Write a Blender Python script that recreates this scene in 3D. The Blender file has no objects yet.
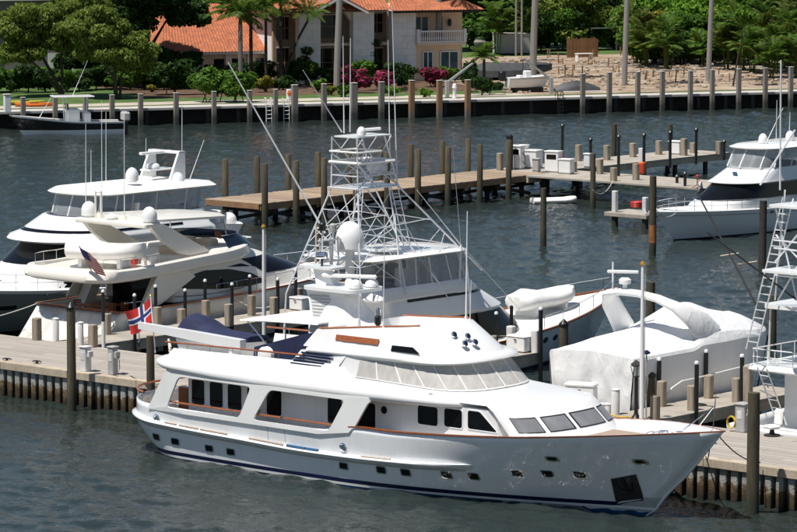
import bpy, bmesh, math, random
from mathutils import Vector, Matrix, noise
random.seed(7)
R = math.radians
SC = bpy.context.scene
COL = SC.collection
# ------------------------------------------------------------------ camera
CAM_H = 22.075; PITCH = R(6.6006); FPX = 3500.0; PXW, PXH = 797.0, 532.0
cam_d = bpy.data.cameras.new('camera'); cam = bpy.data.objects.new('camera', cam_d); COL.objects.link(cam)
cam.location = (0, 0, CAM_H); cam.rotation_euler = (R(90) - PITCH, 0, 0)
cam_d.sensor_width = 36.0; cam_d.lens = FPX / PXW * 36.0; cam_d.clip_start = 1.0; cam_d.clip_end = 4000
SC.camera = cam
# ------------------------------------------------------------------ light
SUN_EL = R(67); SUN_D = Vector((-0.80, -0.60, 0)).normalized()
sun_dir = Vector((SUN_D.x * math.cos(SUN_EL), SUN_D.y * math.cos(SUN_EL), math.sin(SUN_EL)))
sd = bpy.data.lights.new('sun', 'SUN'); sd.energy = 5.0; sd.angle = R(0.53); sd.color = (1.0, 0.955, 0.89)
so = bpy.data.objects.new('sun', sd); COL.objects.link(so); so.location = (-60, 60, 80)
so.rotation_euler = (-sun_dir).to_track_quat('-Z', 'Y').to_euler()
W = bpy.data.worlds.new('World'); SC.world = W; W.use_nodes = True
nt = W.node_tree; bg = nt.nodes['Background']
sky = nt.nodes.new('ShaderNodeTexSky'); sky.sky_type = 'NISHITA'; sky.sun_disc = False
sky.sun_elevation = SUN_EL; sky.sun_rotation = math.atan2(SUN_D.x, SUN_D.y)
sky.air_density = 1.0; sky.dust_density = 0.5; sky.ozone_density = 1.6
nt.links.new(sky.outputs[0], bg.inputs[0]); bg.inputs[1].default_value = 0.060
VS = SC.view_settings; VS.view_transform = 'Standard'; VS.look = 'None'; VS.exposure = 0.22; VS.gamma = 1.0
VS.use_curve_mapping = False
# ------------------------------------------------------------------ picture -> place helpers
_cp, _sp = math.cos(PITCH), math.sin(PITCH)
def ray(x, y):
    dx = (x - PXW / 2) / FPX; dy = -(y - PXH / 2) / FPX
    return Vector((dx, _cp + dy * _sp, -_sp + dy * _cp))
def at(x, y, z=0.0):
    d = ray(x, y); t = (z - CAM_H) / d.z
    return Vector((d.x * t, d.y * t, z))
def onplane(x, y, P, n):
    d = ray(x, y); o = Vector((0, 0, CAM_H)); return o + d * ((P - o).dot(n) / d.dot(n))
def top_z(P, ytop):
    """height at which the vertical through P meets picture row ytop"""
    dy = -(ytop - PXH / 2) / FPX
    sl = (-_sp + dy * _cp) / (_cp + dy * _sp)
    return CAM_H + sl * P.y
QA = R(-41); QU = Vector((math.cos(QA), math.sin(QA), 0)); QW = Vector((-math.sin(QA), math.cos(QA), 0))
Q0 = at(0, 362, 1.4); Q0.z = 0
def Q(s, t, z=0.0):
    p = Q0 + QU * s + QW * t; return Vector((p.x, p.y, z))
FA = R(20.7); FE = Vector((math.cos(FA), math.sin(FA), 0)); FN = Vector((-math.sin(FA), math.cos(FA), 0))
F0 = at(0, 111, 1.4); F0.z = 0
def FQ(q, r, z=0.0):
    p = F0 + FE * q + FN * r; return Vector((p.x, p.y, z))
def fpx(px, py, r):
    """picture point on the upright plane r metres behind the far seawall -> (q, z)"""
    P = onplane(px, py, F0 + FN * r, FN); return (P - F0).dot(FE), P.z
# ------------------------------------------------------------------ materials
MATS = {}
def mat(name, col, rough=0.5, var=0.12, scale=2.0, bump=0.0, bscale=20.0, metal=0.0, spec=0.5, col2=None, rnd=0.0, coat=0.0, stretch=None, trans=0.0, alpha=1.0, streak=0.0, detail=5.0):
    m = bpy.data.materials.new(name); m.use_nodes = True; MATS[name] = m
    n = m.node_tree.nodes; l = m.node_tree.links; b = n['Principled BSDF']
    b.inputs['Roughness'].default_value = rough; b.inputs['Metallic'].default_value = metal
    b.inputs['Specular IOR Level'].default_value = spec; b.inputs['Coat Weight'].default_value = coat
    tc = n.new('ShaderNodeTexCoord'); src = tc.outputs['Object']
    if stretch:
        mp = n.new('ShaderNodeMapping'); mp.inputs['Scale'].default_value = stretch; l.new(src, mp.inputs[0]); src = mp.outputs[0]
    nz = n.new('ShaderNodeTexNoise'); nz.inputs['Scale'].default_value = scale; nz.inputs['Detail'].default_value = detail
    l.new(src, nz.inputs['Vector'])
    cr = n.new('ShaderNodeValToRGB'); cr.color_ramp.elements[0].position = 0.32; cr.color_ramp.elements[1].position = 0.68
    c2 = col2 if col2 else tuple(min(1, c * (1 + var)) for c in col)
    c1 = col if col2 else tuple(c * (1 - var) for c in col)
    cr.color_ramp.elements[0].color = (*c1, 1); cr.color_ramp.elements[1].color = (*c2, 1)
    l.new(nz.outputs[0], cr.inputs[0]); out = cr.outputs[0]
    if rnd:
        oi = n.new('ShaderNodeObjectInfo'); mr = n.new('ShaderNodeMapRange')
        mr.inputs[3].default_value = 1 - rnd; mr.inputs[4].default_value = 1 + rnd
        l.new(oi.outputs['Random'], mr.inputs[0])
        mx = n.new('ShaderNodeVectorMath'); mx.operation = 'SCALE'; l.new(out, mx.inputs[0]); l.new(mr.outputs[0], mx.inputs['Scale']); out = mx.outputs[0]
    if streak:
        mp2 = n.new('ShaderNodeMapping'); mp2.inputs['Scale'].default_value = (9, 9, 0.6); l.new(tc.outputs['Object'], mp2.inputs[0])
        n2 = n.new('ShaderNodeTexNoise'); n2.inputs['Scale'].default_value = 1.0; n2.inputs['Detail'].default_value = 4; l.new(mp2.outputs[0], n2.inputs[0])
        m2 = n.new('ShaderNodeMapRange'); m2.inputs[1].default_value = .45; m2.inputs[2].default_value = .8; m2.inputs[3].default_value = 1; m2.inputs[4].default_value = 1 - streak
        l.new(n2.outputs[0], m2.inputs[0])
        mx = n.new('ShaderNodeVectorMath'); mx.operation = 'SCALE'; l.new(out, mx.inputs[0]); l.new(m2.outputs[0], mx.inputs['Scale']); out = mx.outputs[0]
    l.new(out, b.inputs['Base Color'])
    if bump:
        n3 = n.new('ShaderNodeTexNoise'); n3.inputs['Scale'].default_value = bscale; n3.inputs['Detail'].default_value = 4; l.new(src, n3.inputs[0])
        bp = n.new('ShaderNodeBump'); bp.inputs['Strength'].default_value = bump; bp.inputs['Distance'].default_value = 0.03
        l.new(n3.outputs[0], bp.inputs['Height']); l.new(bp.outputs[0], b.inputs['Normal'])
    if trans: b.inputs['Transmission Weight'].default_value = trans
    if alpha < 1: b.inputs['Alpha'].default_value = alpha
    return m
mat('gelcoat', (.80, .80, .79), .22, .03, .6, coat=.3)
mat('gelcoat_cream', (.78, .75, .68), .25, .03, .6, coat=.2)
mat('deck_white', (.74, .74, .72), .55, .05, 3)
mat('hull_white', (.79, .80, .81), .13, .03, .35, coat=1.0, streak=.07)
mat('navy_paint', (.007, .012, .050), .25, .1, 2)
mat('bottom_blue', (.012, .085, .20), .5, .3, 3)
mat('black_glass', (.005, .006, .007), .08, .2, 2, spec=.28)
mat('blue_glass', (.012, .022, .045), .05, .2, 2)
mat('clear_vinyl', (.35, .38, .40), .12, .1, 1, alpha=.5)
mat('teak', (.30, .088, .026), .35, .3, 6, coat=.3, stretch=(1, 6, 6))
mat('teak_deck', (.34, .26, .20), .75, .15, 4, stretch=(1, 8, 1))
mat('navy_canvas', (.012, .018, .060), .8, .25, 2.5, bump=.3, bscale=6)
mat('white_canvas', (.78, .77, .74), .75, .06, 1.5, bump=.25, bscale=4)
mat('shrink_wrap', (.82, .82, .81), .42, .04, 1.0, bump=.35, bscale=5)
mat('mesh_cover', (.46, .445, .42), .85, .10, 5, stretch=(1, 1, .3))
mat('beige_canvas', (.62, .52, .41), .8, .1, 2)
mat('chrome', (.75, .76, .78), .12, .05, 5, metal=1)
mat('aluminium', (.80, .81, .83), .34, .06, 4, metal=.35)
mat('white_paint', (.78, .78, .77), .35, .04, 2)
mat('grey_plastic', (.38, .38, .37), .5, .1, 4)
mat('black_plastic', (.012, .012, .013), .4, .2, 4)
mat('dark_rubber', (.02, .02, .021), .7, .2, 4)
mat('red_plastic', (.55, .03, .02), .45, .1, 4)
mat('orange_plastic', (.62, .14, .02), .5, .1, 4)
mat('yellow_rope', (.55, .38, .03), .7, .2, 8)
mat('gold', (.75, .42, .08), .3, .1, 4, metal=.8)
mat('rope_white', (.62, .60, .55), .8, .15, 10)
mat('concrete', (.35, .315, .265), .85, .16, .8, bump=.3, bscale=14, streak=.18)
mat('concrete_board', (.35, .315, .275), .88, .18, .9, bump=.4, bscale=12, rnd=.10, stretch=(1, 3, 1))
mat('fascia_beam', (.44, .37, .28), .85, .18, 1.5, bump=.4, bscale=8, rnd=.06, streak=.22)
mat('post_wood', (.30, .25, .19), .85, .22, 2.5, bump=.5, bscale=18, rnd=.14, stretch=(5, 5, .6))
mat('post_pvc', (.66, .65, .63), .5, .06, 2, streak=.12)
mat('pier_plank', (.33, .245, .17), .85, .28, 2.5, bump=.4, bscale=10, rnd=.2, stretch=(1, 4, 1))
mat('pier_beam', (.30, .17, .09), .8, .2, 2, bump=.4, rnd=.1)
mat('dark_timber_and_shade', (.035, .030, .024), .8, .3, 3, bump=.4)  # timber; also colours the quay backing and seawall face as shade
mat('iron_black', (.010, .010, .011), .4, .2, 5)
mat('rust', (.28, .11, .03), .8, .3, 4)
mat('grey_glass', (.21, .215, .225), .12, .25, 1.2, stretch=(1, 1, .4))  # pale grey pane colour with slow random tone
def crease_wrap():
    # shrink film: fine taut creases radiating over the surface
    m = MATS['shrink_wrap']; n = m.node_tree.nodes; l = m.node_tree.links; b = n['Principled BSDF']
    tc = n.new('ShaderNodeTexCoord'); nz = n.new('ShaderNodeTexNoise'); nz.inputs['Scale'].default_value = 1.1; nz.inputs['Detail'].default_value = 3; l.new(tc.outputs['Object'], nz.inputs[0])
    mx = n.new('ShaderNodeVectorMath'); mx.operation = 'MULTIPLY_ADD'; mx.inputs[1].default_value = (.8, .8, .8); l.new(nz.outputs['Color'], mx.inputs[0]); l.new(tc.outputs['Object'], mx.inputs[2])
    mp = n.new('ShaderNodeMapping'); mp.inputs['Scale'].default_value = (1.3, 2.2, .8); mp.inputs['Rotation'].default_value = (.3, .2, .5); l.new(mx.outputs[0], mp.inputs[0])
    v = n.new('ShaderNodeTexVoronoi'); v.feature = 'DISTANCE_TO_EDGE'; v.inputs['Scale'].default_value = 1.0; l.new(mp.outputs[0], v.inputs[0])
    mr = n.new('ShaderNodeMapRange'); mr.inputs[1].default_value = 0; mr.inputs[2].default_value = .16; mr.inputs[3].default_value = 1; mr.inputs[4].default_value = 0; l.new(v.outputs['Distance'], mr.inputs[0])
    bp = n.new('ShaderNodeBump'); bp.inputs['Strength'].default_value = .22; bp.inputs['Distance'].default_value = .03; l.new(mr.outputs[0], bp.inputs['Height']); l.new(bp.outputs[0], b.inputs['Normal'])
crease_wrap()
def piling_mat():
    m = mat('piling_wood', (.085, .070, .042), .85, .3, 2.2, bump=.6, bscale=14, rnd=.16, stretch=(6, 6, .5), col2=None)
    n = m.node_tree.nodes; l = m.node_tree.links; b = n['Principled BSDF']
    prev = b.inputs['Base Color'].links[0].from_socket
    g = n.new('ShaderNodeNewGeometry'); sx = n.new('ShaderNodeSeparateXYZ'); l.new(g.outputs['Position'], sx.inputs[0])
    nz = n.new('ShaderNodeTexNoise'); nz.inputs['Scale'].default_value = 4
    ad = n.new('ShaderNodeMath'); ad.operation = 'MULTIPLY_ADD'; ad.inputs[1].default_value = .8; l.new(nz.outputs[0], ad.inputs[0]); l.new(sx.outputs[2], ad.inputs[2])
    mr = n.new('ShaderNodeMapRange'); mr.inputs[1].default_value = .75; mr.inputs[2].default_value = 1.5; l.new(ad.outputs[0], mr.inputs[0])
    mx = n.new('ShaderNodeMix'); mx.data_type = 'RGBA'; mx.inputs[6].default_value = (.030, .034, .020, 1)
    l.new(mr.outputs[0], mx.inputs[0]); l.new(prev, mx.inputs[7]); l.new(mx.outputs[2], b.inputs['Base Color'])
piling_mat()
def wallpost_mat():
    # concrete sheet piles: pale above, rusty oyster growth in the tidal band, dark weed below
    m = mat('sheet_pile', (.33, .325, .30), .9, .22, 3, bump=.6, bscale=16, rnd=.1)
    n = m.node_tree.nodes; l = m.node_tree.links; b = n['Principled BSDF']
    prev = b.inputs['Base Color'].links[0].from_socket
    g = n.new('ShaderNodeNewGeometry'); sx = n.new('ShaderNodeSeparateXYZ'); l.new(g.outputs['Position'], sx.inputs[0])
    nz = n.new('ShaderNodeTexNoise'); nz.inputs['Scale'].default_value = 5; nz.inputs['Detail'].default_value = 6; l.new(g.outputs['Position'], nz.inputs[0])
    ad = n.new('ShaderNodeMath'); ad.operation = 'MULTIPLY_ADD'; ad.inputs[1].default_value = .9; l.new(nz.outputs[0], ad.inputs[0]); l.new(sx.outputs[2], ad.inputs[2])
    cr = n.new('ShaderNodeValToRGB'); e = cr.color_ramp.elements
    mr = n.new('ShaderNodeMapRange'); mr.inputs[1].default_value = .40; mr.inputs[2].default_value = 1.60; l.new(ad.outputs[0], mr.inputs[0])
    e[0].position = 0; e[0].color = (.012, .011, .007, 1); e[1].position = .30; e[1].color = (.055, .036, .015, 1)
    x = e.new(.5); x.color = (.13, .085, .04, 1); x = e.new(.62); x.color = (.32, .30, .27, 1)
    l.new(mr.outputs[0], cr.inputs[0])
    m2 = n.new('ShaderNodeMapRange'); m2.inputs[1].default_value = .55; m2.inputs[2].default_value = .68; l.new(mr.outputs[0], m2.inputs[0])
    mx = n.new('ShaderNodeMix'); mx.data_type = 'RGBA'; l.new(m2.outputs[0], mx.inputs[0]); l.new(cr.outputs[0], mx.inputs[6]); l.new(prev, mx.inputs[7])
    l.new(mx.outputs[2], b.inputs['Base Color'])
wallpost_mat()
def water_mat():
    m = bpy.data.materials.new('water'); m.use_nodes = True; MATS['water'] = m
    n = m.node_tree.nodes; l = m.node_tree.links; b = n['Principled BSDF']
    b.inputs['Base Color'].default_value = (.020, .029, .026, 1); b.inputs['Roughness'].default_value = .07; b.inputs['IOR'].default_value = 1.33
    g = n.new('ShaderNodeNewGeometry')
    def nz(sc, st, det, rot=0):
        mp = n.new('ShaderNodeMapping'); mp.inputs['Scale'].default_value = st; mp.inputs['Rotation'].default_value = (0, 0, rot); l.new(g.outputs['Position'], mp.inputs[0])
        t = n.new('ShaderNodeTexNoise'); t.inputs['Scale'].default_value = sc; t.inputs['Detail'].default_value = det; t.inputs['Roughness'].default_value = .6; t.inputs['Distortion'].default_value = .4
        l.new(mp.outputs[0], t.inputs[0]); return t.outputs[0]
    a = nz(.22, (1, 1.5, 1), 3, .35); c = nz(1.2, (1, 1.5, 1), 4, -.25); d = nz(3.8, (1, 1.3, 1), 3, .5)
    patch = nz(.05, (1, 2.4, 1), 3, .1)
    def madd(x, k, y=None):
        q = n.new('ShaderNodeMath'); q.operation = 'MULTIPLY_ADD'; l.new(x, q.inputs[0]); q.inputs[1].default_value = k
        if y: l.new(y, q.inputs[2])
        else: q.inputs[2].default_value = 0
        return q.outputs[0]
    h = madd(d, .05)
    bp = n.new('ShaderNodeBump'); bp.inputs['Distance'].default_value = 1.0; l.new(h, bp.inputs['Height'])
    mr = n.new('ShaderNodeMapRange'); mr.inputs[1].default_value = .3; mr.inputs[2].default_value = .7; mr.inputs[3].default_value = .65; mr.inputs[4].default_value = 1.0
    l.new(patch, mr.inputs[0]); l.new(mr.outputs[0], bp.inputs['Strength'])
    l.new(bp.outputs[0], b.inputs['Normal'])
water_mat()
# ------------------------------------------------------------------ mesh helpers
class MB:
    """collects shapes; build() links them as one mesh object"""
    def __init__(s): s.v = []; s.f = []
    def add(s, vs, fs, M=None):
        o = len(s.v)
        s.v += [tuple(M @ Vector(p)) for p in vs] if M else [tuple(p) for p in vs]
        s.f += [[i + o for i in f] for f in fs]; return s
    def box(s, x0, x1, y0, y1, z0, z1, M=None, b=0.0):
        if b <= 0:
            vs = [(x, y, z) for x in (x0, x1) for y in (y0, y1) for z in (z0, z1)]
            return s.add(vs, [(0, 1, 3, 2), (4, 6, 7, 5), (0, 4, 5, 1), (2, 3, 7, 6), (0, 2, 6, 4), (1, 5, 7, 3)], M)
        rings = []
        for z, d in ((z0, b), (z0 + b, 0), (z1 - b, 0), (z1, b)):
            rings.append([(x0 + b, y0 + d, z), (x1 - b, y0 + d, z), (x1 - d, y0 + b, z), (x1 - d, y1 - b, z), (x1 - b, y1 - d, z), (x0 + b, y1 - d, z), (x0 + d, y1 - b, z), (x0 + d, y0 + b, z)])
        return s.loft(rings, M=M)
    def loft(s, rings, closed=True, cap=True, M=None):
        n = len(rings[0]); vs = [p for r in rings for p in r]; fs = []
        for i in range(len(rings) - 1):
            for j in range(n if closed else n - 1):
                k = (j + 1) % n; fs.append((i * n + j, i * n + k, (i + 1) * n + k, (i + 1) * n + j))
        if cap and closed:
            fs.append(tuple(range(n))[::-1]); fs.append(tuple(range((len(rings) - 1) * n, len(rings) * n)))
        return s.add(vs, fs, M)
    def tube(s, pts, r, n=6, r1=None, cap=True, M=None):
        pts = [Vector(p) for p in pts]; rings = []
        m = len(pts)
        for i, p in enumerate(pts):
            d = (pts[min(i + 1, m - 1)] - pts[max(i - 1, 0)]).normalized()
            a = Vector((0, 0, 1)) if abs(d.z) < .9 else Vector((1, 0, 0))
            x = d.cross(a).normalized(); y = x.cross(d).normalized()
            rr = r if r1 is None else r + (r1 - r) * i / (m - 1)
            rings.append([p + (x * math.cos(2 * math.pi * k / n) + y * math.sin(2 * math.pi * k / n)) * rr for k in range(n)])
        return s.loft(rings, cap=cap, M=M)
    def lathe(s, prof, n=16, M=None):
        rings = [[(r * math.cos(2 * math.pi * k / n), r * math.sin(2 * math.pi * k / n), z) for k in range(n)] for r, z in prof]
        return s.loft(rings, M=M)
    def prism(s, poly, d0, d1, axis='y', M=None):
        """poly of 2-D points extruded along axis from d0 to d1"""
        def P(a, b, d): return {'y': (a, d, b), 'z': (a, b, d), 'x': (d, a, b)}[axis]
        n = len(poly); vs = [P(a, b, d0) for a, b in poly] + [P(a, b, d1) for a, b in poly]
        fs = [tuple(range(n)), tuple(range(2 * n - 1, n - 1, -1))] + [(i, i + n, (i + 1) % n + n, (i + 1) % n) for i in range(n)]
        return s.add(vs, fs, M)
    def grid(s, P, nu, nv, M=None):
        vs = [P(i / nu, j / nv) for j in range(nv + 1) for i in range(nu + 1)]
        fs = [(j * (nu + 1) + i, j * (nu + 1) + i + 1, (j + 1) * (nu + 1) + i + 1, (j + 1) * (nu + 1) + i) for j in range(nv) for i in range(nu)]
        return s.add(vs, fs, M)
    def build(s, name, m, parent=None, smooth=35, fix=True, solid=0.0):
        me = bpy.data.meshes.new(name); me.from_pydata(s.v, [], s.f)
        if fix:
            bm = bmesh.new(); bm.from_mesh(me); bmesh.ops.recalc_face_normals(bm, faces=bm.faces); bm.to_mesh(me); bm.free()
        me.materials.append(MATS[m])
        if smooth:
            me.shade_smooth(); me.set_sharp_from_angle(angle=R(smooth))
        o = bpy.data.objects.new(name, me); COL.objects.link(o); o.parent = parent
        if solid:
            md = o.modifiers.new('thick', 'SOLIDIFY'); md.thickness = solid; md.offset = -1
        return o
def tag(o, label=None, cat=None, group=None, kind=None):
    if label: o['label'] = label
    if cat: o['category'] = cat
    if group: o['group'] = group
    if kind: o['kind'] = kind
    return o
def thing(name, label, cat, loc=(0, 0, 0), rz=0.0, group=None):
    o = bpy.data.objects.new(name, None); COL.objects.link(o); o.location = loc; o.rotation_euler = (0, 0, rz)
    o.empty_display_size = .2
    return tag(o, label, cat, group)
def put(o, parent, loc=(0, 0, 0), rz=0.0, name=None):
    """another copy of a part (shares its mesh)"""
    c = o.copy(); COL.objects.link(c); c.parent = parent; c.location = loc; c.rotation_euler = (0, 0, rz); return c
def kids(o): return [c for c in bpy.data.objects if c.parent == o]
def dup(root, loc, rz=0.0, label=None, group=None, sc=None):
    def cp(o, par):
        c = o.copy(); COL.objects.link(c); c.parent = par
        for ch in kids(o): cp(ch, c)
        return c
    r = cp(root, None); r.location = loc; r.rotation_euler = (0, 0, rz)
    if sc: r.scale = sc if hasattr(sc, '__len__') else (sc,) * 3
    if label: r['label'] = label
    if group: r['group'] = group
    return r
def rrect(w, h, r, n=4):
    """rounded rectangle outline, centred"""
    pts = []
    for cx, cy, a0 in ((w / 2 - r, h / 2 - r, 0), (-w / 2 + r, h / 2 - r, 90), (-w / 2 + r, -h / 2 + r, 180), (w / 2 - r, -h / 2 + r, 270)):
        for k in range(n + 1):
            a = R(a0 + 90 * k / n); pts.append((cx + r * math.cos(a), cy + r * math.sin(a)))
    return pts
def rpoly(pts, r, n=4):
    """polygon with its corners rounded"""
    out = []; m = len(pts)
    for i in range(m):
        p = Vector(pts[i]); a = (Vector(pts[i - 1]) - p); b = (Vector(pts[(i + 1) % m]) - p)
        rr = min(r, a.length * .45, b.length * .45); A = p + a.normalized() * rr; B = p + b.normalized() * rr
        for k in range(n + 1):
            t = k / n; q = A * (1 - t) ** 2 + p * 2 * t * (1 - t) + B * t * t; out.append((q.x, q.y))
    return out
def interp(tab, x):
    if x <= tab[0][0]: return tab[0][1]
    for (a, b), (c, d) in zip(tab, tab[1:]):
        if x <= c:
            t = (x - a) / (c - a); t = t * t * (3 - 2 * t) if False else t
            return b + (d - b) * t
    return tab[-1][1]
def smooth_tab(tab):
    """Catmull-Rom through a table"""
    def f(x):
        n = len(tab)
        if x <= tab[0][0]: return tab[0][1]
        if x >= tab[-1][0]: return tab[-1][1]
        for i in range(n - 1):
            if x <= tab[i + 1][0]:
                x0, y0 = tab[i]; x1, y1 = tab[i + 1]; h = x1 - x0
                m0 = (y1 - tab[i - 1][1]) / (x1 - tab[i - 1][0]) if i > 0 else (y1 - y0) / h
                m1 = (tab[i + 2][1] - y0) / (tab[i + 2][0] - x0) if i + 2 < n else (y1 - y0) / h
                t = (x - x0) / h
                return (2 * t**3 - 3 * t**2 + 1) * y0 + (t**3 - 2 * t**2 + t) * h * m0 + (-2 * t**3 + 3 * t**2) * y1 + (t**3 - t**2) * h * m1
    return f
class Hull:
    """boat hull surface: X forward, Y port, Z up, waterline at z=0"""
    def __init__(s, stern, stem, B, sheer, keel=-.6, t0=.5, ns=2.4, nw=1.7, aft=.9, tr=0.0, rs=1.0, side0=.80, sidep=.6):
        s.stern, s.stem, s.B, s.sheer, s.keel = stern, stem, B, sheer, keel
        s.t0, s.ns, s.nw, s.aft, s.tr, s.rs, s.side0, s.sidep = t0, ns, nw, aft, tr, rs, side0, sidep
    def plan(s, t, v):
        k = 1.0
        if t < s.t0: k = s.aft + (1 - s.aft) * math.sin(math.pi / 2 * t / s.t0)
        if t > s.t0: k = 1 - ((t - s.t0) / (1 - s.t0)) ** (s.nw + (s.ns - s.nw) * max(v, 0) ** 1.25)
        if s.tr and t < s.tr:
            q = t / s.tr; k *= s.rs + (1 - s.rs) * math.sqrt(max(0, 1 - (1 - q) ** 2))
        return max(k, 0)
    def side(s, v): return s.side0 + (1 - s.side0) * max(v, 0) ** s.sidep
    def P(s, t, v, sg=-1, off=0.0):
        xs = s.stern(1) + (s.stem(1) - s.stern(1)) * t
        x = s.stern(v) + (s.stem(v) - s.stern(v)) * t
        z = s.keel + (s.sheer(xs) - s.keel) * v
        return Vector((x, sg * (s.B / 2 * s.side(v) * s.plan(t, v) + off), z))
    def tv(s, x, z):
        v = .5
        for _ in range(12):
            t = (x - s.stern(v)) / (s.stem(v) - s.stern(v)); t = min(max(t, 0), 1)
            xs = s.stern(1) + (s.stem(1) - s.stern(1)) * t
            v = (z - s.keel) / (s.sheer(xs) - s.keel)
        return t, v
    def at(s, x, z, sg=-1, off=0.0):
        t, v = s.tv(x, z); p = s.P(t, v, sg, off); return Vector((x, p.y, z))
    def ts(s, n, dense=True):
        out = []
        for i in range(n + 1):
            q = i / n
            if dense and s.tr: q = q ** 1.7
            q = q + .06 * math.sin(2 * math.pi * q) * -0
            out.append(q)
        return out
    def shell(s, nx=44, nz=10, vtop=1.0, mb=None):
        mb = mb or MB(); T = s.ts(nx)
        for sg in (-1, 1):
            mb.add([s.P(t, vtop * j / nz, sg) for j in range(nz + 1) for t in T],
                   [(j * (nx + 1) + i, j * (nx + 1) + i + 1, (j + 1) * (nx + 1) + i + 1, (j + 1) * (nx + 1) + i)[::sg] for j in range(nz) for i in range(nx)])
        if s.rs > .02 or not s.tr:   # transom
            L = [s.P(0, vtop * j / nz, -1) for j in range(nz + 1)]; Rr = [s.P(0, vtop * j / nz, 1) for j in range(nz + 1)]
            mb.add(L + Rr, [(j, j + 1, nz + 1 + j + 1, nz + 1 + j) for j in range(nz)])
        return mb
    def deck(s, v=1.0, dz=0.0, ins=.0, nx=44, t0=0.0, t1=1.0, camber=.0, mb=None):
        mb = mb or MB(); vs = []; fs = []; ny = 4
        for i in range(nx + 1):
            q = t0 + (t1 - t0) * i / nx
            if s.tr and t0 == 0: q = t1 * (i / nx) ** 1.7
            p = s.P(q, v, 1); hb = max(p.y - ins, 0)
            for j in range(ny + 1):
                y = -1 + 2 * j / ny; vs.append((p.x, hb * y, p.z + dz + camber * (1 - y * y)))
        for i in range(nx):
            for j in range(ny): fs.append((i * (ny + 1) + j, (i + 1) * (ny + 1) + j, (i + 1) * (ny + 1) + j + 1, i * (ny + 1) + j + 1))
        return mb.add(vs, fs)
    def band(s, zf0, zf1, off=.012, nx=44, t0=0.0, t1=1.0, mb=None, sgs=(-1, 1), nz=2):
        """strip on the hull between two heights (numbers or functions of x)"""
        mb = mb or MB()
        for sg in sgs:
            vs = []
            for j in range(nz + 1):
                for i in range(nx + 1):
                    q = i / nx
                    if s.tr: q = q ** 1.7
                    t = t0 + (t1 - t0) * q
                    xs = s.stern(1) + (s.stem(1) - s.stern(1)) * t
                    a = zf0(xs) if callable(zf0) else zf0; b = zf1(xs) if callable(zf1) else zf1
                    z = a + (b - a) * j / nz
                    v = (z - s.keel) / (s.sheer(xs) - s.keel); p = s.P(t, v, sg, off); vs.append(p)
            mb.add(vs, [(j * (nx + 1) + i, j * (nx + 1) + i + 1, (j + 1) * (nx + 1) + i + 1, (j + 1) * (nx + 1) + i) for j in range(nz) for i in range(nx)])
        return mb
    def line(s, zf, t0, t1, n=40, sg=-1, off=0.0):
        out = []
        for i in range(n + 1):
            t = t0 + (t1 - t0) * i / n
            xs = s.stern(1) + (s.stem(1) - s.stern(1)) * t; z = zf(xs) if callable(zf) else zf
            v = (z - s.keel) / (s.sheer(xs) - s.keel); out.append(s.P(t, v, sg, off))
        return out
    def patch(s, poly, sg=-1, off=.012, depth=.03, mb=None):
        """outline given in (x, z), laid on the hull side"""
        mb = mb or MB(); n = len(poly)
        A = [s.at(x, z, sg, off) for x, z in poly]; Bk = [s.at(x, z, sg, off - depth) for x, z in poly]
        return mb.add(A + Bk, [tuple(range(n))] + [(i, (i + 1) % n, n + (i + 1) % n, n + i) for i in range(n)])
def shift(poly, dx, dz): return [(a + dx, b + dz) for a, b in poly]
def ringp(xa, xf, hw, z, rf=1.0, ra=.5, n=8, hwf=None, warp=None, pf=2.0):
    """plan outline of a deckhouse: aft starboard corner round to the front and back along port"""
    hwf = hw if hwf is None else hwf; pts = []
    for k in range(n + 1):            # aft starboard corner
        a = R(90 * k / n); pts.append((xa + ra - ra * math.cos(a), -(hw - ra + ra * math.sin(a))))
    for k in range(1, 6):             # side
        q = k / 6; pts.append((xa + ra + (xf - rf - xa - ra) * q, -(hw + (hwf - hw) * q)))
    for k in range(2 * n + 1):        # front: super-ellipse across
        a = math.pi / 2 * (1 - k / n)
        s_, c_ = math.sin(a), math.cos(a)
        pts.append((xf - rf + rf * abs(c_) ** (2 / pf), -hwf * math.copysign(abs(s_) ** (2 / pf), s_)))
    for k in range(5, 0, -1):
        q = k / 6; pts.append((xa + ra + (xf - rf - xa - ra) * q, (hw + (hwf - hw) * q)))
    for k in range(n, -1, -1):
        a = R(90 * k / n); pts.append((xa + ra - ra * math.cos(a), (hw - ra + ra * math.sin(a))))
    return [Vector((x, y, (z if warp is None else warp(x, y, z)))) for x, y in pts]
def rings_at(rings, a, k):
    """point on a loft: a = index along the ring (float), k = ring index (float)"""
    def on(r):
        n = len(r); i = int(math.floor(a)); f = a - i; return r[i % n].lerp(r[(i + 1) % n], f)
    i = min(int(k), len(rings) - 2); return on(rings[i]).lerp(on(rings[i + 1]), k - i)
def ring_panel(rings, a0, a1, k0, k1, off=.015, nu=6, nv=2, mb=None, skew=0.0, inset=0.0):
    """a pane lying on a loft, off metres proud of it"""
    mb = mb or MB()
    def P(u, v):
        a = a0 + (a1 - a0) * u + skew * v; k = k0 + (k1 - k0) * v
        p = rings_at(rings, a, k); e = 1e-2
        du = rings_at(rings, a + e, k) - rings_at(rings, a - e, k); dv = rings_at(rings, a, min(k + e, len(rings) - 1)) - rings_at(rings, a, max(k - e, 0))
        nn = du.cross(dv)
        if nn.length > 0: nn.normalize()
        c = Vector((sum(q.x for q in rings[0]) / len(rings[0]), 0, p.z))
        if nn.dot(p - c) < 0: nn = -nn
        return p + nn * off
    return mb.grid(P, nu, nv)
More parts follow.
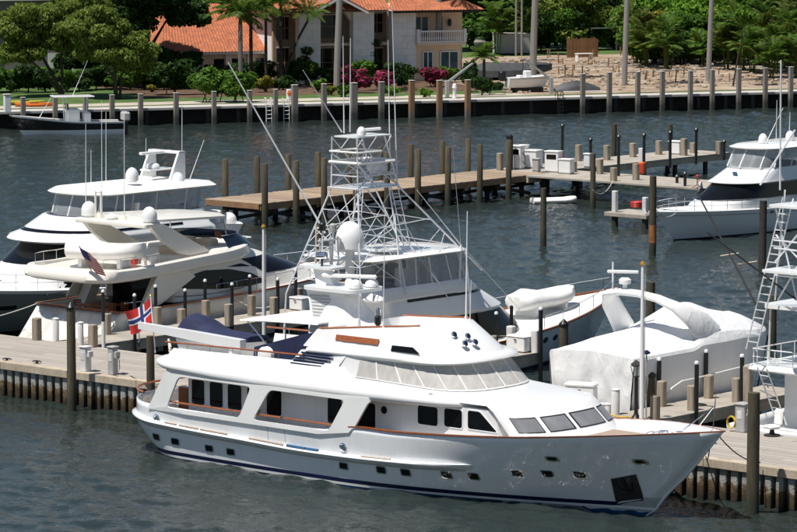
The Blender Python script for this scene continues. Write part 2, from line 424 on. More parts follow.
def side_plate(outline, holes, yfun, thick, name, m, parent):
    """upright plate with rounded openings; outline and holes in (x, z), yfun(x, z) its sideways place"""
    bm = bmesh.new()
    def loop(pts):
        vs = [bm.verts.new((x, 0, z)) for x, z in pts]
        return [bm.edges.new((vs[i], vs[(i + 1) % len(vs)])) for i in range(len(vs))]
    ed = loop(outline)
    for h in holes: ed += loop(h)
    bmesh.ops.triangle_fill(bm, use_beauty=True, edges=ed)
    for v in bm.verts: v.co.y = yfun(v.co.x, v.co.z)
    bmesh.ops.recalc_face_normals(bm, faces=bm.faces)
    me = bpy.data.meshes.new(name); bm.to_mesh(me); bm.free(); me.materials.append(MATS[m])
    o = bpy.data.objects.new(name, me); COL.objects.link(o); o.parent = parent
    md = o.modifiers.new('thick', 'SOLIDIFY'); md.thickness = thick; md.offset = 0
    return o
def dome_prof(r, h, n=7, base=.25):
    """radar dome: short skirt, then a rounded cap"""
    hc = h * (1 - base - .1)
    pr = [(r * .78, 0), (r * .80, h * .08), (r, h * .1), (r, h * (.1 + base))]
    for k in range(1, n): a = R(90 * k / n); pr.append((r * math.cos(a), h * (.1 + base) + hc * math.sin(a)))
    return pr + [(.001, h)]
def T(x, y, z, rz=0): return Matrix.Translation((x, y, z)) @ Matrix.Rotation(rz, 4, 'Z')
def ladder(mb, p0, p1, wdir, w, r=.022, step=.3, rr=.016):
    p0 = Vector(p0); p1 = Vector(p1); wd = Vector(wdir).normalized() * w / 2
    for sg in (-1, 1): mb.tube([p0 + wd * sg, p1 + wd * sg], r, 5)
    n = max(1, int((p1 - p0).length / step))
    for k in range(1, n): 
        q = p0.lerp(p1, k / n); mb.tube([q - wd, q + wd], rr, 5, cap=False)
    return mb
def sag(a, b, d, n=8):
    a = Vector(a); b = Vector(b)
    return [a.lerp(b, k / n) - Vector((0, 0, d * 4 * (k / n) * (1 - k / n))) for k in range(n + 1)]
# ================================================================== SETTING: water and docks
DZ = 1.40
import numpy as np
def water_sheet():
    # choppy surface: many small wave trains summed, dense where the canal lies, flat far away
    nx, ny = 520, 820; y0, y1 = 92.0, 338.0
    Y = y0 * (y1 / y0) ** (np.arange(ny + 1) / ny); U = np.linspace(-1, 1, nx + 1)
    X = U[None, :] * (Y * .126 + 4)[:, None]; Yg = np.repeat(Y[:, None], nx + 1, 1); Z = np.zeros_like(X)
    rng = np.random.default_rng(11); gust = np.zeros_like(X)
    for _ in range(7): k = rng.normal(size=2) * .05; gust += np.sin(k[0] * X + k[1] * Yg * .6 + rng.uniform(0, 6.28))
    gust = 1 + .10 * gust
    n = 56
    for i in range(n):
        lam = .50 * (4.2 / .50) ** (i / (n - 1)); th = math.radians(35) + rng.normal() * .8; k = 2 * math.pi / lam
        sl = .033 * (1.0 if lam < 1.8 else .6); Z += sl * lam / 6.283 * np.sin(k * (math.cos(th) * X + math.sin(th) * Yg) + rng.uniform(0, 6.28))
    Z = Z * gust
    edge = np.minimum(np.minimum((1 - np.abs(U))[None, :] * 25, 1), np.minimum((Yg - y0) / 3, 1)); Z = Z * np.clip(np.minimum(edge, (y1 - Yg) / 3), 0, 1)
    V = np.stack([X, Yg, Z], 2).reshape(-1, 3).tolist(); w = nx + 1
    F = [(j * w + i, j * w + i + 1, (j + 1) * w + i + 1, (j + 1) * w + i) for j in range(ny) for i in range(nx)]
    o = len(V); V += [(-1500, -300, 0), (1500, -300, 0), (1500, 1500, 0), (-1500, 1500, 0)]
    a, b, c, d = 0, nx, ny * w + nx, ny * w
    F += [(o, o + 1, b, a), (o + 1, o + 2, c, b), (o + 2, o + 3, d, c), (o + 3, o, a, d)]
    me = bpy.data.meshes.new('water'); me.from_pydata(V, [], F); me.materials.append(MATS['water']); me.shade_smooth()
    ob = bpy.data.objects.new('water', me); COL.objects.link(ob); tag(ob, kind='structure')
water_sheet()
def boards(parent, x0, x1, y0, y1, z1, bw, bl, th, m, gap=.018, stag=True, axis='x', name='board', jit=.006):
    """deck boards laid side by side, each an object of its own"""
    me = None; k = 0; lanes = int(round(((y1 - y0) if axis == 'x' else (x1 - x0)) / bw))
    for i in range(lanes):
        a = (x0 - (random.random() * bl if stag else 0)) if axis == 'x' else y0
        end = x1 if axis == 'x' else y1
        while a < end - .05:
            a0 = max(a, x0 if axis == 'x' else y0); b = min(a + bl, end)
            if b - a0 > .3:
                ln = b - a0
                if me is None:
                    t = MB().box(0, 1, 0, bw - gap, -th, 0)
                    o = t.build(name, m, parent, smooth=0); me = o.data
                else:
                    o = bpy.data.objects.new(name, me); COL.objects.link(o); o.parent = parent
                if axis == 'x': o.location = (a0, y0 + i * bw, z1 + random.uniform(-jit, 0)); o.scale = (ln - gap, 1, 1)
                else:
                    o.location = (x0 + (i + 1) * bw, a0, z1 + random.uniform(-jit, 0)); o.rotation_euler = (0, 0, R(90)); o.scale = (ln - gap, 1, 1)
            a += bl
# ---- the quay
quay = thing('quay', 'long pale boarded quay with a concrete sheet pile front along the foreground water', 'dock', Q(0, 0), QA)
QS0, QS1, QT = -12.0, 50.0, 5.85
MB().box(QS0, QS1, .50, QT - .02, .6, DZ - .07).build('slab', 'concrete', quay, smooth=0)
boards(quay, QS0, QS1, .46, QT, DZ, .449, 3.7, .06, 'concrete_board')
s = QS0; k = 0
while s < QS1:
    b = MB().box(s + .006, s + 3.99, 0, .44, DZ - .30, DZ + .012 + (k % 2) * .008, b=.015).build('fascia', 'fascia_beam', quay, smooth=0); s += 4.0; k += 1
MB().box(QS0, QS1, .46, .50, -1.2, DZ - .12).build('shade_back_wall', 'dark_timber_and_shade', quay, smooth=0)  # recess shade between the sheet piles, put into a dark backing colour
pm = None; s = QS0
while s < QS1:
    if pm is None: pm = MB().box(-.145, .145, .10, .44, -1.2, DZ - .27, b=.03).build('sheet_pile', 'sheet_pile', quay, smooth=0); pm.location = (s, 0, 0)
    else: put(pm, quay, (s, random.uniform(-.025, .025), 0), random.uniform(-.03, .03))
    s += .478
def finger(name, label, s0, s1, t0, t1, grp=None, piles=True, mat_='concrete', zt=DZ):
    d = thing(name, label, 'dock', Q(0, 0), QA, grp)
    t = t0; k = 0
    while t < t1 - .1:
        e = min(t + 2.4, t1)
        MB().box(s0, s1, t + .008, e - .008, zt - .12, zt + (k % 3) * .002, b=.008).build('deck_panel', mat_, d, smooth=0); t = e; k += 1
    for a in (s0 + .02, s1 - .22): MB().box(a, a + .2, t0, t1 - .02, zt - .48, zt - .125).build('side_beam', 'fascia_beam', d, smooth=0)
    if piles:
        t = t0 + 1.5
        while t < t1:
            for a in (s0 + .38, s1 - .38):
                MB().lathe([(.17, -1.5), (.17, zt - .13)], 10).build('support_pile', 'dark_timber_and_shade', d).location = (a, t, 0)
            t += 3.6
        MB().box(s0 + .05, s1 - .05, t1 - .3, t1 - .02, zt - .5, zt - .126).build('end_beam', 'fascia_beam', d, smooth=0)
    return d
finger('finger_dock', 'narrow pale finger dock beside the white sport yacht with the American flag', -2.95, -.75, QT + .02, 20.5, 'finger docks off the quay')
finger('finger_dock', 'short finger dock with white dock box alongside the shade toned tower fishing boat', 12.85, 15.1, QT + .02, 17.2, 'finger docks off the quay')
finger('finger_dock', 'finger dock with posts alongside the white shrink wrapped boat', 27.65, 29.75, QT + .02, 15.5, 'finger docks off the quay')
# ---- far wooden pier and the concrete docks behind it
pier = thing('wooden_pier', 'long brown plank pier on dark timber legs across the canal', 'pier', Q(0, 0), QA)
PS0, PS1, PT0, PT1 = -42.9, -38.2, 56.4, 84.0
boards(pier, PS0, PS1, PT0, PT1, DZ, .30, 10, .06, 'pier_plank', stag=False, axis='y') if False else None
t = PT0; pk = None
while t < PT1:
    if pk is None: pk = MB().box(PS0, PS1, 0, .285, -.07, 0).build('plank', 'pier_plank', pier, smooth=0); pk.location = (0, t, DZ)
    else: put(pk, pier, (random.uniform(-.04, .04), t, DZ + random.uniform(-.008, .008)))
    t += .30
for a in (PS0 + .02, PS1 - .24): MB().box(a, a + .22, PT0 + .05, PT1, DZ - .42, DZ - .075).build('side_beam', 'pier_beam', pier, smooth=0)
MB().box(PS0 + .1, PS1 - .1, PT0 - .05, PT0 + .0, DZ - .36, DZ - .02).build('end_beam', 'pier_beam', pier, smooth=0)
PB = [57.6, 61.2, 64.8, 68.4, 72.0, 75.6, 79.2, 82.8]
for i, t in enumerate(PB):
    MB().box(PS0 + .2, PS1 - .2, t + .15, t + .4, DZ - .75, DZ - .43).build('cross_beam', 'dark_timber_and_shade', pier, smooth=0)
    MB().tube([(PS0 + .3, t + .3, 0.0), (PS1 - .3, t + .3, DZ - .6)], .11, 5).build('brace', 'dark_timber_and_shade', pier)
    for a in (PS0 + 1.2, PS1 - 1.2): MB().lathe([(.17, -1), (.17, DZ - .44)], 8).build('support_pile', 'dark_timber_and_shade', pier).location = (a, t + .27, 0)
    if i % 2 == 0 and i + 1 < len(PB):
        MB().tube([(PS1 - .3, t, DZ - .6), (PS1 - .3, PB[i + 1], .15)], .12, 5).build('brace', 'dark_timber_and_shade', pier)
finger('concrete_dock', 'wide concrete fuel dock joining the wooden pier with pumps on it', PS1 + .02, -21.8, 82.0, 87.2)
d = finger('concrete_dock', 'outer concrete dock running on beyond the fuel pumps', PS0, PS1 - .6, PT1 + .02, 106.0)
# ---- posts, poles, pilings
def wood_post(px, py, ytop, label, group, w=.34, z0=DZ, m='post_wood', s=None):
    P = at(px, py, z0); h = top_z(P, ytop) - z0
    mb = MB(); a = w / 2
    mb.loft([[(x * a, y * a, z) for x, y in ((-1, -.75), (-.75, -1), (.75, -1), (1, -.75), (1, .75), (.75, 1), (-.75, 1), (-1, .75))] for z in (0, h - .03)] + [[(x * a * .86, y * a * .86, h) for x, y in ((-1, -.75), (-.75, -1), (.75, -1), (1, -.75), (1, .75), (.75, 1), (-.75, 1), (-1, .75))]])
    o = mb.build('mooring_post', m, None, smooth=20); o.location = P; o.rotation_euler = (random.uniform(-.015, .015), random.uniform(-.02, .02), QA)
    return tag(o, label, 'post', group)
def pvc_post(px, py, ytop, label, group, r=.14, z0=DZ):
    P = at(px, py, z0); h = top_z(P, ytop) - z0
    t = thing('dock_post', label, 'post', P, QA, group)
    MB().lathe([(r, 0), (r, h - .03), (r * .9, h)], 14).build('sleeve', 'post_pvc', t)
    MB().lathe([(r * 1.08, 0), (r * 1.08, .03), (r * .4, .06), (.001, .07)], 14).build('cap', 'white_paint', t).location = (0, 0, h)
    return t
def black_pole(px, ytop, s, label, group, r=.075, z0=-.8, py=None, white=True, lower=None):
    P = at(px, py, DZ) if py else onplane(px, ytop, Q(s, 0), QU)
    zt = top_z(P, ytop); z0 = DZ if py else z0
    t = thing('dock_pole', label, 'pole', (P.x, P.y, z0), 0, group)
    h = zt - z0
    MB().lathe([(r, 0), (r, h - .08)], 10).build('shaft', 'iron_black', t)
    MB().lathe([(r * 1.05, 0), (r * 1.12, .05), (r * .8, .11), (.001, .13)], 10).build('cap', 'white_paint' if white else 'iron_black', t).location = (0, 0, h - .1)
    if lower: MB().lathe([(r * 1.08, 0), (r * 1.08, h * lower)], 10).build('sleeve', 'post_pvc', t).location = (0, 0, .001)
    return t
def piling(px, py, ytop, label, group, dia=.34, z0=0.0, cap=None, lean=0.0, m='piling_wood'):
    P = at(px, py, z0); zt = top_z(P, ytop)
    t = thing('mooring_piling', label, 'piling', (P.x, P.y, -1.2), random.uniform(0, 6), group)
    r = dia / 2; h = zt + 1.2; n = 12
    rings = []
    for k in range(9):
        z = h * k / 8; rr = r * (1.06 - .10 * k / 8)
        rings.append([(rr * (1 + .05 * noise.noise(Vector((a, z, px)))) * math.cos(2 * math.pi * a / n) + lean * z, rr * (1 + .05 * noise.noise(Vector((a + 9, z, px)))) * math.sin(2 * math.pi * a / n), z) for a in range(n)])
    MB().loft(rings).build('shaft', m, t)
    if cap == 'cone': MB().lathe([(r * 1.08, 0), (r * 1.08, .10), (.02, .30)], 12).build('cap', 'iron_black', t).location = (lean * h, 0, h - .06)
    elif cap == 'flat': MB().lathe([(r * .99, 0), (r * .97, .02), (.01, .022)], 12).build('cap', 'post_pvc', t).location = (lean * h, 0, h)
    elif cap == 'band': MB().lathe([(r * 1.02, 0), (r * 1.02, .2)], 12).build('cap', 'iron_black', t).location = (lean * h, 0, h - .21)
    return t
GP = 'wooden posts along the quay and fingers'
wood_post(37, 340, 318, 'square wooden post at the quay edge before the port side of a white transom', GP)
pvc_post(56, 341, 319, 'short white pipe post at the quay edge before a white transom', 'white posts on the quay')
piling(72, 411, 308, 'tall dark wooden piling with black cone cap against the quay wall', None, .37, cap='cone')
pvc_post(80.6, 345, 323, 'pale pipe post between the cone capped piling and a wooden post', 'white posts on the quay')
wood_post(93, 347, 324.5, 'square wooden post on the quay beside the black and white pole', GP)
black_pole(103.6, 290, 0, 'black pole with white lower half where the first finger meets the quay', None, py=347.4, lower=.45)
wood_post(107, 334.6, 313.5, 'wooden post at the root of the finger beside the white sport yacht', GP, .30)
for px, py, yt in [(157.4, 328, 307), (181.4, 323.5, 308.7), (206, 322, 300.3), (229, 326, 304), (251.6, 315.6, 295), (274, 319.5, 297), (299, 305, 288)]:
    wood_post(px, py, yt, 'pale wooden post in the rows along the finger beside the white sport yacht', 'posts on the first finger', .31)
for px, yt, s in [(134.5, 294, -.65), (155.5, 285, -3.05), (185, 289, -3.05), (205, 279.5, -3.05), (232, 283, -.65), (249.8, 275, -3.05), (277.8, 278, -.65), (295.7, 269, -3.05)]:
    black_pole(px, yt, s, 'slim black pole with white cap along the finger beside the white sport yacht', 'black poles on the first finger')
wood_post(491.6, 349.5, 336, 'stubby wooden post beside a black pole on the short finger', None, .34)
black_pole(496.3, 312, 13.0, 'black white capped pole by the stubby post on the short finger', 'black poles on the short finger')
wood_post(511, 349, 326, 'pale square post at one end of the white dock box', 'posts flanking the dock box', .32, m='post_pvc')
wood_post(536, 352.5, 330, 'pale square post at one end of the white dock box', 'posts flanking the dock box', .34, m='post_pvc')
black_pole(540.8, 307.5, 15.25, 'tall black pole with white cap in the water by the short finger end', 'black poles on the short finger', r=.09)
black_pole(511.5, 306, 12.7, 'dark pole rising behind the dock box against black cabin windows', None, white=False)
G3 = 'posts on the finger by the wrapped boat'
for px, py, yt in [(655, 420, 395.5), (692, 410.5, 385.5), (708.5, 398.5, 375), (736.7, 402.5, 378), (661.6, 406.5, 381)]:
    wood_post(px, py, yt, 'grey brown post on the finger beside the shrink wrapped boat', G3, .30)
for px, yt, s in [(659.3, 358, 27.5), (696.8, 361.5, 29.9), (706.2, 350, 27.5), (742.2, 354.5, 29.9)]:
    black_pole(px, yt, s, 'black pole with white cap beside the shrink wrapped boat', 'black poles by the wrapped boat', r=.085)
wood_post(748, 405, 366, 'tall wooden post behind the power pedestal by the shrink wrapped boat', None, .3)
piling(648.5, 441, 375.5, 'thick green brown piling with pointed dark cap behind the big yacht bow', None, .50, cap='cone')
piling(752.5, 514, 392.6, 'tall thick green brown piling standing against the quay wall past the big yacht bow', None, .44)
piling(151, 420, 336, 'green brown piling behind the stern of the big yacht', None, .33)
piling(563.5, 386, 324.5, 'piling with dark cone cap off the shade toned tower boat hull', None, .40, cap='cone')
piling(561, 402, 368, 'piling with dark flat cap by the stern of the shrink wrapped boat', None, .42, cap='band')
piling(543.3, 246, 188, 'lone greenish piling standing in open water', None, .36)
piling(592.8, 209, 153.5, 'brown piling in the water before the fuel dock', None, .36)
rp_ = piling(652.5, 255, 176, 'tall rusty stained piling by the bow of the white flybridge yacht', None, .40); MB().lathe([(.215, 1.9), (.215, 2.9)], 12).build('rust_collar', 'rust', rp_)
piling(762, 268, 201, 'black painted leaning piling in front of the white flybridge yacht', None, .42, m='dark_timber_and_shade', lean=.045)
piling(604, 345, 282, 'piling showing behind the radar arch of the shrink wrapped boat', None, .38) if False else None
piling(650.5, 330, 282, 'piling showing above the shrink wrapped boat beside its arch', None, .42)
piling(772, 350, 295, 'piling standing behind the tower ladder of the fishing boat', None, .4)
piling(319, 262, 225, 'dark piling behind the mast of the tower boat', None, .42)
GPN = 'tall pilings along the wooden pier'
FR = [(264.7, 163.5), (296, 160.7), (324, 157.7), (356, 155), (387, 152), (418, 149), (448, 147), (480, 144.4), (508.8, 140.6)]
BR = [(225.2, 159), (257, 156.4), (288, 154), (318, 152), (349, 149.5), (380, 147), (410.8, 144), (442.3, 140.8), (468, 138.8)]
for row, ss in ((FR, PS1 + .22), (BR, PS0 - .22)):
    for px, yt in row:
        P = onplane(px, yt, Q(ss, 0), QU); P.z = 0
        t = thing('mooring_piling', 'tall brown piling along the edge of the wooden pier', 'piling', (P.x, P.y, -1), random.uniform(0, 6), GPN)
        zt = top_z(P, yt); h = zt + 1; rr = .20
        MB().lathe([(rr * 1.05, 0), (rr, h * .5), (rr * .95, h - .02), (rr * .88, h)], 12).build('shaft', 'piling_wood', t)
# posts on the fuel dock and outer dock
for px, py, yt, m in [(500, 170, 153, 'post_wood'), (613.5, 181, 167.5, 'post_wood'), (600, 174, 159, 'post_wood'), (573.5, 172, 161, 'post_wood'), (636, 180, 163.5, 'post_wood'), (642, 162, 148, 'post_pvc')]:
    wood_post(px, py, yt, 'square dock post standing on the concrete fuel dock', 'posts on the fuel dock', .38, m=m)
for px, py, yt in [(578.5, 161, 144.5), (607, 160, 145), (633, 157, 143), (658.7, 154.5, 140.5), (684, 155.5, 138.5), (693, 153, 142.5), (719, 154, 141)]:
    wood_post(px, py, yt, 'square post standing along the outer concrete dock', 'posts on the outer dock', .40)
for px, py, yt in [(562.3, 166, 125), (590.5, 168, 139), (618.5, 176, 136), (643.8, 172, 134.5), (670, 168, 132), (696, 164, 129), (724, 160, 141), (677, 183, 176), (685, 186, 173)]:
    P = at(px, py, DZ)
    t = thing('lamp_pole', 'thin black pole standing on the far docks', 'pole', P, 0, 'black poles on the far docks'); h = top_z(P, yt) - DZ
    MB().lathe([(.10, 0), (.10, h - .1)], 8).build('shaft', 'iron_black', t)
    MB().lathe([(.13, 0), (.15, .1), (.06, .22)], 8).build('cap', 'iron_black', t).location = (0, 0, h - .12)
piling(670, 157, 124, 'piling rising behind the outer concrete dock', 'pilings behind the outer dock', .4)
piling(614, 165, 124, 'piling rising behind the outer concrete dock', 'pilings behind the outer dock', .4)
# little dock by the flybridge yacht's bow
d = thing('dock_stub', 'small low dock stub with two white topped posts by the flybridge yacht bow', 'dock', at(637, 212, .9), QA)
MB().box(-1.6, 1.6, -1.2, 1.2, -.25, 0, b=.02).build('deck', 'concrete', d, smooth=0)
for x, y, h in ((-1.0, -.9, 1.3), (1.3, -.9, 1.05)):
    MB().lathe([(.2, -2), (.2, -.26)], 10).build('pile', 'piling_wood', d).location = (x, y, 0)
    MB().box(-.15, .15, -.15, .15, 0, h, b=.03).build('post', 'post_pvc', d, smooth=0).location = (x, y, .001)
rb = thing('hose_coil', 'coiled red hose on the small dock stub', 'hose', at(636.5, 207.5, .9), 0)
mb = MB(); 
for k in range(4): mb.tube([(.32 * math.cos(a / 3), .32 * math.sin(a / 3), .06 + .09 * k) for a in range(20)], .06, 6)
mb.build('coil', 'red_plastic', rb)
# ---- things on the quay and fingers
def cleat(P, label, group='black iron cleats'):
    t = thing('dock_cleat', label, 'cleat', P, QA + R(20), group)
    mb = MB(); mb.box(-.05, .05, -.04, .04, 0, .09); mb.tube([(-.2, 0, .07), (-.1, 0, .11), (.1, 0, .11), (.2, 0, .07)], .03, 6); mb.build('horn', 'iron_black', t)
    MB().box(-.12, .12, -.06, .06, 0, .012).build('base', 'iron_black', t)
cleat(at(37, 363.5, DZ), 'small black cleat on the open quay near the cone capped piling')
cleat(at(7, 361, DZ), 'small black cleat on the quay edge near its far end')
cleat(at(668, 423.5, DZ), 'black cleat on the quay behind the big yacht bow rail')
def pedestal(px, py, ytop, label, w=.34, m='grey_plastic', group=None):
    P = at(px, py, DZ); h = top_z(P, ytop) - DZ
    t = thing('power_pedestal', label, 'pedestal', P, QA, group)
    MB().box(-w / 2, w / 2, -w / 2, w / 2, 0, h, b=.03).build('body', m, t, smooth=0)
    MB().box(-w * .6, w * .6, -w * .6, w * .6, h + .001, h + .06, b=.02).build('cap', m, t, smooth=0)
    MB().box(w / 2, w / 2 + .16, -.12, .12, h * .62, h * .88, b=.02).build('outlet_box', m, t, smooth=0)
    MB().box(-.1, .1, -w / 2 - .012, -w / 2, h * .5, h * .8).build('door', 'post_pvc', t, smooth=0)
    return t
pedestal(85.7, 371.5, 347.4, 'pale square power pedestal at the quay front next to the cone capped piling', .36, 'post_pvc')
p = pedestal(113, 374.4, 347.6, 'grey power pedestal with side outlet and hanging cord at the quay front', .32)
MB().tube([(.3, 0, .75), (.42, -.05, .6), (.47, -.08, .3), (.4, -.1, .05), (.25, -.25, .02), (.6, -.3, .02)], .018, 5).build('cord', 'dark_rubber', p)
p = pedestal(742.6, 432, 404.5, 'grey power pedestal with yellow cord beside the thick piling', .42)
mb = MB()
for k in range(5): mb.tube([(-.35 + .18 * math.cos(a * .6), -.25 + .1 * k * .2, .35 + .22 * math.sin(a * .6)) for a in range(12)], .02, 5)
mb.build('cord', 'yellow_rope', p)
def dock_box(px, py, ytop, w, dp, label, rz=QA):
    P = at(px, py, DZ); h = top_z(P, ytop) - DZ
    t = thing('dock_box', label, 'dock box', P, rz)
    MB().box(-w / 2, w / 2, -dp / 2, dp / 2, .04, h * .86, b=.03).build('body', 'white_paint', t, smooth=0)
    MB().box(-w / 2 - .03, w / 2 + .03, -dp / 2 - .03, dp / 2 + .03, h * .862, h, b=.05).build('lid', 'gelcoat', t, smooth=0)
    for sx in (-1, 1): MB().box(-.06, .06, -dp / 2 + .02, dp / 2 - .02, 0, .039).build('foot', 'dark_timber_and_shade', t, smooth=0).location = (sx * w * .35, 0, 0)
    MB().box(-.06, .06, -dp / 2 - .05, -dp / 2 - .002, h * .70, h * .80).build('latch', 'chrome', t, smooth=0)
    return t
dock_box(521, 351.5, 334.5, .95, .75, 'white dock box with overhanging lid between two pale posts')
dock_box(300.5, 310, 296.5, .8, .7, 'small white dock box near the end of the first finger')
dock_box(581, 411.5, 382.5, 1.15, .5, 'large pale dock locker at the wrapped stern of a boat', R(-20))
pvc_post(615.5, 414.5, 390, 'white pipe post next to the lamp post by the wrapped stern', 'white posts on the quay', .16)
pvc_post(591.5, 411, 385, 'white pipe post beside the pale dock locker', 'white posts on the quay', .16)
for px in (598, 602.5, 607): pvc_post(px, 413.5, 404.5, 'stubby white pipe at the foot of the wrapped stern', 'stubby white pipes', .15)
h = thing('garden_hose', 'yellow hose lying on the quay by the wrapped stern', 'hose', at(600, 414.5, DZ), QA)
MB().tube([(-1.9, -.15, .02), (-1.2, .05, .02), (-.4, -.05, .02), (.5, .05, .02), (1.0, -.1, .02), (1.4, .2, .02), (1.2, .4, .02)], .03, 6).build('hose', 'yellow_rope', h)
# lamp post
P = at(636, 419.5, DZ); lt = thing('lamp_post', 'black lamp post with square lantern head on the quay', 'lamp post', P, QA); h = top_z(P, 360) - DZ
MB().lathe([(.19, 0), (.19, .06), (.10, .18), (.075, .25), (.07, h - .62)], 12).build('post', 'iron_black', lt)
mb = MB()
for x, y in ((-1, -1), (1, -1), (1, 1), (-1, 1)): mb.tube([(.09 * x, .09 * y, h - .6), (.15 * x, .15 * y, h - .22)], .018, 4)
mb.lathe([(.10, h - .64), (.13, h - .6)], 8); mb.build('lantern_frame', 'iron_black', lt)
MB().lathe([(.26, h - .22), (.27, h - .18), (.10, h - .05), (.03, h)], 4).build('lantern_roof', 'iron_black', lt, smooth=0)
MB().lathe([(.07, h - .6), (.11, h - .3), (.08, h - .23)], 8).build('lantern_glass', 'post_pvc', lt)
# flag poles
def flagpole(px, py, ytop, label, z0=DZ):
    P = at(px, py, z0); h = top_z(P, ytop) - z0
    t = thing('flagpole', label, 'flagpole', P, 0)
    MB().lathe([(.085, 0), (.08, h * .5), (.055, h - .1)], 10).build('pole', 'white_paint', t)
    MB().lathe([(.001, -.11), (.08, -.07), (.11, 0), (.08, .07), (.001, .11)], 10).build('ball', 'gold', t).location = (0, 0, h)
    MB().tube([(.10, 0, .8), (.10, 0, h - .15)], .012, 4).build('halyard', 'rope_white', t)
    return t
flagpole(641.5, 421.5, 263.5, 'tall white flagpole with gold ball beside the shrink wrapped boat')
flagpole(264, 341, 226.5, 'white flagpole with gold ball near the end of the first finger', 0.9)
P = at(646, 419, DZ); t = thing('pole_light', 'thin grey pole with small blue lamp beside the flagpole', 'pole', P); h = top_z(P, 354) - DZ
MB().lathe([(.03, 0), (.03, h)], 6).build('pole', 'grey_plastic', t); MB().lathe([(.12, 0), (.16, .06), (.05, .14)], 8).build('lamp_head', 'blue_glass', t).location = (0, 0, h)
# white deck chair on the quay
P = at(772, 436, DZ); t = thing('deck_chair', 'small white helm chair with dark base standing on the quay', 'chair', P, R(-60))
MB().lathe([(.30, 0), (.30, .05), (.10, .09), (.07, .26)], 12).build('base', 'dark_rubber', t)
MB().box(-.24, .24, -.24, .24, .27, .40, b=.05).build('seat', 'white_canvas', t)
MB().box(-.24, .24, .17, .29, .401, .98, b=.05).build('backrest', 'white_canvas', t).rotation_euler = (R(-6), 0, 0)
# fuel-dock machines
def machine(px, py, ytop, w, dp, label, name='fuel_pump', cat='fuel pump', m='white_paint', dark=True):
    P = at(px, py, DZ); h = top_z(P, ytop) - DZ
    t = thing(name, label, cat, P, QA + R(12))
    MB().box(-w / 2, w / 2, -dp / 2, dp / 2, .1, h - .08, b=.03).build('cabinet', m, t, smooth=0)
    MB().box(-w / 2 - .04, w / 2 + .04, -dp / 2 - .04, dp / 2 + .04, h - .079, h, b=.02).build('top', m, t, smooth=0)
    MB().box(-w / 2 + .03, w / 2 - .03, -dp / 2 + .03, dp / 2 - .03, 0, .099).build('plinth', 'grey_plastic', t, smooth=0)
    if dark:
        MB().box(-w * .36, w * .36, -dp / 2 - .012, -dp / 2 + .0, h * .62, h * .84).build('display', 'black_glass', t, smooth=0)
        MB().tube([(w / 2 + .03, 0, h * .7), (w / 2 + .16, 0, h * .5), (w / 2 + .14, 0, h * .2), (w / 2 + .03, 0, h * .35)], .03, 5).build('hose', 'dark_rubber', t)
    return t
machine(516.5, 169, 145, .95, .7, 'tall white fuel pump with black display beside the dark post')
machine(523, 167.5, 144.5, .6, .6, 'narrower white fuel pump right behind the tall one')
machine(530.5, 168, 149.5, 1.35, 1.0, 'broad white cabinet with curved top on the fuel dock', 'cabinet', 'cabinet', dark=False)
machine(536.5, 172, 158, .45, .45, 'low pale box at the corner of the fuel dock', 'utility_box', 'box', 'grey_plastic', False)
machine(553.5, 172.5, 150.5, 1.0, .7, 'white fuel dispenser with open frame front beside the orange drum')
machine(566.5, 174, 158.5, .85, .7, 'white square ice bin beside the orange drum', 'ice_bin', 'bin', dark=False)
machine(588, 168, 153, .45, .45, 'slim white utility post by the black lamp pole', 'utility_box', 'box', dark=False)
machine(676, 154.5, 140.5, .85, .7, 'white cabinet standing on the outer dock', 'cabinet', 'cabinet', dark=False)
P = at(560.5, 172, DZ); t = thing('drum', 'bright orange red drum between the fuel dispensers', 'drum', P)
MB().lathe([(.30, 0), (.30, .5), (.32, .52), (.30, .54), (.30, 1.0), (.27, 1.05), (.001, 1.05)], 14).build('barrel', 'red_plastic', t); MB().lathe([(.2, 0), (.2, .25), (.08, .3)], 10).build('nozzle', 'orange_plastic', t).location = (0, 0, 1.051)
P = at(642, 174, DZ); t = thing('fire_locker', 'orange red life ring box standing on the fuel dock', 'box', P, QA)
MB().box(-.22, .22, -.2, .2, 0, .8, b=.04).build('box', 'orange_plastic', t, smooth=0); MB().box(-.18, .18, -.22, -.201, .1, .7).build('door', 'red_plastic', t, smooth=0)
P = at(509.5, 170, DZ); t = thing('lamp_pole', 'thick dark post beside the tall fuel pump', 'post', P); MB().lathe([(.24, 0), (.24, 2.1), (.2, 2.2)], 10).build('shaft', 'dark_timber_and_shade', t); MB().lathe([(.25, 2.19), (.25, 2.3), (.05, 2.45)], 10).build('cap', 'iron_black', t)
# ================================================================== BIG MOTOR YACHT at the quay
YO = Q(14.51, -3.40)
yacht = thing('motor_yacht', 'long white classic motor yacht with teak rails and black windows moored along the quay', 'yacht', YO, QA)
def ypx(px, py, Y=0.0):
    P = onplane(px, py, YO + QW * Y, QW) - YO; return P.dot(QU), P.z
def hull_hit(h, px, py, Y=-3.0, sg=-1):
    for _ in range(25):
        x, z = ypx(px, py, Y); Y = Y * .5 + h.at(x, z, sg).y * .5
    return x, z
_sh = smooth_tab([(-1.5, 1.98), (0, 1.94), (3, 1.92), (9.3, 1.92), (10.9, 2.16), (13, 2.2), (17.6, 2.48), (21.9, 2.86), (24.8, 3.1)])
_st = smooth_tab([(0, .3), (.2, -.35), (.45, -1.05), (.65, -1.5), (1, -1.5)])
_sm = smooth_tab([(0, 21.0), (.14, 21.95), (.3, 22.42), (.55, 23.37), (1, 24.8)])
H1 = Hull(_st, _sm, 6.2, _sh, keel=-.5, t0=.48, ns=3.3, nw=1.15, aft=.95, tr=.10, rs=.22, side0=.86, sidep=.5)
H1.shell(60, 12).build('hull', 'hull_white', yacht, 50, solid=.09)
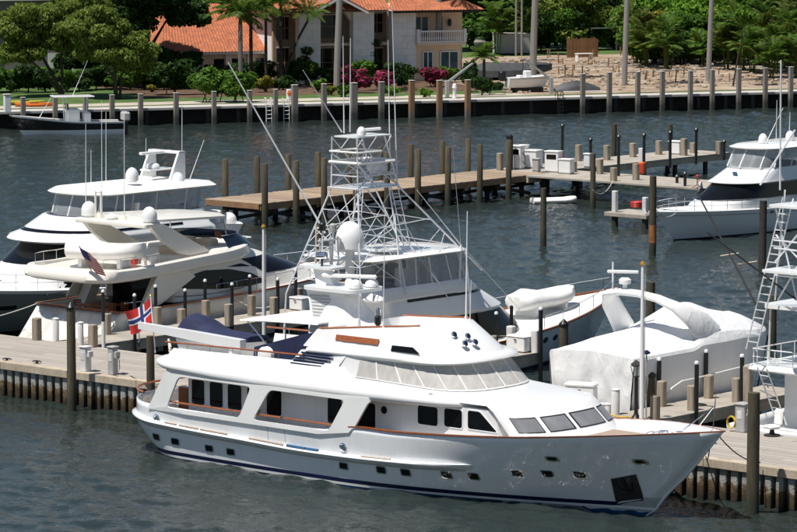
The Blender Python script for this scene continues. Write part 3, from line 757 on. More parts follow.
def fdeck(h, zf, x0, x1, ins=.05, n=40, m='deck_white', name='deck', parent=None, camber=.0):
    mb = MB(); vs = []; fs = []
    for i in range(n + 1):
        x = x0 + (x1 - x0) * i / n; z = zf(x) if callable(zf) else zf
        y = max(abs(h.at(x, z, -1).y) - ins, .01)
        for k in (-1, -.5, 0, .5, 1): vs.append((x, y * k, z + camber * (1 - k * k)))
    for i in range(n):
        for j in range(4): fs.append((i * 5 + j, (i + 1) * 5 + j, (i + 1) * 5 + j + 1, i * 5 + j + 1))
    return mb.add(vs, fs).build(name, m, parent)
fdeck(H1, 1.1, -1.45, 13, name='aft_deck', m='teak_deck', parent=yacht)
fdeck(H1, lambda x: _sh(x) - .42, 12.5, 24.5, name='foredeck', parent=yacht, camber=.06)
def rail_sweep(h, zf, prof, t0=0.0, t1=1.0, n=60, sgs=(-1, 1), mb=None):
    mb = mb or MB()
    for sg in sgs:
        rings = []
        for i in range(n + 1):
            q = i / n
            if h.tr and t0 == 0: q = q ** 1.7
            t = t0 + (t1 - t0) * q
            xs = h.stern(1) + (h.stem(1) - h.stern(1)) * t; z = zf(xs) if callable(zf) else zf
            fade = min(1, (t1 - t) / .05 + .02) if t1 < 1 else 1
            rings.append([h.P(t, (z + dz - h.keel) / (h.sheer(xs) - h.keel), sg, o * fade) for o, dz in prof])
        mb.loft(rings)
        if h.tr and t0 == 0 and sg == -1:       # across the transom
            a = rings[0]; b = [Vector((p.x, -p.y, p.z)) for p in a]; mb.loft([a, b])
    return mb
_rub = smooth_tab([(-1.5, 1.42), (-.5, 1.40), (.7, 1.30), (3.3, 1.20), (5.9, 1.14), (8.3, 1.07), (10.7, 1.07), (13, 1.12), (15.4, 1.20), (18, 1.36)])
rail_sweep(H1, _rub, [(0, -.17), (.19, -.08), (.24, 0), (.21, .05), (0, .08)], 0, .70).build('rub_rail', 'hull_white', yacht, 60)
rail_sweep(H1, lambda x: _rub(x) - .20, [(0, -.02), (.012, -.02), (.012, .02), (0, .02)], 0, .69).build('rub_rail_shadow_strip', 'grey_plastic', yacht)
_bs = smooth_tab([(-1.5, .26), (5, .22), (15, .25), (20, .29), (24, .34)])
H1.band(-.45, lambda x: _bs(x) - .14, .010).build('antifouling', 'bottom_blue', yacht)
H1.band(lambda x: _bs(x) - .14, _bs, .014).build('boot_stripe', 'navy_paint', yacht)
H1.band(lambda x: _bs(x) - .235, lambda x: _bs(x) - .145, .020, nz=1).build('boot_line', 'white_paint', yacht)
rail_sweep(H1, _sh, [(-.10, 0), (-.10, .045), (.035, .045), (.035, 0)], .465, 1.0).build('cap_rail', 'teak', yacht, 60)
# stern rail on posts and low bulwark rails in the side openings
def rail_run(pts, posts, r=.035, zdrop=.28, name='hand_rail', m='teak', post_m='chrome', parent=None, pr=.014):
    rr = MB().tube(pts, r, 6).build(name, m, parent)
    for p in posts: MB().tube([p, Vector(p) - Vector((0, 0, zdrop))], pr, 5).build('stanchion', post_m, rr)
    return rr
def hl(x, z, sg=-1, off=-.05): return H1.at(x, z, sg, off) 
pts = []
tt = [(.062 * (1 - k / 10)) for k in range(11)]
for t in tt: p = H1.P(t, 1, -1, -.05); p.z = 2.30; pts.append(p)
for t in reversed(tt): p = H1.P(t, 1, 1, -.05); p.z = 2.30; pts.append(p)
rail_run(pts, pts[1::2], .045, .34, 'stern_rail', parent=yacht)
for sg in (-1, 1):
    for x0, x1 in ((1.5, 5.5), (6.0, 7.4), (7.55, 9.95)):
        n = 8; pts = []
        for k in range(n + 1):
            x = x0 + (x1 - x0) * k / n; p = H1.at(x, 1.9, sg, -.05); p.z = 2.13; pts.append(p)
        rail_run(pts, pts[1::3], .04, .22, parent=yacht)
# side plates with slanting pillars and rounded openings
def yside(sg):
    def f(x, z): return sg * (abs(H1.at(min(max(x, .3), 16), 1.9, sg).y) + .005)
    return f
def opening(a, b, c, d, zb, zt, r=.22): return rpoly([(a, zb), (b, zb), (d, zt), (c, zt)], r, 4)
for sg in (-1, 1):
    out = [(.55, 1.75), (2.5, 1.75), (5.0, 1.75), (7.5, 1.75), (9.3, 1.75), (10.75, 1.95), (10.9, 2.10), (11.02, 2.16), (11.62, 3.05), (11.75, 3.16), (11.7, 3.3), (7, 3.3), (3.3, 3.3), (1.7, 3.4), (1.50, 3.2)]
    side_plate(out, [opening(1.60, 5.37, 2.24, 6.0, 1.915, 3.13), opening(6.06, 9.80, 6.92, 10.58, 1.915, 3.11)], yside(sg), .09, 'side_plate', 'gelcoat', yacht)
# main deckhouse under the overhang
hr = [ringp(2.0, 13.8, 2.3, 1.05, .4, .12, n=4), ringp(2.0, 14.0, 2.35, 1.08, .4, .12, n=4), ringp(2.0, 17.4, 2.35, 2.05, .4, .12, n=4), ringp(2.0, 17.3, 2.35, 3.27, .4, .12, n=4)]
MB().loft(hr).build('deckhouse', 'gelcoat', yacht, 30)
def pane(x0, x1, z0, z1, y, m='black_glass', r=.10, poly=None, parent=yacht, name='window', frame=True):
    for sg in (-1, 1):
        pl = rpoly(poly, r, 4) if poly else shift(rrect(x1 - x0, z1 - z0, r), (x0 + x1) / 2, (z0 + z1) / 2)
        yy = sg * y; w = MB().prism(pl, yy, yy + sg * .012, 'y').build(name, m, parent, smooth=0)
        if frame:
            cx = sum(p[0] for p in pl) / len(pl); cz = sum(p[1] for p in pl) / len(pl)
            big = [(cx + (a - cx) * 1.0 + math.copysign(.035, a - cx), cz + (b - cz) + math.copysign(.035, b - cz)) for a, b in pl]
            mb = MB(); n = len(pl)
            vs = [(a, yy + sg * .02, b) for a, b in big] + [(a, yy + sg * .02, b) for a, b in pl] + [(a, yy, b) for a, b in big] + [(a, yy, b) for a, b in pl]
            fs = [(i, (i + 1) % n, n + (i + 1) % n, n + i) for i in range(n)] + [(i, (i + 1) % n, 2 * n + (i + 1) % n, 2 * n + i) for i in range(n)] + [(n + i, n + (i + 1) % n, 3 * n + (i + 1) % n, 3 * n + i) for i in range(n)]
            mb.add(vs, fs).build('frame', 'gelcoat', w, smooth=0)
for a, b in ((2.26, 2.92), (3.19, 3.86), (4.11, 4.81), (5.1, 5.75), (6.07, 6.81), (9.07, 9.75), (10.5, 11.35)): pane(a, b, 2.04, 2.96, 2.351)
pane(13.33, 14.25, 2.46, 3.12, 2.351); pane(14.55, 15.36, 2.50, 3.14, 2.351)
pane(0, 0, 0, 0, 2.351, poly=[(15.62, 2.53), (16.95, 2.53), (16.15, 3.17), (15.62, 3.17)])
for sg in (-1, 1):
    MB().lathe([(.14, 0), (.14, .015)], 16, M=Matrix.Translation((11.75, sg * 2.351, 2.78)) @ Matrix.Rotation(R(90 * -sg), 4, 'X')).build('porthole', 'black_glass', yacht)
    MB().prism(rrect(.62, 1.75, .08), sg * 2.351, sg * 2.363, 'y', M=Matrix.Translation((12.35, 0, 2.15))).build('side_door', 'gelcoat', yacht, smooth=0)
    MB().prism(rrect(.75, 1.8, .05), sg * 2.351, sg * 2.36, 'y', M=Matrix.Translation((8.1, 0, 2.12))).build('side_door', 'gelcoat', yacht, smooth=0)
MB().box(1.96, 1.998, -.75, -.05, 1.15, 2.95).build('aft_door', 'teak', yacht, smooth=0); MB().box(1.96, 1.998, .05, .75, 1.15, 2.95).build('aft_door', 'teak', yacht, smooth=0)
MB().box(1.5, 1.98, -2.3, -2.0, 1.1, 2.6).build('aft_post', 'teak', yacht, smooth=0)
# stern bench and fittings on the aft deck
MB().box(-.9, -.4, -1.4, 1.4, 1.1, 1.55, b=.05).build('stern_bench', 'gelcoat', yacht)
def wl(x, y, z): return z - .20 * min(max((x - 11) / 4.2, 0), 1)
# upper deck overhang: rolled white edge following a gentle sheer
def zb_(x): return 3.10 + max(0, (x - 6.5) / 10.7) ** 2 * .24 + max(0, (6.5 - x) / 6.5) ** 2 * .36
def ow(base, top=None):
    def f(x, y, z): return z + (zb_(x) - 3.10) * base
    return f
rings = [ringp(.9, 16.3, 2.6, 3.12, 2.0, 1.2, warp=ow(1)), ringp(.35, 16.5, 3.02, 3.11, 2.2, 1.6, warp=ow(1)), ringp(.22, 16.6, 3.11, 3.19, 2.2, 1.7, warp=ow(.9)), ringp(.18, 16.6, 3.15, 3.32, 2.2, 1.7, warp=ow(.7)),
         ringp(.22, 16.55, 3.12, 3.48, 2.2, 1.7, warp=ow(.45)), ringp(.45, 16.4, 3.05, 3.60, 2.2, 1.7, warp=ow(.3)), ringp(.9, 16.2, 2.92, 3.68, 2.2, 1.6, warp=ow(.1))]
rings = [[Vector((p.x, p.y, p.z - (.26 * min(max((p.x - 12.5) / 4, 0), 1) * (k / 6)))) for p in r] for k, r in enumerate(rings)]
def narrow(x):
    q = min(max((x - 11.5) / 5.7, 0), 1); return 1 - .205 * q * q * (3 - 2 * q)
rings = [[Vector((p.x, p.y * narrow(p.x), p.z)) for p in r] for r in rings]
MB().loft(rings).build('upper_deck', 'gelcoat', yacht, 60)
MB().box(.15, 1.0, -1.1, -.2, 3.50, 3.60, b=.03).build('deck_hatch', 'gelcoat', yacht)
# raised front house with four raked windows
fr = [ringp(17.9, 19.4, 2.56, 2.15, 1.3, .1, pf=2.6), ringp(17.45, 18.95, 2.55, 2.60, 1.3, .1, pf=2.6), ringp(16.75, 18.2, 2.48, 3.25, 1.2, .1, pf=2.6), ringp(16.4, 17.95, 2.42, 3.42, 1.1, .1, pf=2.6)]
MB().loft(fr).build('front_house', 'gelcoat', yacht, 50)
nR = len(fr[0]); i0 = 9 + 5          # first index of the front curve (n=8: 9 corner points, 5 side points, 17 front points)
for a0, a1 in ((i0 + 1.2, i0 + 4.3), (i0 + 5.0, i0 + 7.3), (i0 + 7.75, i0 + 10.2), (i0 + 10.8, i0 + 13.3)):
    w = ring_panel(fr, a0, a1, 1.10, 1.74, .016, 6, 3).build('front_window', 'grey_glass', yacht, 60)
    mb = MB(); ring_panel(fr, a0 - .1, a1 + .1, 1.06, 1.10, .02, 6, 1, mb); ring_panel(fr, a0 - .1, a1 + .1, 1.73, 1.78, .02, 6, 1, mb); ring_panel(fr, a0 - .1, a0, 1.1, 1.74, .02, 1, 3, mb); ring_panel(fr, a1, a1 + .1, 1.1, 1.74, .02, 1, 3, mb); mb.build('frame', 'black_plastic', w, 60)
# roof fairing between the front house and the wheelhouse
rf_ = [ringp(12, 17.93, 2.42, 3.41, 1.5, .3, pf=2.6), ringp(12, 17.6, 2.38, 3.49, 1.6, .3, pf=2.6), ringp(12, 16.8, 2.34, 3.56, 1.7, .3, pf=2.5), ringp(12, 15.6, 2.32, 3.64, 1.8, .3, pf=2.5)]
MB().loft(rf_).build('roof_fairing', 'gelcoat', yacht, 60)
# upper side bulwark, sloping inboard, with teak rail
def ub(x, y, z): return z
for sg in (-1, 1):
    mb = MB(); n = 40; A = []; B = []; C = []; D = []
    for k in range(n + 1):
        x = 1.45 + (14.0 - 1.45) * k / n
        q = min(max((x - 9.75) / .7, 0), 1); q = q * q * (3 - 2 * q)
        zt = (4.12 + .018 * (x - 1.5)) * (1 - q) + wl(x, 0, 3.80) * q; nr = narrow(x)
        yt = 2.80 * (1 - q) + 2.80 * q; sl = .25 * (1 - k / n) if x < 3 else .25 * (1 - k / n)
        A.append((x - .1, sg * 3.0 * nr, wl(x, 0, 3.60))); B.append((x + sl, sg * yt * nr, zt - .05)); C.append((x + sl + .02, sg * (yt - .05) * nr, zt)); D.append((x + sl + .04, sg * (yt - .2) * nr, 3.6))
    mb.loft([A, B, C, D], closed=False); mb.add([A[0], B[0], C[0], D[0]], [(0, 1, 2, 3)]); mb.build('upper_bulwark', 'gelcoat', yacht, 30)
    pts = [Vector((1.3 + (8.2 - 1.3) * k / 12, sg * 2.76, 4.32 + .02 * 6.9 * k / 12)) for k in range(13)]
    rail_run(pts, pts[2::2], .035, .2, 'upper_rail', parent=yacht)
# wheelhouse tier with mesh covered windows
wr = [ringp(9.5, 15.6, 2.72, 3.66, 1.9, .2, hwf=2.42, pf=2.6, warp=wl), ringp(9.6, 15.4, 2.68, 3.86, 1.9, .2, hwf=2.38, pf=2.6, warp=wl), ringp(9.95, 14.55, 2.58, 4.54, 1.8, .2, hwf=2.2, pf=2.6), ringp(9.95, 14.5, 2.58, 4.6, 1.8, .2, hwf=2.2, pf=2.6)]
MB().loft(wr).build('wheelhouse', 'gelcoat', yacht, 40)
segs = [(9.4, 10.9), (11.0, 12.6), (12.7, 14.3), (14.4, 16.3), (16.45, 18.4), (18.55, 20.4), (20.55, 21.95)]
segs += [(44 - b, 44 - a) for a, b in reversed(segs)]
for k, (a, b) in enumerate(segs):
    w = ring_panel(wr, a, b, 1.06, 1.94, .012, 6, 3, skew=.0).build('windscreen_cover', 'mesh_cover', yacht, 60)
for a, b in zip(segs, segs[1:]):
    m0 = (a[1] + b[0]) / 2; ring_panel(wr, m0 - .06, m0 + .06, 1.03, 1.97, .03, 1, 3).build('mullion', 'white_canvas', yacht, 60)
for kk in (1.02, 1.96): ring_panel(wr, 9.3, 34.7, kk, kk + .05, .022, 60, 1).build('cover_hem', 'white_canvas', yacht, 60)
# brow and flybridge coaming
br = [ringp(8.2, 14.75, 2.66, 4.54, 1.8, .3, hwf=2.3, pf=2.6), ringp(8.15, 14.9, 2.74, 4.62, 1.8, .3, hwf=2.38, pf=2.6), ringp(8.2, 14.85, 2.72, 4.72, 1.8, .3, hwf=2.36, pf=2.6), ringp(8.3, 14.6, 2.58, 4.80, 1.8, .3, hwf=2.2, pf=2.6)]
MB().loft(br).build('brow', 'gelcoat', yacht, 60)
def ct(x, y, z): return z + (x - 8.3) * .085 if z > 5 else z
cr_ = [ringp(7.9, 14.5, 2.56, 4.76, 1.9, .3, hwf=2.15, pf=2.5), ringp(8.45, 13.2, 2.42, 5.36, 1.7, .3, hwf=1.75, pf=2.4, warp=ct), ringp(8.6, 13.0, 2.30, 5.38, 1.6, .3, hwf=1.62, pf=2.4, warp=ct), ringp(8.7, 12.9, 2.2, 4.95, 1.6, .3, hwf=1.6, pf=2.4)]
MB().loft(cr_).build('flybridge_coaming', 'gelcoat', yacht, 50)
pts = [rings_at(cr_, a * .5, 1.5) + Vector((0, 0, .03)) for a in range(8, 37)]
MB().tube([p for p in pts if p.x < 12.6], .04, 6).build('coaming_rail', 'teak', yacht)
pts2 = [Vector((p.x, -p.y, p.z)) for p in pts if p.x < 12.6]; MB().tube(pts2, .04, 6).build('coaming_rail', 'teak', yacht)
def coam(x, z, sg=-1, off=.0):
    zt = 5.36 + (x - 8.3) * .085; k = min(max((z - 4.76) / (zt - 4.76), 0), 1); q = min(max((x - 8.2) / 4.4, 0), 1)
    return sg * ((2.56 - .41 * q) * (1 - k) + (2.42 - .67 * q) * k + off)
def on_coam(poly, m, name, d=.02, parent=yacht):
    for sg in (-1, 1):
        n = len(poly); A = [(x, coam(x, z, sg, d), z) for x, z in poly]; B_ = [(x, coam(x, z, sg, -.01), z) for x, z in poly]
        MB().add(A + B_, [tuple(range(n))] + [(i, (i + 1) % n, n + (i + 1) % n, n + i) for i in range(n)]).build(name, m, parent, smooth=0)
on_coam([(9.45, 5.07), (11.3, 5.05), (11.3, 5.24), (9.45, 5.27)], 'teak', 'name_board', .03)
on_coam(rpoly([(11.9, 4.88), (13.2, 4.88), (12.8, 5.08), (11.9, 5.08)], .03), 'black_glass', 'small_window', .012)
for k in range(5):
    z = 4.14 + .10 * k; x0 = 7.68 + .10 * k; y_ = 2.86 - .20 * (z - 4.0) / .62
    for sg in (-1, 1): MB().box(x0, x0 + 1.5, -.012, .035, -.026, .026).build('louvre', 'navy_paint', yacht, smooth=0).location = (0, sg * y_, z)
for sg in (-1, 1):
    a = [(7.5, sg * 2.80, 4.0), (9.7, sg * 2.71, 4.0), (10.2, sg * 2.58, 4.62), (8.0, sg * 2.60, 4.62)]
    b_ = [(x, y - sg * .15, z) for x, y, z in a]; MB().loft([a, b_]).build('louvre_panel', 'gelcoat', yacht, smooth=0)
# searchlights / horn cluster on the front slope
hc = MB(); base = [(13.5, -.75, 5.25), (13.75, -.3, 5.17), (14.0, -.75, 4.98), (14.05, -.25, 4.98)]
for x, y, z in base:
    l_ = MB().lathe([(.06, 0), (.11, .07), (.13, .14), (.11, .19), (.001, .195)], 10, M=Matrix.Translation((x, y, z + .17)) @ Matrix.Rotation(R(70), 4, 'Y')).build('spotlight', 'chrome', yacht)
    MB().tube([(x, y, z - .1), (x, y, z + .17)], .02, 5).build('bracket', 'chrome', l_)
    MB().lathe([(.08, .0), (.08, .008)], 10, M=Matrix.Translation((x, y, z + .17)) @ Matrix.Rotation(R(70), 4, 'Y') @ Matrix.Translation((0, 0, .195))).build('lens', 'blue_glass', l_)
# mast: two-legged arch with louvres, platforms, radar bar
for sg in (-1, 1):
    a = [(8.3, sg * .75, 5.2), (10.0, sg * .75, 5.2), (10.0, sg * 1.0, 5.2), (8.3, sg * 1.0, 5.2)]
mb = MB()
def tower(z, xa, xb, hw): return [(xa, -hw, z), (xb, -hw * .55, z), (xb, hw * .55, z), (xa, hw, z)]
mb.loft([tower(5.0, 7.0, 9.6, 1.05), tower(5.6, 6.95, 8.9, .95), tower(6.1, 6.8, 8.3, .85), tower(6.55, 6.6, 7.9, .8)])
mb.build('mast_base', 'gelcoat', yacht, 30)
mb = MB(); mb.loft([[(7.8 + .9 * math.cos(a) * k, .62 * math.sin(a) * k - .2, z) for a in [2 * math.pi * i / 14 for i in range(14)]] for z, k in ((5.0, 1.55), (5.5, 1.3), (5.95, .95), (6.25, .6), (6.4, .25))]); mb.build('mast_fairing', 'gelcoat', yacht, 60)
def tw(z, f):
    q = interp([(5.0, 0), (5.6, 1), (6.1, 2), (6.55, 3)], z); tab = [(7.0, 9.6, 1.05), (6.95, 8.9, .95), (6.8, 8.3, .85), (6.6, 7.9, .8)]; a = min(int(q), 2); t = q - a
    xa, xb, hw = [tab[a][c] * (1 - t) + tab[a + 1][c] * t for c in range(3)]; return xa + (xb - xa) * f, hw * (1 - .45 * f)
for k in range(7):
    z = 5.62 + .115 * k
    for sg in (-1, 1):
        q = [(*tw(z, .06), z), (*tw(z, .62), z), (*tw(z + .05, .62), z + .05), (*tw(z + .05, .06), z + .05)]; A = [(x, sg * (y + .02), zz) for x, y, zz in q]; B__ = [(x, sg * (y - .01), zz) for x, y, zz in q]
        MB().loft([A, B__]).build('louvre', 'grey_plastic', yacht, smooth=0)
MB().prism(rrect(2.6, 1.9, .4), 6.54, 6.66, 'z', M=Matrix.Translation((7.7, 0, 0))).build('mast_platform', 'gelcoat', yacht, 40)
mb = MB(); mb.loft([tower(6.66, 6.7, 7.4, .34), tower(7.25, 6.45, 6.95, .26)]); mb.build('mast_top', 'gelcoat', yacht, 30)
MB().prism(rrect(1.5, .9, .2), 7.25, 7.33, 'z', M=Matrix.Translation((6.75, 0, 0))).build('mast_shelf', 'gelcoat', yacht, 40)
r_ = MB().box(-1.05, 1.05, -.07, .07, -.07, .07, b=.05).build('radar_bar', 'gelcoat', yacht); r_.location = (8.0, 0, 7.05); r_.rotation_euler = (0, 0, R(25))
MB().lathe([(.16, 0), (.16, .2), (.1, .3)], 10).build('radar_motor', 'gelcoat', yacht).location = (8.0, 0, 6.66)
MB().lathe(dome_prof(.28, .34), 14).build('satellite_dome', 'gelcoat', yacht).location = (8.6, -.35, 6.665)
MB().lathe(dome_prof(.25, .3), 14).build('satellite_dome', 'gelcoat', yacht).location = (8.7, .45, 6.665)
sl = MB().lathe([(.12, -.2), (.14, -.1), (.14, .15), (.1, .2)], 12, M=Matrix.Rotation(R(80), 4, 'Y')).build('searchlight', 'chrome', yacht); sl.location = (6.75, -.1, 7.72); sl.rotation_euler = (0, R(8), R(20))
MB().tube([(6.75, -.1, 7.33), (6.75, -.1, 7.6)], .04, 6).build('searchlight_post', 'black_plastic', yacht)
MB().lathe([(.10, 0), (.13, .05), (.13, .25), (.08, .3)], 10).build('mast_light', 'black_plastic', yacht).location = (6.55, .15, 8.6)
MB().tube([(6.55, .15, 7.33), (6.55, .15, 8.6)], .03, 6).build('mast_pole', 'gelcoat', yacht)
for x, y, z1, r in ((9.9, -1.6, 9.4, .02), (11.2, -1.75, 9.6, .024), (12.3, 1.5, 9.6, .035), (12.9, 1.0, 7.2, .018)):
    MB().tube([(x, y, 5.6), (x + .05, y, z1)], r, 5, r1=r * .5).build('whip_antenna', 'white_paint', yacht); MB().lathe([(.07, 0), (.05, .3)], 8).build('antenna_base', 'white_paint', yacht).location = (x, y, 5.5)
l_ = MB().lathe([(.09, 0), (.07, .2), (.12, .24), (.12, .5), (.05, .56)], 8).build('deck_lantern', 'black_plastic', yacht); l_.location = (10.8, -1.6, 5.45)
MB().lathe([(.10, 0), (.10, .2), (.02, .28)], 8).build('lantern_glass', 'chrome', l_).location = (0, 0, .56)
# white awning aft of the mast
aw = [[(4.15, -1.75, 5.25), (5.5, -1.85, 5.36), (7.9, -1.6, 5.40), (7.9, 1.6, 5.40), (5.5, 1.85, 5.36), (4.15, 1.75, 5.25)], [(4.15, -1.75, 5.30), (5.5, -1.8, 5.42), (7.9, -1.55, 5.46), (7.9, 1.55, 5.46), (5.5, 1.8, 5.42), (4.15, 1.75, 5.30)]]
MB().loft(aw).build('awning', 'white_canvas', yacht, 30)
for x, y, x2 in ((4.4, -1.6, 6.3), (4.4, 1.6, 6.3), (6.4, -1.7, 6.4), (6.4, 1.7, 6.4)): MB().tube([(x, y, 5.25), (x2, y, 3.7)], .03, 6).build('awning_pole', 'chrome', yacht)
MB().box(7.9, 8.02, -.25, .15, 4.85, 5.4).build('mast_door', 'teak', yacht, smooth=0)
MB().box(5.4, 8.0, -.9, 1.9, 3.7, 4.3).build('bar_counter', 'gelcoat', yacht, smooth=0)
# blue covered furniture at the aft end of the flybridge house
bl = [(5.3, 3.68), (7.9, 3.68), (8.45, 5.25), (7.9, 5.15), (5.4, 4.45)]
MB().prism(bl, -2.3, -1.0, 'y').build('navy_cover', 'navy_canvas', yacht, smooth=30)
MB().lathe([(.34, 0), (.34, .18), (.28, .22)], 16, M=Matrix.Rotation(R(90), 4, 'X')).build('life_ring', 'white_canvas', yacht).location = (6.1, -2.33, 4.2)
# crane boom with white arm over the tender
mb = MB(); mb.lathe([(.22, 0), (.20, .5), (.24, .55), (.24, .8)], 12); mb.build('crane_post', 'gelcoat', yacht).location = (4.1, -2.0, 3.7)
A = Vector((4.6, -2.05, 4.42)); B_ = Vector((-.55, -2.25, 4.72))
mb = MB(); d_ = (B_ - A); 
def rect_at(p, w, h): return [(p.x, p.y - w, p.z - h), (p.x, p.y + w, p.z - h), (p.x, p.y + w, p.z + h), (p.x, p.y - w, p.z + h)]
mb.loft([rect_at(A, .16, .19), rect_at(A.lerp(B_, .5), .14, .17), rect_at(B_, .11, .12)]); mb.build('crane_boom', 'gelcoat', yacht, smooth=0)
MB().tube([B_ + Vector((-.05, 0, -.05)), B_ + Vector((-.05, 0, -.65))], .02, 5).build('crane_wire', 'chrome', yacht)
MB().lathe([(.02, -.12), (.09, -.06), (.09, .06), (.02, .12)], 8).build('crane_hook', 'black_plastic', yacht).location = B_ + Vector((-.05, 0, -.7))
mb = MB()
for k in range(5): mb.tube([(1.05 + .04 * k, -2.35 - .03 * k, 4.35 - .1 * k), (1.3, -2.5, 4.1 - .08 * k), (1.15, -2.3, 3.8)], .04, 5)
mb.build('fall_rope', 'rope_white', yacht)
# ---- hull openings
for px, py in [(156.5, 437), (175.5, 441.5), (209.5, 448.5), (231, 452), (344, 466), (381.5, 470), (406, 472.5), (447, 475), (474, 476.5), (517.5, 473.5), (548, 474), (580, 475)]:
    x, z = hull_hit(H1, px, py)
    for sg in (-1, 1):
        w = H1.patch(shift(rrect(.38, .22, .05), x, z), sg, .012, .05).build('porthole', 'black_glass', yacht, smooth=0)
        pl = shift(rrect(.38, .22, .05), x, z); bg_ = shift(rrect(.45, .29, .07), x, z); n = len(pl)
        MB().add([H1.at(a, b, sg, .03) for a, b in bg_] + [H1.at(a, b, sg, .03) for a, b in pl] + [H1.at(a, b, sg, -.01) for a, b in bg_], [(i, (i + 1) % n, n + (i + 1) % n, n + i) for i in range(n)] + [(i, (i + 1) % n, 2 * n + (i + 1) % n, 2 * n + i) for i in range(n)]).build('frame', 'chrome', w, smooth=0)
def hull_slot(x, z, w, h, m, name, off=.02, sgs=(-1, 1)):
    for sg in sgs: H1.patch(shift(rrect(w, h, min(w, h) * .4), x, z), sg, off, .05).build(name, m, yacht, smooth=0)
for px, py in [(154, 419), (342, 447.5)]:
    x, z = ypx(px, py, -3.1)
    for sg in (-1, 1):
        o = MB().lathe([(.17, 0), (.17, .03), (.12, .05), (.10, .03), (.001, .03)], 14).build('hawse_fitting', 'chrome', yacht); p = H1.at(x, z, sg, .0); o.location = p; o.rotation_euler = (R(90 * -sg) if sg > 0 else R(90), 0, 0)
for px, py in [(552.5, 459), (641, 462)]:
    x, z = hull_hit(H1, px, py, -2)
    for sg in (-1, 1):
        o = H1.patch(shift(rrect(.5, .22, .1), x, z), sg, .03, .06).build('hawse_fitting', 'chrome', yacht, smooth=0); H1.patch(shift(rrect(.34, .12, .06), x, z), sg, .036, .01).build('hole', 'black_glass', o, smooth=0)
# teak fender strips and blue boarding pads along the ledge
def ledge(x0, x1, m, name, r=.032, zo=.09):
    for sg in (-1, 1):
        pts = []
        for k in range(5):
            x = x0 + (x1 - x0) * k / 4; p = H1.at(x, _rub(x) + .06, sg, .13); p.z = _rub(x) + zo; pts.append(p)
        MB().tube(pts, r, 6).build(name, m, yacht)
for a, b in ((1.55, 2.15), (2.3, 3.3), (3.4, 4.8), (5.9, 6.9), (6.9, 7.6), (11.35, 12.7)): ledge(a, b, 'teak_deck', 'step_strip')
ledge(7.8, 8.7, 'bottom_blue', 'boarding_pad', .06); ledge(8.75, 9.3, 'bottom_blue', 'boarding_pad', .06)
for x in (6.75, 7.6):
    for sg in (-1, 1): H1.patch([(x, 1.25), (x + .015, 1.25), (x + .015, 1.9), (x, 1.9)], sg, .01, .02).build('gate_seam', 'grey_plastic', yacht, smooth=0)
# anchor pocket with anchor
c = [hull_hit(H1, *q, -1.5) for q in [(611, 479), (636, 474.5), (644, 501), (617, 505.5)]]
for sg in (-1, 1):
    w = H1.patch(c, sg, .02, .05).build('anchor_pocket', 'dark_rubber', yacht, smooth=0)
    cx = sum(p[0] for p in c) / 4; cz = sum(p[1] for p in c) / 4
    ii = [(cx + (a - cx) * .86, cz + (b - cz) * .88) for a, b in c]
    H1.patch(ii, sg, .026, .01).build('recess', 'iron_black', w, smooth=0)
    lo = [ii[3], ii[2], (ii[2][0] * .62 + ii[1][0] * .38, ii[2][1] * .62 + ii[1][1] * .38), (ii[3][0] * .62 + ii[0][0] * .38, ii[3][1] * .62 + ii[0][1] * .38)]
    H1.patch(lo, sg, .034, .01).build('chafe_plate', 'aluminium', w, smooth=0)
    mb = MB(); p0 = H1.at(cx, cz + .42, sg, .06); p1 = H1.at(cx + .05, cz - .1, sg, .1); mb.tube([p0, p1], .05, 6)
    for dx in (-.28, .28): mb.tube([p1, H1.at(cx + dx * .7, cz - .02, sg, .12), H1.at(cx + dx, cz + .28, sg, .10)], .045, 5, r1=.02)
    mb.build('anchor', 'iron_black', w)
bw_ = [hull_hit(H1, *q, -1.0) for q in [(617, 507), (662, 497), (655, 514), (617, 516)]]
for sg in (-1, 1): H1.band(.05, .55, .02, t0=.935, t1=1.0, nx=8, sgs=(sg,)).build('bow_wear_plate', 'grey_plastic', yacht)
# foredeck: teak pad, windlass, rail, bow staff
MB().prism(rrect(2.4, 3.2, .25), 2.30, 2.36, 'z', M=Matrix.Translation((19.9, 0, 0))).build('trunk_pad_base', 'gelcoat', yacht, 40)
for k in range(10): MB().box(18.95 , 21.0 - abs(k - 4.5) * .03, -1.5 + .3 * k, -1.5 + .3 * k + .285, 2.361, 2.40).build('teak_board', 'teak_deck', yacht, smooth=0)
MB().lathe([(.16, 0), (.16, .1), (.09, .15), (.09, .3), (.17, .34), (.17, .38)], 12).build('windlass', 'chrome', yacht).location = (22.3, 0, 2.5)
MB().lathe([(.13, 0), (.13, .08), (.08, .12), (.08, .26), (.14, .3)], 12).build('windlass', 'chrome', yacht).location = (22.7, .35, 2.55)
for sg in (-1, 1):
    for x in (19.5, 20.4, 21.3, 22.2, 23.0):
        p = H1.at(x, _sh(x) - .02, sg, -.12); MB().tube([p, (p.x, p.y - sg * .22, p.z - .38)], .022, 5).build('bulwark_stay', 'gelcoat', yacht)
mb = MB()
for k in range(9): mb.tube([(21.2 + .28 * k, .9 - .09 * k, 2.62 + .03 * k), (21.3 + .28 * k, .5 - .05 * k, 2.66 + .03 * k), (21.5 + .25 * k, -.2, 2.62 + .03 * k)], .025, 4)
mb.build('anchor_chain', 'chrome', yacht)
MB().tube([(24.35, 0, 3.1), (24.45, 0, 4.3)], .02, 5).build('jack_staff', 'chrome', yacht)
for sg in (-1, 1): MB().tube([(24.4, 0, 3.95), (23.4, sg * .45, 3.05)], .018, 5).build('staff_stay', 'chrome', yacht)
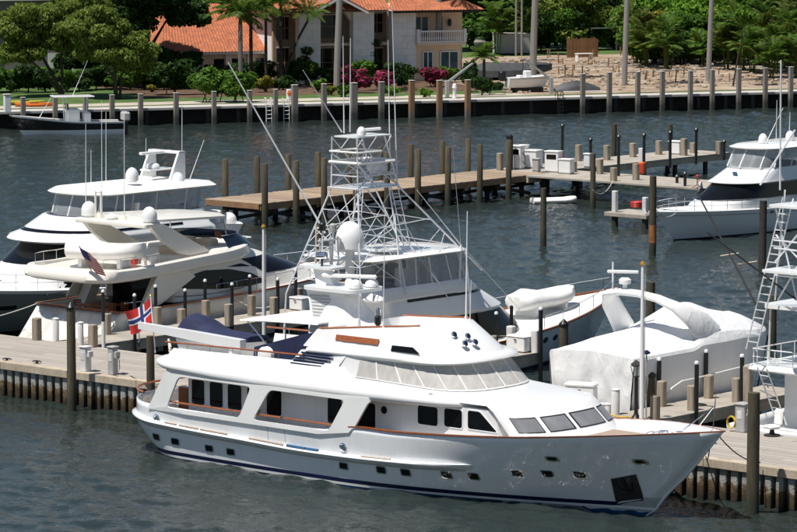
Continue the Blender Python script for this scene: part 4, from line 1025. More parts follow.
# ---- tender under navy cover
tn = thing('ship_tender', 'small boat under fitted navy blue cover on the upper deck of the big yacht', 'boat', YO + QU * 2.7 + QW * (-.9) + Vector((0, 0, 3.72)), QA)
h_ = Hull(lambda v: -2.0 + .0 * v, lambda v: 1.6 + .5 * v, 1.7, smooth_tab([(-2, .75), (0, .72), (2.1, .9)]), keel=0, t0=.45, ns=2.4, nw=1.8, aft=.9, side0=.55)
h_.shell(20, 6).build('hull', 'gelcoat', tn)
mb = MB(); n = 20; vs = []
prof = smooth_tab([(-2.05, .85), (-1.8, 1.42), (-1.2, 1.36), (-.4, .98), (.3, .92), (1.4, .90), (2.15, .86)])
rg = []
for i in range(n + 1):
    t = i / n; p = h_.P(t, 1, 1, .05); zc = prof(p.x); hb = max(p.y, .03)
    rg.append([(p.x, -hb, p.z - .16), (p.x, -hb, p.z + .02), (p.x, -hb * .62, p.z + (zc - p.z) * .8), (p.x, 0, zc), (p.x, hb * .62, p.z + (zc - p.z) * .8), (p.x, hb, p.z + .02), (p.x, hb, p.z - .16)])
mb.loft(rg, closed=False); mb.add([q for q in rg[0]], [(0, 1, 2, 3, 4, 5, 6)]); mb.build('cover', 'navy_canvas', tn, 40)
for x in (-1.1, .9): MB().box(x - .1, x + .1, -.6, .6, -.02, .16).build('chock', 'gelcoat', tn, smooth=0)
# ---- ensign
def flag_cloth(name, label, P0, P1, drop, mats, parent_label, fn):
    pass
fl = thing('norwegian_flag', 'red flag with white edged blue cross drooping from a staff at the yacht stern', 'flag', YO + QU * (-.35) + QW * (-2.0) + Vector((0, 0, 3.7)), QA)
S0 = Vector((.35, 0, 0)); S1 = Vector((.12, 0, 2.15))
MB().tube([S0, S1], .025, 6).build('staff', 'white_paint', fl); MB().lathe([(.001, -.04), (.04, 0), (.001, .05)], 8).build('finial', 'gold', fl).location = S1
def fpt(a, b):
    """a along the fly 0..1, b down the hoist 0..1: a limp flag hanging aft and down"""
    hoist = S1.lerp(S0, .03 + .40 * b)
    wv = .10 * math.sin(a * 7 + b * 2) * a
    return hoist + Vector((-1.30 * a + .25 * a * b, wv - .15 * a, -.62 * a - .15 * math.sin(a * 3.1)))
def fstrip(a0, a1, b0, b1, m, off, name='field'):
    mb = MB()
    for sg in ((-1, 1)):
        def P(x, y):
            p = fpt(a0 + (a1 - a0) * x, b0 + (b1 - b0) * y); return p + Vector((0, sg * off, 0))
        mb.grid(P, 14, 4)
    return mb.build(name, m, fl, 60, fix=False)
mat('flag_red', (.50, .02, .018), .8, .1, 3); mat('flag_white', (.72, .72, .72), .8, .05, 3); mat('flag_blue', (.02, .03, .16), .8, .1, 3)
fstrip(0, 1, 0, 1, 'flag_red', .004)
fstrip(0, 1, .36, .64, 'flag_white', .009, 'white_bar'); fstrip(.26, .46, 0, 1, 'flag_white', .009, 'white_bar')
fstrip(0, 1, .43, .57, 'flag_blue', .014, 'blue_bar'); fstrip(.31, .41, 0, 1, 'flag_blue', .014, 'blue_bar')
# mooring lines
def mooring(a, b, d, label, m='rope_white', r=.022):
    o = MB().tube(sag(a, b, d), r, 5).build('mooring_line', m); return tag(o, label, 'rope')
def YP(x, y, z): return YO + QU * x + QW * y + Vector((0, 0, z))
mooring(YP(-1.2, 1.5, 1.9), Q(7.2, .5, DZ + .05), .3, 'dark line from the big yacht stern to the quay by the grey pedestal', 'dark_rubber')
mooring(YP(23.9, .8, 2.9), Q(38.5, -.12, 1.55), .25, 'dark line from the big yacht bow to the thick piling', 'dark_rubber')
mooring(YP(23.6, .9, 2.6), Q(36, .15, 1.45), .35, 'rope sagging from the big yacht bow to the quay edge', 'dark_rubber')
# ================================================================== OTHER BOATS
class Frame:
    """a boat's own axes: X forward, Y port, Z up"""
    def __init__(f, sc, t0, fwd=True):
        f.O = Q(sc, t0); f.X = QW if fwd else -QW; f.Y = -QU if fwd else QU; f.rz = QA + R(90 if fwd else 270)
    def px(f, px, py, Y=0.0):
        P = onplane(px, py, f.O + f.Y * Y, f.Y) - f.O; return P.dot(f.X), P.z
    def w(f, x, y, z): return f.O + f.X * x + f.Y * y + Vector((0, 0, z))
def side_y(rings, x, z):
    """half-width of a symmetric loft at (x, z)"""
    def at_ring(r):
        best = None; n = len(r) // 2 + 1
        for a, b in zip(r[:n], r[1:n]):
            lo, hi = min(a.x, b.x), max(a.x, b.x)
            if lo - 1e-6 <= x <= hi + 1e-6 and hi > lo:
                t = (x - a.x) / (b.x - a.x); y = abs(a.y + (b.y - a.y) * t); best = y if best is None else max(best, y)
        return best if best is not None else (abs(r[9].y) if x < r[9].x else 0.05)
    for a, b in zip(rings, rings[1:]):
        z0 = a[n_mid(a)].z; z1 = b[n_mid(b)].z
        za = min(a, key=lambda p: abs(p.x - x)).z; zb = min(b, key=lambda p: abs(p.x - x)).z
        if za <= z <= zb and zb > za:
            t = (z - za) / (zb - za); return at_ring(a) * (1 - t) + at_ring(b) * t
    return at_ring(rings[-1]) if z > rings[-1][0].z else at_ring(rings[0])
def n_mid(r): return len(r) // 2
def loft_patch(rings, poly, name, m, parent, sgs=(-1, 1), off=.015, r=.08, cuts=2):
    out = []
    for sg in sgs:
        bm = bmesh.new(); pl = rpoly(poly, r, 3)
        vs = [bm.verts.new((x, 0, z)) for x, z in pl]; ed = [bm.edges.new((vs[i], vs[(i + 1) % len(vs)])) for i in range(len(vs))]
        bmesh.ops.triangle_fill(bm, use_beauty=True, edges=ed)
        bmesh.ops.subdivide_edges(bm, edges=[e for e in bm.edges if e.calc_length() > .4], cuts=cuts, use_grid_fill=True)
        bmesh.ops.triangulate(bm, faces=bm.faces)
        for v in bm.verts: v.co.y = sg * (side_y(rings, v.co.x, v.co.z) + off)
        bmesh.ops.recalc_face_normals(bm, faces=bm.faces)
        me = bpy.data.meshes.new(name); bm.to_mesh(me); bm.free(); me.materials.append(MATS[m]); me.shade_smooth()
        o = bpy.data.objects.new(name, me); COL.objects.link(o); o.parent = parent; out.append(o)
    return out
def bow_rail(h, parent, t0, t1, ht=.7, n=14, ins=.12, name='bow_rail', every=2, mid=False, m='chrome', r=.018):
    for sg in (-1, 1):
        pts = []
        for i in range(n + 1):
            t = t0 + (t1 - t0) * i / n; p = h.P(t, 1, sg, -ins); p.y = sg * max(abs(p.y), .0); pts.append(p + Vector((0, 0, ht)))
        rr = MB().tube(pts, r, 5).build(name, m, parent)
        if mid: MB().tube([p - Vector((0, 0, ht * .5)) for p in pts], r * .7, 5).build('rail_wire', m, rr)
        for p in pts[::every]: MB().tube([p, p - Vector((0, 0, ht))], r * .85, 5).build('stanchion', m, rr)
def hsheer_rail(h, m, parent, name='toe_rail', t0=0.0, t1=1.0, w=.04, hgt=.06):
    rail_sweep(h, h.sheer, [(-.06, -.02), (-.06, hgt), (w, hgt), (w, -.02)], t0, t1).build(name, m, parent, 60)
def dome(parent, loc, r, h, m='gelcoat', name='satellite_dome'):
    o = MB().lathe(dome_prof(r, h), 18).build(name, m, parent, 60); o.location = loc; return o
def inflatable(parent_thing, L, B, zt, m='white_canvas'):
    """covered tender: rounded bolster with a dished middle"""
    n = 30; rg = []
    for i in range(n + 1):
        q = i / n; q = .5 - .5 * math.cos(math.pi * q); x = -L / 2 + L * q
        k = math.sqrt(max(0.0, 1 - max(0, (q - .55) / .45) ** 2.4))
        k *= math.sqrt(max(0.0, 1 - max(0, (.16 - q) / .16) ** 2.2))
        hb = max(B / 2 * k, .04); up = .25 * max(0, (q - .55) / .45) ** 1.6 * zt
        rg.append([(x, -hb * .55, .02 + up), (x, -hb * .95, zt * .35 + up), (x, -hb, zt * .65 + up), (x, -hb * .82, zt * .96 + up), (x, -hb * .4, zt * (.9 + .45 * math.exp(-((q - .24) / .16) ** 2)) + up), (x, 0, zt * (.92 + .45 * math.exp(-((q - .22) / .15) ** 2)) + up),
                   (x, hb * .4, zt * (.9 + .45 * math.exp(-((q - .24) / .16) ** 2)) + up), (x, hb * .82, zt * .96 + up), (x, hb, zt * .65 + up), (x, hb * .95, zt * .35 + up), (x, hb * .55, .02 + up)])
    return MB().loft(rg).build('cover', m, parent_thing, 70)
# ------------------------------------------------------------------ white sport yacht, stern to the quay
F2 = Frame(-6.2, 8.6)
B2 = thing('sport_yacht', 'cream white flybridge sport yacht with sweeping black windows moored stern to the quay', 'yacht', F2.O, F2.rz)
sh2 = smooth_tab([(-.5, 2.12), (5, 2.16), (11, 2.3), (16, 2.5), (20.6, 2.75)])
H2 = Hull(smooth_tab([(0, .2), (.2, -.35), (.5, .55), (1, 1.9)]), smooth_tab([(0, 17.8), (.2, 18.8), (1, 20.6)]), 5.5, sh2, keel=-.6, t0=.45, ns=2.6, nw=1.5, aft=.97, side0=.86)
H2.shell(50, 10).build('hull', 'gelcoat_cream', B2, 40, solid=.08)
H2.band(-.55, .12, .012).build('boot_stripe', 'black_plastic', B2)
hsheer_rail(H2, 'teak', B2, 'teak_cap', hgt=.05, w=.05)
MB().box(1.72, 1.98, -2.72, 2.72, 2.13, 2.19, b=.02).build('transom_cap', 'teak', B2)
fdeck(H2, 1.45, 1.3, 7.0, name='cockpit_deck', m='teak_deck', parent=B2)
fdeck(H2, lambda x: sh2(x) - .03, 6.2, 20.4, name='side_deck', parent=B2, camber=.05)
for k in range(1, 7):                                   # plank seams on the raked transom
    y = -2.7 + 5.4 * k / 7
    a = [H2.P(0, v, -1) for v in (.28, .98)]
    MB().tube([(a[0].x - .01 + .0, y * .95, a[0].z), (a[1].x - .12, y, a[1].z)], .010, 4).build('transom_seam', 'grey_plastic', B2)
MB().box(-.7, .3, -2.4, 2.4, .35, .5, b=.04).build('swim_platform', 'teak_deck', B2)
for sg in (-1, 1): MB().tube([(2.3, sg * 2.5, 2.5), (3.5, sg * 2.55, 2.5), (3.6, sg * 2.55, 2.2)], .03, 6).build('cockpit_rail', 'chrome', B2)
MB().box(2.6, 4.0, -.8, .9, 2.12, 2.17, b=.02).build('dining_table', 'teak', B2); MB().box(3.2, 3.4, -.1, .1, 1.45, 2.12).build('table_leg', 'chrome', B2, smooth=0)
for y, x in ((-1.3, 2.9), (-1.3, 3.7), (1.4, 2.9)):
    c = MB().box(-.25, .25, -.25, .25, .40, .46).build('teak_chair', 'teak', B2, smooth=0); c.location = (x, y, 1.45)
    for dx in (-.22, .22):
        for dy in (-.22, .22): MB().box(dx - .025, dx + .025, dy - .025, dy + .025, 0, .399).build('leg', 'teak', c, smooth=0)
    for q in range(4): MB().box(-.24, .24, -.25 if y > 0 else .21, -.21 if y > 0 else .25, .5 + .1 * q, .57 + .1 * q).build('slat', 'teak', c, smooth=0)
MB().box(1.95, 2.5, -1.9, 1.9, 1.45, 1.95, b=.06).build('stern_sofa', 'white_canvas', B2)
# saloon house: one loft from the aft bulkhead sweeping down to the foredeck
S2 = [ringp(5.6, 17.6, 2.30, 2.2, 6.0, .3, pf=2.2), ringp(5.6, 16.4, 2.24, 2.8, 5.6, .3, pf=2.2), ringp(5.6, 14.6, 2.16, 3.4, 4.8, .3, pf=2.2), ringp(5.6, 13.0, 2.05, 3.9, 4.0, .3, pf=2.2), ringp(5.7, 11.4, 1.9, 4.3, 3.2, .3, pf=2.2)]
MB().loft(S2).build('saloon_house', 'gelcoat_cream', B2, 50)
MB().box(5.56, 5.596, -1.6, 1.6, 1.5, 3.35).build('aft_doors', 'black_glass', B2, smooth=0)
for sg in (-1, 1):
    wing = [F2.px(*q, -2.5) for q in [(143, 305), (160, 305), (196, 276), (180, 266), (160, 272)]]
    MB().prism(rpoly(wing, .1, 3), sg * 2.42, sg * 2.5, 'y').build('side_wing', 'gelcoat_cream', B2, smooth=0)
    st = [(3.6, 1.5), (4.2, 1.5), (5.4, 3.5), (4.8, 3.5)]
    MB().prism(st, sg * 1.75, sg * 2.3, 'y').build('flybridge_stairs', 'gelcoat_cream', B2, smooth=0)
P_ = lambda pts, Y=-2.2: [F2.px(*q, Y) for q in pts]
loft_patch(S2, P_([(172, 289), (186, 277), (205, 270.5), (230, 269), (252, 273), (266, 281), (250, 285.5), (215, 289)]), 'saloon_window', 'black_glass', B2, r=.12)
loft_patch(S2, P_([(222, 266.5), (250, 260), (268, 256), (283, 254), (311, 269), (290, 269), (255, 265.5)], -1.9), 'windscreen_side', 'black_glass', B2, r=.05)
ring_panel(S2, 15.2, 28.8, 1.35, 2.75, .02, 24, 4).build('windscreen', 'black_glass', B2, 60)
# flybridge moulding with its thick rolled edge
def w2(x, y, z): return z + max(0, x - 3) * .055
m2 = [ringp(1.2, 11.2, 2.1, 3.50, 3.2, .9, warp=w2), ringp(.72, 11.7, 2.55, 3.46, 3.4, 1.1, warp=w2), ringp(.50, 12.0, 2.74, 3.54, 3.5, 1.2, warp=w2), ringp(.46, 12.05, 2.78, 3.66, 3.5, 1.2, warp=w2), ringp(.56, 11.9, 2.74, 3.98, 3.5, 1.2, warp=w2), ringp(.66, 11.7, 2.66, 4.05, 3.3, 1.1, warp=w2), ringp(.95, 11.2, 2.48, 4.04, 3.1, 1.0, warp=w2), ringp(1.0, 11.1, 2.44, 3.88, 3.0, 1.0, warp=w2)]
MB().loft(m2).build('flybridge_moulding', 'gelcoat_cream', B2, 38)
for sg in (-1, 1):
    pts = [Vector((1.3 + .8 * k, sg * (2.5 if k else 2.2), w2(1.3 + .8 * k, 0, 4.5))) for k in range(5)]; rr_ = MB().tube(pts, .02, 5).build('flybridge_rail', 'chrome', B2)
    for p in pts: MB().tube([p, p - Vector((0, 0, .5))], .015, 5).build('stanchion', 'chrome', rr_)
ws = [ringp(8.2, 12.1, 2.12, 4.35, 2.0, .3, pf=2.2), ringp(8.2, 11.2, 1.9, 4.95, 1.6, .3, pf=2.2)]
ring_panel(ws, 11.5, 32.5, 0, 1, .0, 30, 3).build('flybridge_windscreen', 'blue_glass', B2, 60)
MB().tube([rings_at(ws, 11.5 + .7 * k, 1.0) for k in range(31)], .022, 5).build('windscreen_rail', 'chrome', B2)
MB().loft([ringp(8.0, 11.9, 2.2, 4.2, 2.0, .3, pf=2.2), ringp(8.1, 11.7, 2.05, 4.42, 2.0, .3, pf=2.2)]).build('dash_moulding', 'gelcoat_cream', B2, 60)
for y in (-.9, .5): MB().box(8.8, 9.6, y - .45, y + .45, 4.1, 4.75, b=.1).build('helm_seat', 'beige_canvas', B2); 
MB().box(6.3, 8.2, -1.9, -.6, 4.1, 4.6, b=.08).build('sofa', 'beige_canvas', B2)
MB().lathe([(.2, -.015), (.23, 0), (.2, .015)], 14, M=Matrix.Translation((10.0, -.9, 4.85)) @ Matrix.Rotation(R(60), 4, 'Y')).build('steering_wheel', 'teak', B2)
# raked arch carrying domes and the hardtop
leg = [F2.px(*q, -2.3) for q in [(151, 226.5), (165, 224.5), (211, 251), (190, 255.5), (181, 254), (161, 239)]]
for sg in (-1, 1): MB().prism(rpoly(leg, .06, 2), sg * 2.28, sg * 2.02, 'y').build('arch_leg', 'gelcoat_cream', B2, smooth=30)
ax = leg[0][0]; az = leg[0][1]
MB().box(ax - .35, ax + .75, -2.3, 2.3, az - .08, az + .14, b=.06).build('arch_beam', 'gelcoat_cream', B2)
ht = [[(ax + .3, -2.05, az + .14), (ax + 5.3, -1.85, az - .05), (ax + 5.75, -1.2, az - .06), (ax + 5.75, 1.2, az - .06), (ax + 5.3, 1.85, az - .05), (ax + .3, 2.05, az + .14)]]
ht.append([(x, y, z + .1) for x, y, z in ht[0]]); ht.append([(x * .98 + .1, y * .9, z + .09) for x, y, z in ht[1]])
MB().loft(ht).build('hardtop', 'gelcoat_cream', B2, 60)
for sg in (-1, 1):
    MB().tube([(ax + 5.2, sg * 1.75, az - .05), (ax + 5.5, sg * 1.8, 4.6)], .03, 6).build('hardtop_post', 'chrome', B2)
dome(B2, (ax + .25, -1.95, az + .14), .36, .72); dome(B2, (ax + .25, 1.95, az + .14), .36, .72)
MB().lathe(dome_prof(.3, .25), 14).build('radar', 'gelcoat', B2).location = (ax + .2, .4, az + .15)
for y in (.9, 1.25): MB().tube([(ax, y, az + .1), (ax, y, az + 1.4)], .05, 6).build('mast_post', 'gelcoat_cream', B2)
MB().tube([(ax, .9, az + 1.35), (ax, 1.25, az + 1.35)], .04, 6).build('mast_cross', 'gelcoat_cream', B2)
for y, hh in ((1.05, 5.5), (-.4, 5.0), (2.1, 4.4)): MB().tube([(ax + .2, y, az + .1), (ax + .25, y, az + hh)], .025, 5, r1=.010).build('whip_antenna', 'white_paint', B2)
for y in (-1.6, 1.2): MB().tube([(4.9, y, 4.0), (4.4, y, 4.3), (4.4, y, 4.9)], .09, 8).build('tender_crane', 'gelcoat_cream', B2)
MB().box(4.5, 5.0, -1.9, -1.3, 3.95, 4.4, b=.05).build('life_raft', 'gelcoat', B2); MB().box(4.2, 4.45, -1.2, -.8, 3.95, 4.3).build('fuel_can', 'red_plastic', B2, smooth=0)
bow_rail(H2, B2, .33, .97, .62, 18)
MB().prism(rrect(.7, .62, .12), -2.76, -2.60, 'y', M=Matrix.Translation((9.4, 0, 2.25))).build('fender_board', 'beige_canvas', B2, smooth=0) 
for x in (6.5, 8.5): MB().lathe([(.02, 0), (.13, .08), (.13, .55), (.02, .65)], 10).build('fender', 'beige_canvas', B2).location = (x, -2.95, .9)
c_ = MB().lathe([(.18, 0), (.26, .2), (.26, .75), (.18, .95)], 14, M=Matrix.Rotation(R(90), 4, 'Y')).build('stern_fender', 'white_canvas', B2); c_.location = (2.3, -2.95, 1.45)
td = thing('tender_boat', 'white covered inflatable tender on the flybridge of the cream sport yacht', 'boat', F2.w(2.9, -.75, 4.28), F2.rz + R(-74))
inflatable(td, 4.0, 1.7, .72, 'white_canvas'); 
for x in (-1.1, .9): MB().box(x - .08, x + .08, -.5, .5, -.32, .2).build('chock', 'gelcoat', td, smooth=0)
# American flag hanging off the sport yacht stern
fl2 = thing('american_flag', 'American flag drooping from a short staff on the cream sport yacht', 'flag', F2.w(.75, -1.9, 3.95), F2.rz); fl2.scale = (.85,) * 3
MB().tube([(.2, 0, 0), (-.75, 0, 1.5)], .025, 6).build('staff', 'teak', fl2)
def f2p(a, b):
    h = Vector((-.73, 0, 1.46)).lerp(Vector((-.1, 0, .45)), b); return h + Vector((.30 * a, -.95 * a + .07 * math.sin(9 * a + 3 * b), -.62 * a - .1 * math.sin(4 * a) * b))
def f2s(a0, a1, b0, b1, m, off, name):
    mb = MB()
    for sg in (-1, 1): mb.grid(lambda x, y: f2p(a0 + (a1 - a0) * x, b0 + (b1 - b0) * y) + Vector((sg * off, 0, sg * off)), 10, 3)
    mb.build(name, m, fl2, 60, fix=False)
f2s(0, 1, 0, 1, 'flag_white', .004, 'field')
for k in range(7): f2s(0, 1, k * 2 / 13, (k * 2 + 1) / 13, 'flag_red', .008, 'red_stripe')
f2s(0, .42, 0, 7 / 13, 'flag_blue', .012, 'canton')
# ------------------------------------------------------------------ dark hulled flybridge yacht, bow to the quay
F3 = Frame(-15.4, 29.0, False)
B3 = thing('flybridge_yacht', 'white yacht with dark grey hull, black windscreen and canvas topped flybridge behind the sport yacht', 'yacht', F3.O, F3.rz)
mat('hull_grey', (.17, .185, .185), .2, .06, .5, coat=.4)
sh3 = smooth_tab([(0, 1.6), (10, 1.8), (16, 2.15), (22.5, 2.75)])
H3 = Hull(lambda v: .2 - .2 * v, smooth_tab([(0, 19.5), (.2, 20.4), (1, 22.5)]), 6.0, sh3, keel=-.7, t0=.5, ns=2.8, nw=1.6, aft=.95, side0=.85)
H3.shell(44, 10).build('hull', 'hull_grey', B3, 40)
H3.band(-.6, .18, .012).build('boot_stripe', 'black_plastic', B3)
H3.deck(1.0, .0, .02, camber=.06).build('deck', 'deck_white', B3)
rail_sweep(H3, lambda x: sh3(x) - .10, [(0, -.08), (.06, -.06), (.06, .10), (0, .12)], 0, 1).build('sheer_moulding', 'gelcoat', B3, 60)
for x in (12, 14, 16.5): H3.patch(shift(rrect(.9, .2, .08), x, 1.35), 1, .012).build('hull_window', 'black_glass', B3, smooth=0)
S3 = [ringp(4.5, 15.2, 2.5, 1.75, 3.5, .4, pf=2.3), ringp(4.5, 14.6, 2.48, 2.4, 3.2, .4, pf=2.3), ringp(4.5, 14.2, 2.4, 2.75, 3.0, .4, pf=2.3), ringp(4.6, 13.9, 2.42, 2.95, 2.8, .4, pf=2.3), ringp(4.7, 12.3, 2.3, 4.0, 2.3, .4, pf=2.3)]
MB().loft(S3).build('deckhouse', 'gelcoat', B3, 40)
ring_panel(S3, 12.0, 32.0, 3.06, 3.95, .02, 30, 3).build('windscreen', 'black_glass', B3, 60)
for x0, x1 in ((11.6, 13.2), (9.0, 10.7), (6.4, 8.4)): loft_patch(S3, [(x0, 1.98), (x1, 1.98), (x1 - .5, 2.42), (x0 + .12, 2.42)], 'side_window', 'black_glass', B3, (1, -1), r=.06)
for x in (11.2, 10.75, 10.3, 9.85, 9.4): MB().box(x, x + .28, 2.50, 2.53, 1.85, 2.75).build('door_panel', 'grey_plastic', B3, smooth=0)
b3 = [ringp(2.6, 12.9, 2.6, 3.95, 2.6, .6, pf=2.2), ringp(2.5, 13.3, 2.72, 4.08, 2.7, .7, pf=2.2), ringp(2.6, 13.1, 2.7, 4.24, 2.6, .7, pf=2.2), ringp(2.8, 12.5, 2.55, 4.38, 2.4, .6, pf=2.2), ringp(3.0, 11.0, 2.35, 5.05, 2.0, .6, pf=2.2), ringp(3.1, 10.8, 2.25, 5.07, 2.0, .6, pf=2.2), ringp(3.2, 10.6, 2.2, 4.5, 2.0, .6, pf=2.2)]
MB().loft(b3).build('flybridge', 'gelcoat', B3, 50)
ring_panel(b3, 9.5, 34.5, 3.05, 3.22, .015, 40, 1).build('flybridge_stripe', 'black_glass', B3, 60)
en = [ringp(3.2, 10.4, 2.1, 5.05, 1.8, .5, pf=2.4), ringp(3.0, 10.0, 2.1, 6.1, 1.6, .5, pf=2.4)]
ring_panel(en, 0.0, 44.0, 0, 1, .0, 60, 3).build('clear_enclosure', 'clear_vinyl', B3, 60)
for a in (9, 11.5, 13.5, 15.5, 18, 22, 26, 28.5, 30.5, 32.5, 35): MB().tube([rings_at(en, a, 0), rings_at(en, a, 1)], .04, 5).build('enclosure_post', 'white_canvas', B3)
bt = [ringp(2.2, 10.4, 2.2, 6.08, 1.6, .5, pf=2.4), ringp(2.1, 10.5, 2.25, 6.15, 1.6, .5, pf=2.4), ringp(2.3, 10.2, 2.0, 6.33, 1.6, .5, pf=2.4), ringp(3.1, 9.4, 1.2, 6.42, 1.4, .5, pf=2.4)]
MB().loft(bt).build('bimini_top', 'white_canvas', B3, 60)
MB().box(6.5, 10.2, -1.6, 1.6, 4.52, 5.1, b=.1).build('helm_console', 'navy_canvas', B3)
def xz3(px, py, Y): return F3.px(px, py, Y)
mx0, mz0 = xz3(160, 180, 0); mxt, mzt = xz3(166, 150, 0)
for sg in (-1, 1): MB().prism([(mx0 - .7, mz0 - .4), (mx0 + .6, mz0 - .4), (mxt + .15, mzt), (mxt - .25, mzt)], sg * .95, sg * 1.08, 'y').build('mast_leg', 'gelcoat', B3, smooth=0)
MB().box(mxt - .3, mxt + 1.8, -.12, .12, mzt - .14, mzt, b=.04).build('mast_top_arm', 'gelcoat', B3); MB().box(mxt - .3, mxt + .2, -1.08, 1.08, mzt - .13, mzt - .01, b=.03).build('mast_cross', 'gelcoat', B3)
MB().box(mxt - .2, mxt + 1.5, -.35, .35, mzt - .95, mzt - .86, b=.02).build('radar_shelf', 'gelcoat', B3); MB().lathe(dome_prof(.33, .3), 14).build('radar', 'gelcoat', B3).location = (mxt + .9, 0, mzt - .86)
MB().box(mx0 - .5, mx0 + 1.6, -.9, .9, mz0 - .45, mz0 - .3, b=.04).build('mast_platform', 'gelcoat', B3)
MB().box(-.12, .12, -.6, .6, 0, .6, b=.1).build('radar_array', 'gelcoat', B3).location = (mx0 + 1.3, .2, mz0 - .3)
x_, z_ = xz3(132, 181, 1.2); dome(B3, (x_, 1.2, z_ - .05), .33, .72); x_, z_ = xz3(178, 186, 1.2); dome(B3, (x_, 1.2, z_ - .05), .33, .74)
for px, yt, py in ((91, 150, 205), (106, 112, 205), (146, 138, 180), (182, 105, 200), (204, 140, 187)):
    x0_, z0_ = xz3(px if px != 204 else 187, py, .6); x1_, z1_ = xz3(px if px != 146 else 146, yt, .6); MB().tube([(x0_, .6, z0_), (x1_, .6, z1_)], .024, 5, r1=.012).build('whip_antenna', 'white_paint', B3)
bow_rail(H3, B3, .45, .99, .75, 20, mid=True)
# rolled awning shade and stern boat
MB().tube([(16.5, 1.9, 2.62), (18.5, 1.0, 2.66)], .05, 6).build('windlass_line', 'grey_plastic', B3)
s3t = thing('tender_boat', 'white rigid tender with navy cowled outboard stowed at the stern of the grey hulled yacht', 'boat', F3.w(1.5, 1.2, 3.45), F3.rz + R(90))
hh = Hull(lambda v: -1.9, lambda v: 1.5 + .5 * v, 1.7, lambda x: .75, keel=0, t0=.5, ns=2.4, nw=1.7, side0=.6); hh.shell(18, 6).build('hull', 'gelcoat', s3t); hh.deck(1, -.1, .08).build('deck', 'deck_white', s3t)
MB().box(-.3, .3, -.3, .3, .62, 1.3, b=.08).build('console', 'white_canvas', s3t); 
MB().box(-2.3, -1.75, -.25, .25, .75, 1.55, b=.14).build('outboard_cowl', 'navy_canvas', s3t); MB().box(-2.15, -1.85, -.12, .12, -.2, .75, b=.05).build('outboard_leg', 'dark_rubber', s3t)
MB().lathe(dome_prof(.42, .6), 14).build('covered_seat', 'white_canvas', s3t).location = (1.0, 0, .66)
MB().box(.2, 5.0, -2.6, 2.6, 3.30, 3.42, b=.04).build('boat_deck', 'gelcoat', B3); MB().box(.6, 4.6, -2.5, 2.5, 1.6, 3.29).build('aft_cabin', 'gelcoat', B3, smooth=0)
# ------------------------------------------------------------------ sportfisher with tall tower
F4 = Frame(9.6, 8.0)
B4 = thing('fishing_yacht', 'sport fishing yacht with tall white pipe tower, domes and pale hull coloured as in shade', 'yacht', F4.O, F4.rz)
mat('hull_shade_grey', (.56, .62, .68), .18, .04, .5, coat=.4)  # bluish grey shade of a white hull put into its base colour
sh4 = smooth_tab([(0, 1.25), (8, 1.42), (12, 1.62), (17, 2.0), (21.6, 2.5)])
H4 = Hull(lambda v: .1 - .1 * v, smooth_tab([(0, 18.6), (.2, 19.4), (1, 21.6)]), 5.7, sh4, keel=-.7, t0=.42, ns=2.5, nw=1.35, aft=.9, side0=.84)
H4.shell(48, 12).build('hull', 'hull_shade_grey', B4, 40)
H4.band(-.6, .10, .012).build('antifouling', 'black_plastic', B4)
H4.deck(1, -.02, .03, camber=.1).build('deck', 'deck_white', B4)
hsheer_rail(H4, 'teak', B4, 'toe_rail', .02, 1.0, .05, .07)
for px, py in [(543.5, 340), (556, 337.5)]:
    x_, z_ = F4.px(px, py, -2.4); H4.patch(shift([(.2 * math.cos(a), .14 * math.sin(a)) for a in [k * .4488 for k in range(14)]], x_, z_), -1, .02).build('porthole', 'black_glass', B4, smooth=0)
S4 = [ringp(3.2, 13.5, 2.25, 1.45, 3.6, .3, pf=2.2), ringp(3.2, 13.2, 2.2, 1.95, 3.5, .3, pf=2.2), ringp(3.2, 11.9, 2.1, 2.88, 3.2, .3, pf=2.2), ringp(3.2, 12.0, 2.2, 2.96, 3.2, .3, pf=2.2), ringp(3.2, 10.2, 2.05, 3.85, 2.6, .3, pf=2.2)]
MB().loft(S4).build('deckhouse', 'gelcoat', B4, 40)
ring_panel(S4, 10.0, 34.0, .25, 1.92, .02, 34, 4).build('wraparound_window', 'black_glass', B4, 60)
ring_panel(S4, 9.2, 34.8, 3.80, 4.0, .03, 34, 2).build('brow_stripe', 'black_glass', B4, 60)
fb = [ringp(2.6, 10.3, 2.08, 3.78, 2.4, .4, pf=2.2), ringp(2.5, 10.2, 2.12, 3.90, 2.4, .4, pf=2.2), ringp(2.8, 9.5, 1.98, 4.35, 2.0, .4, pf=2.2), ringp(2.9, 9.4, 1.9, 4.36, 2.0, .4, pf=2.2), ringp(3.0, 9.2, 1.8, 4.0, 2.0, .4, pf=2.2)]
MB().loft(fb).build('flybridge', 'gelcoat', B4, 50)
ev = [ringp(4.2, 9.6, 1.95, 4.2, 1.9, .4, pf=2.2), ringp(4.2, 8.9, 1.95, 5.45, 1.7, .4, pf=2.2)]
ring_panel(ev, 6, 38, 0, 1, .0, 40, 3).build('clear_enclosure', 'clear_vinyl', B4, 60)
for a in (9, 11, 13.5, 16, 19, 22, 25, 28, 30.5, 33, 35): MB().tube([rings_at(ev, a, 0), rings_at(ev, a, 1)], .03, 5).build('enclosure_post', 'white_paint', B4)
hx0, hz = F4.px(357, 252, -1.9)[0], 5.50
ht4 = [ringp(2.2, 9.1, 2.0, hz, 1.6, .5, pf=2.3), ringp(2.1, 9.2, 2.1, hz + .07, 1.6, .5, pf=2.3), ringp(2.4, 8.9, 1.9, hz + .16, 1.6, .5, pf=2.3), ringp(3.4, 7.6, 1.1, hz + .20, 1.4, .5, pf=2.3)]
MB().loft(ht4).build('hardtop', 'gelcoat', B4, 60)
for y in (-.9, .9): MB().box(5.2, 6.2, y - .35, y + .35, 4.1, 5.0, b=.1).build('helm_seat', 'white_canvas', B4)
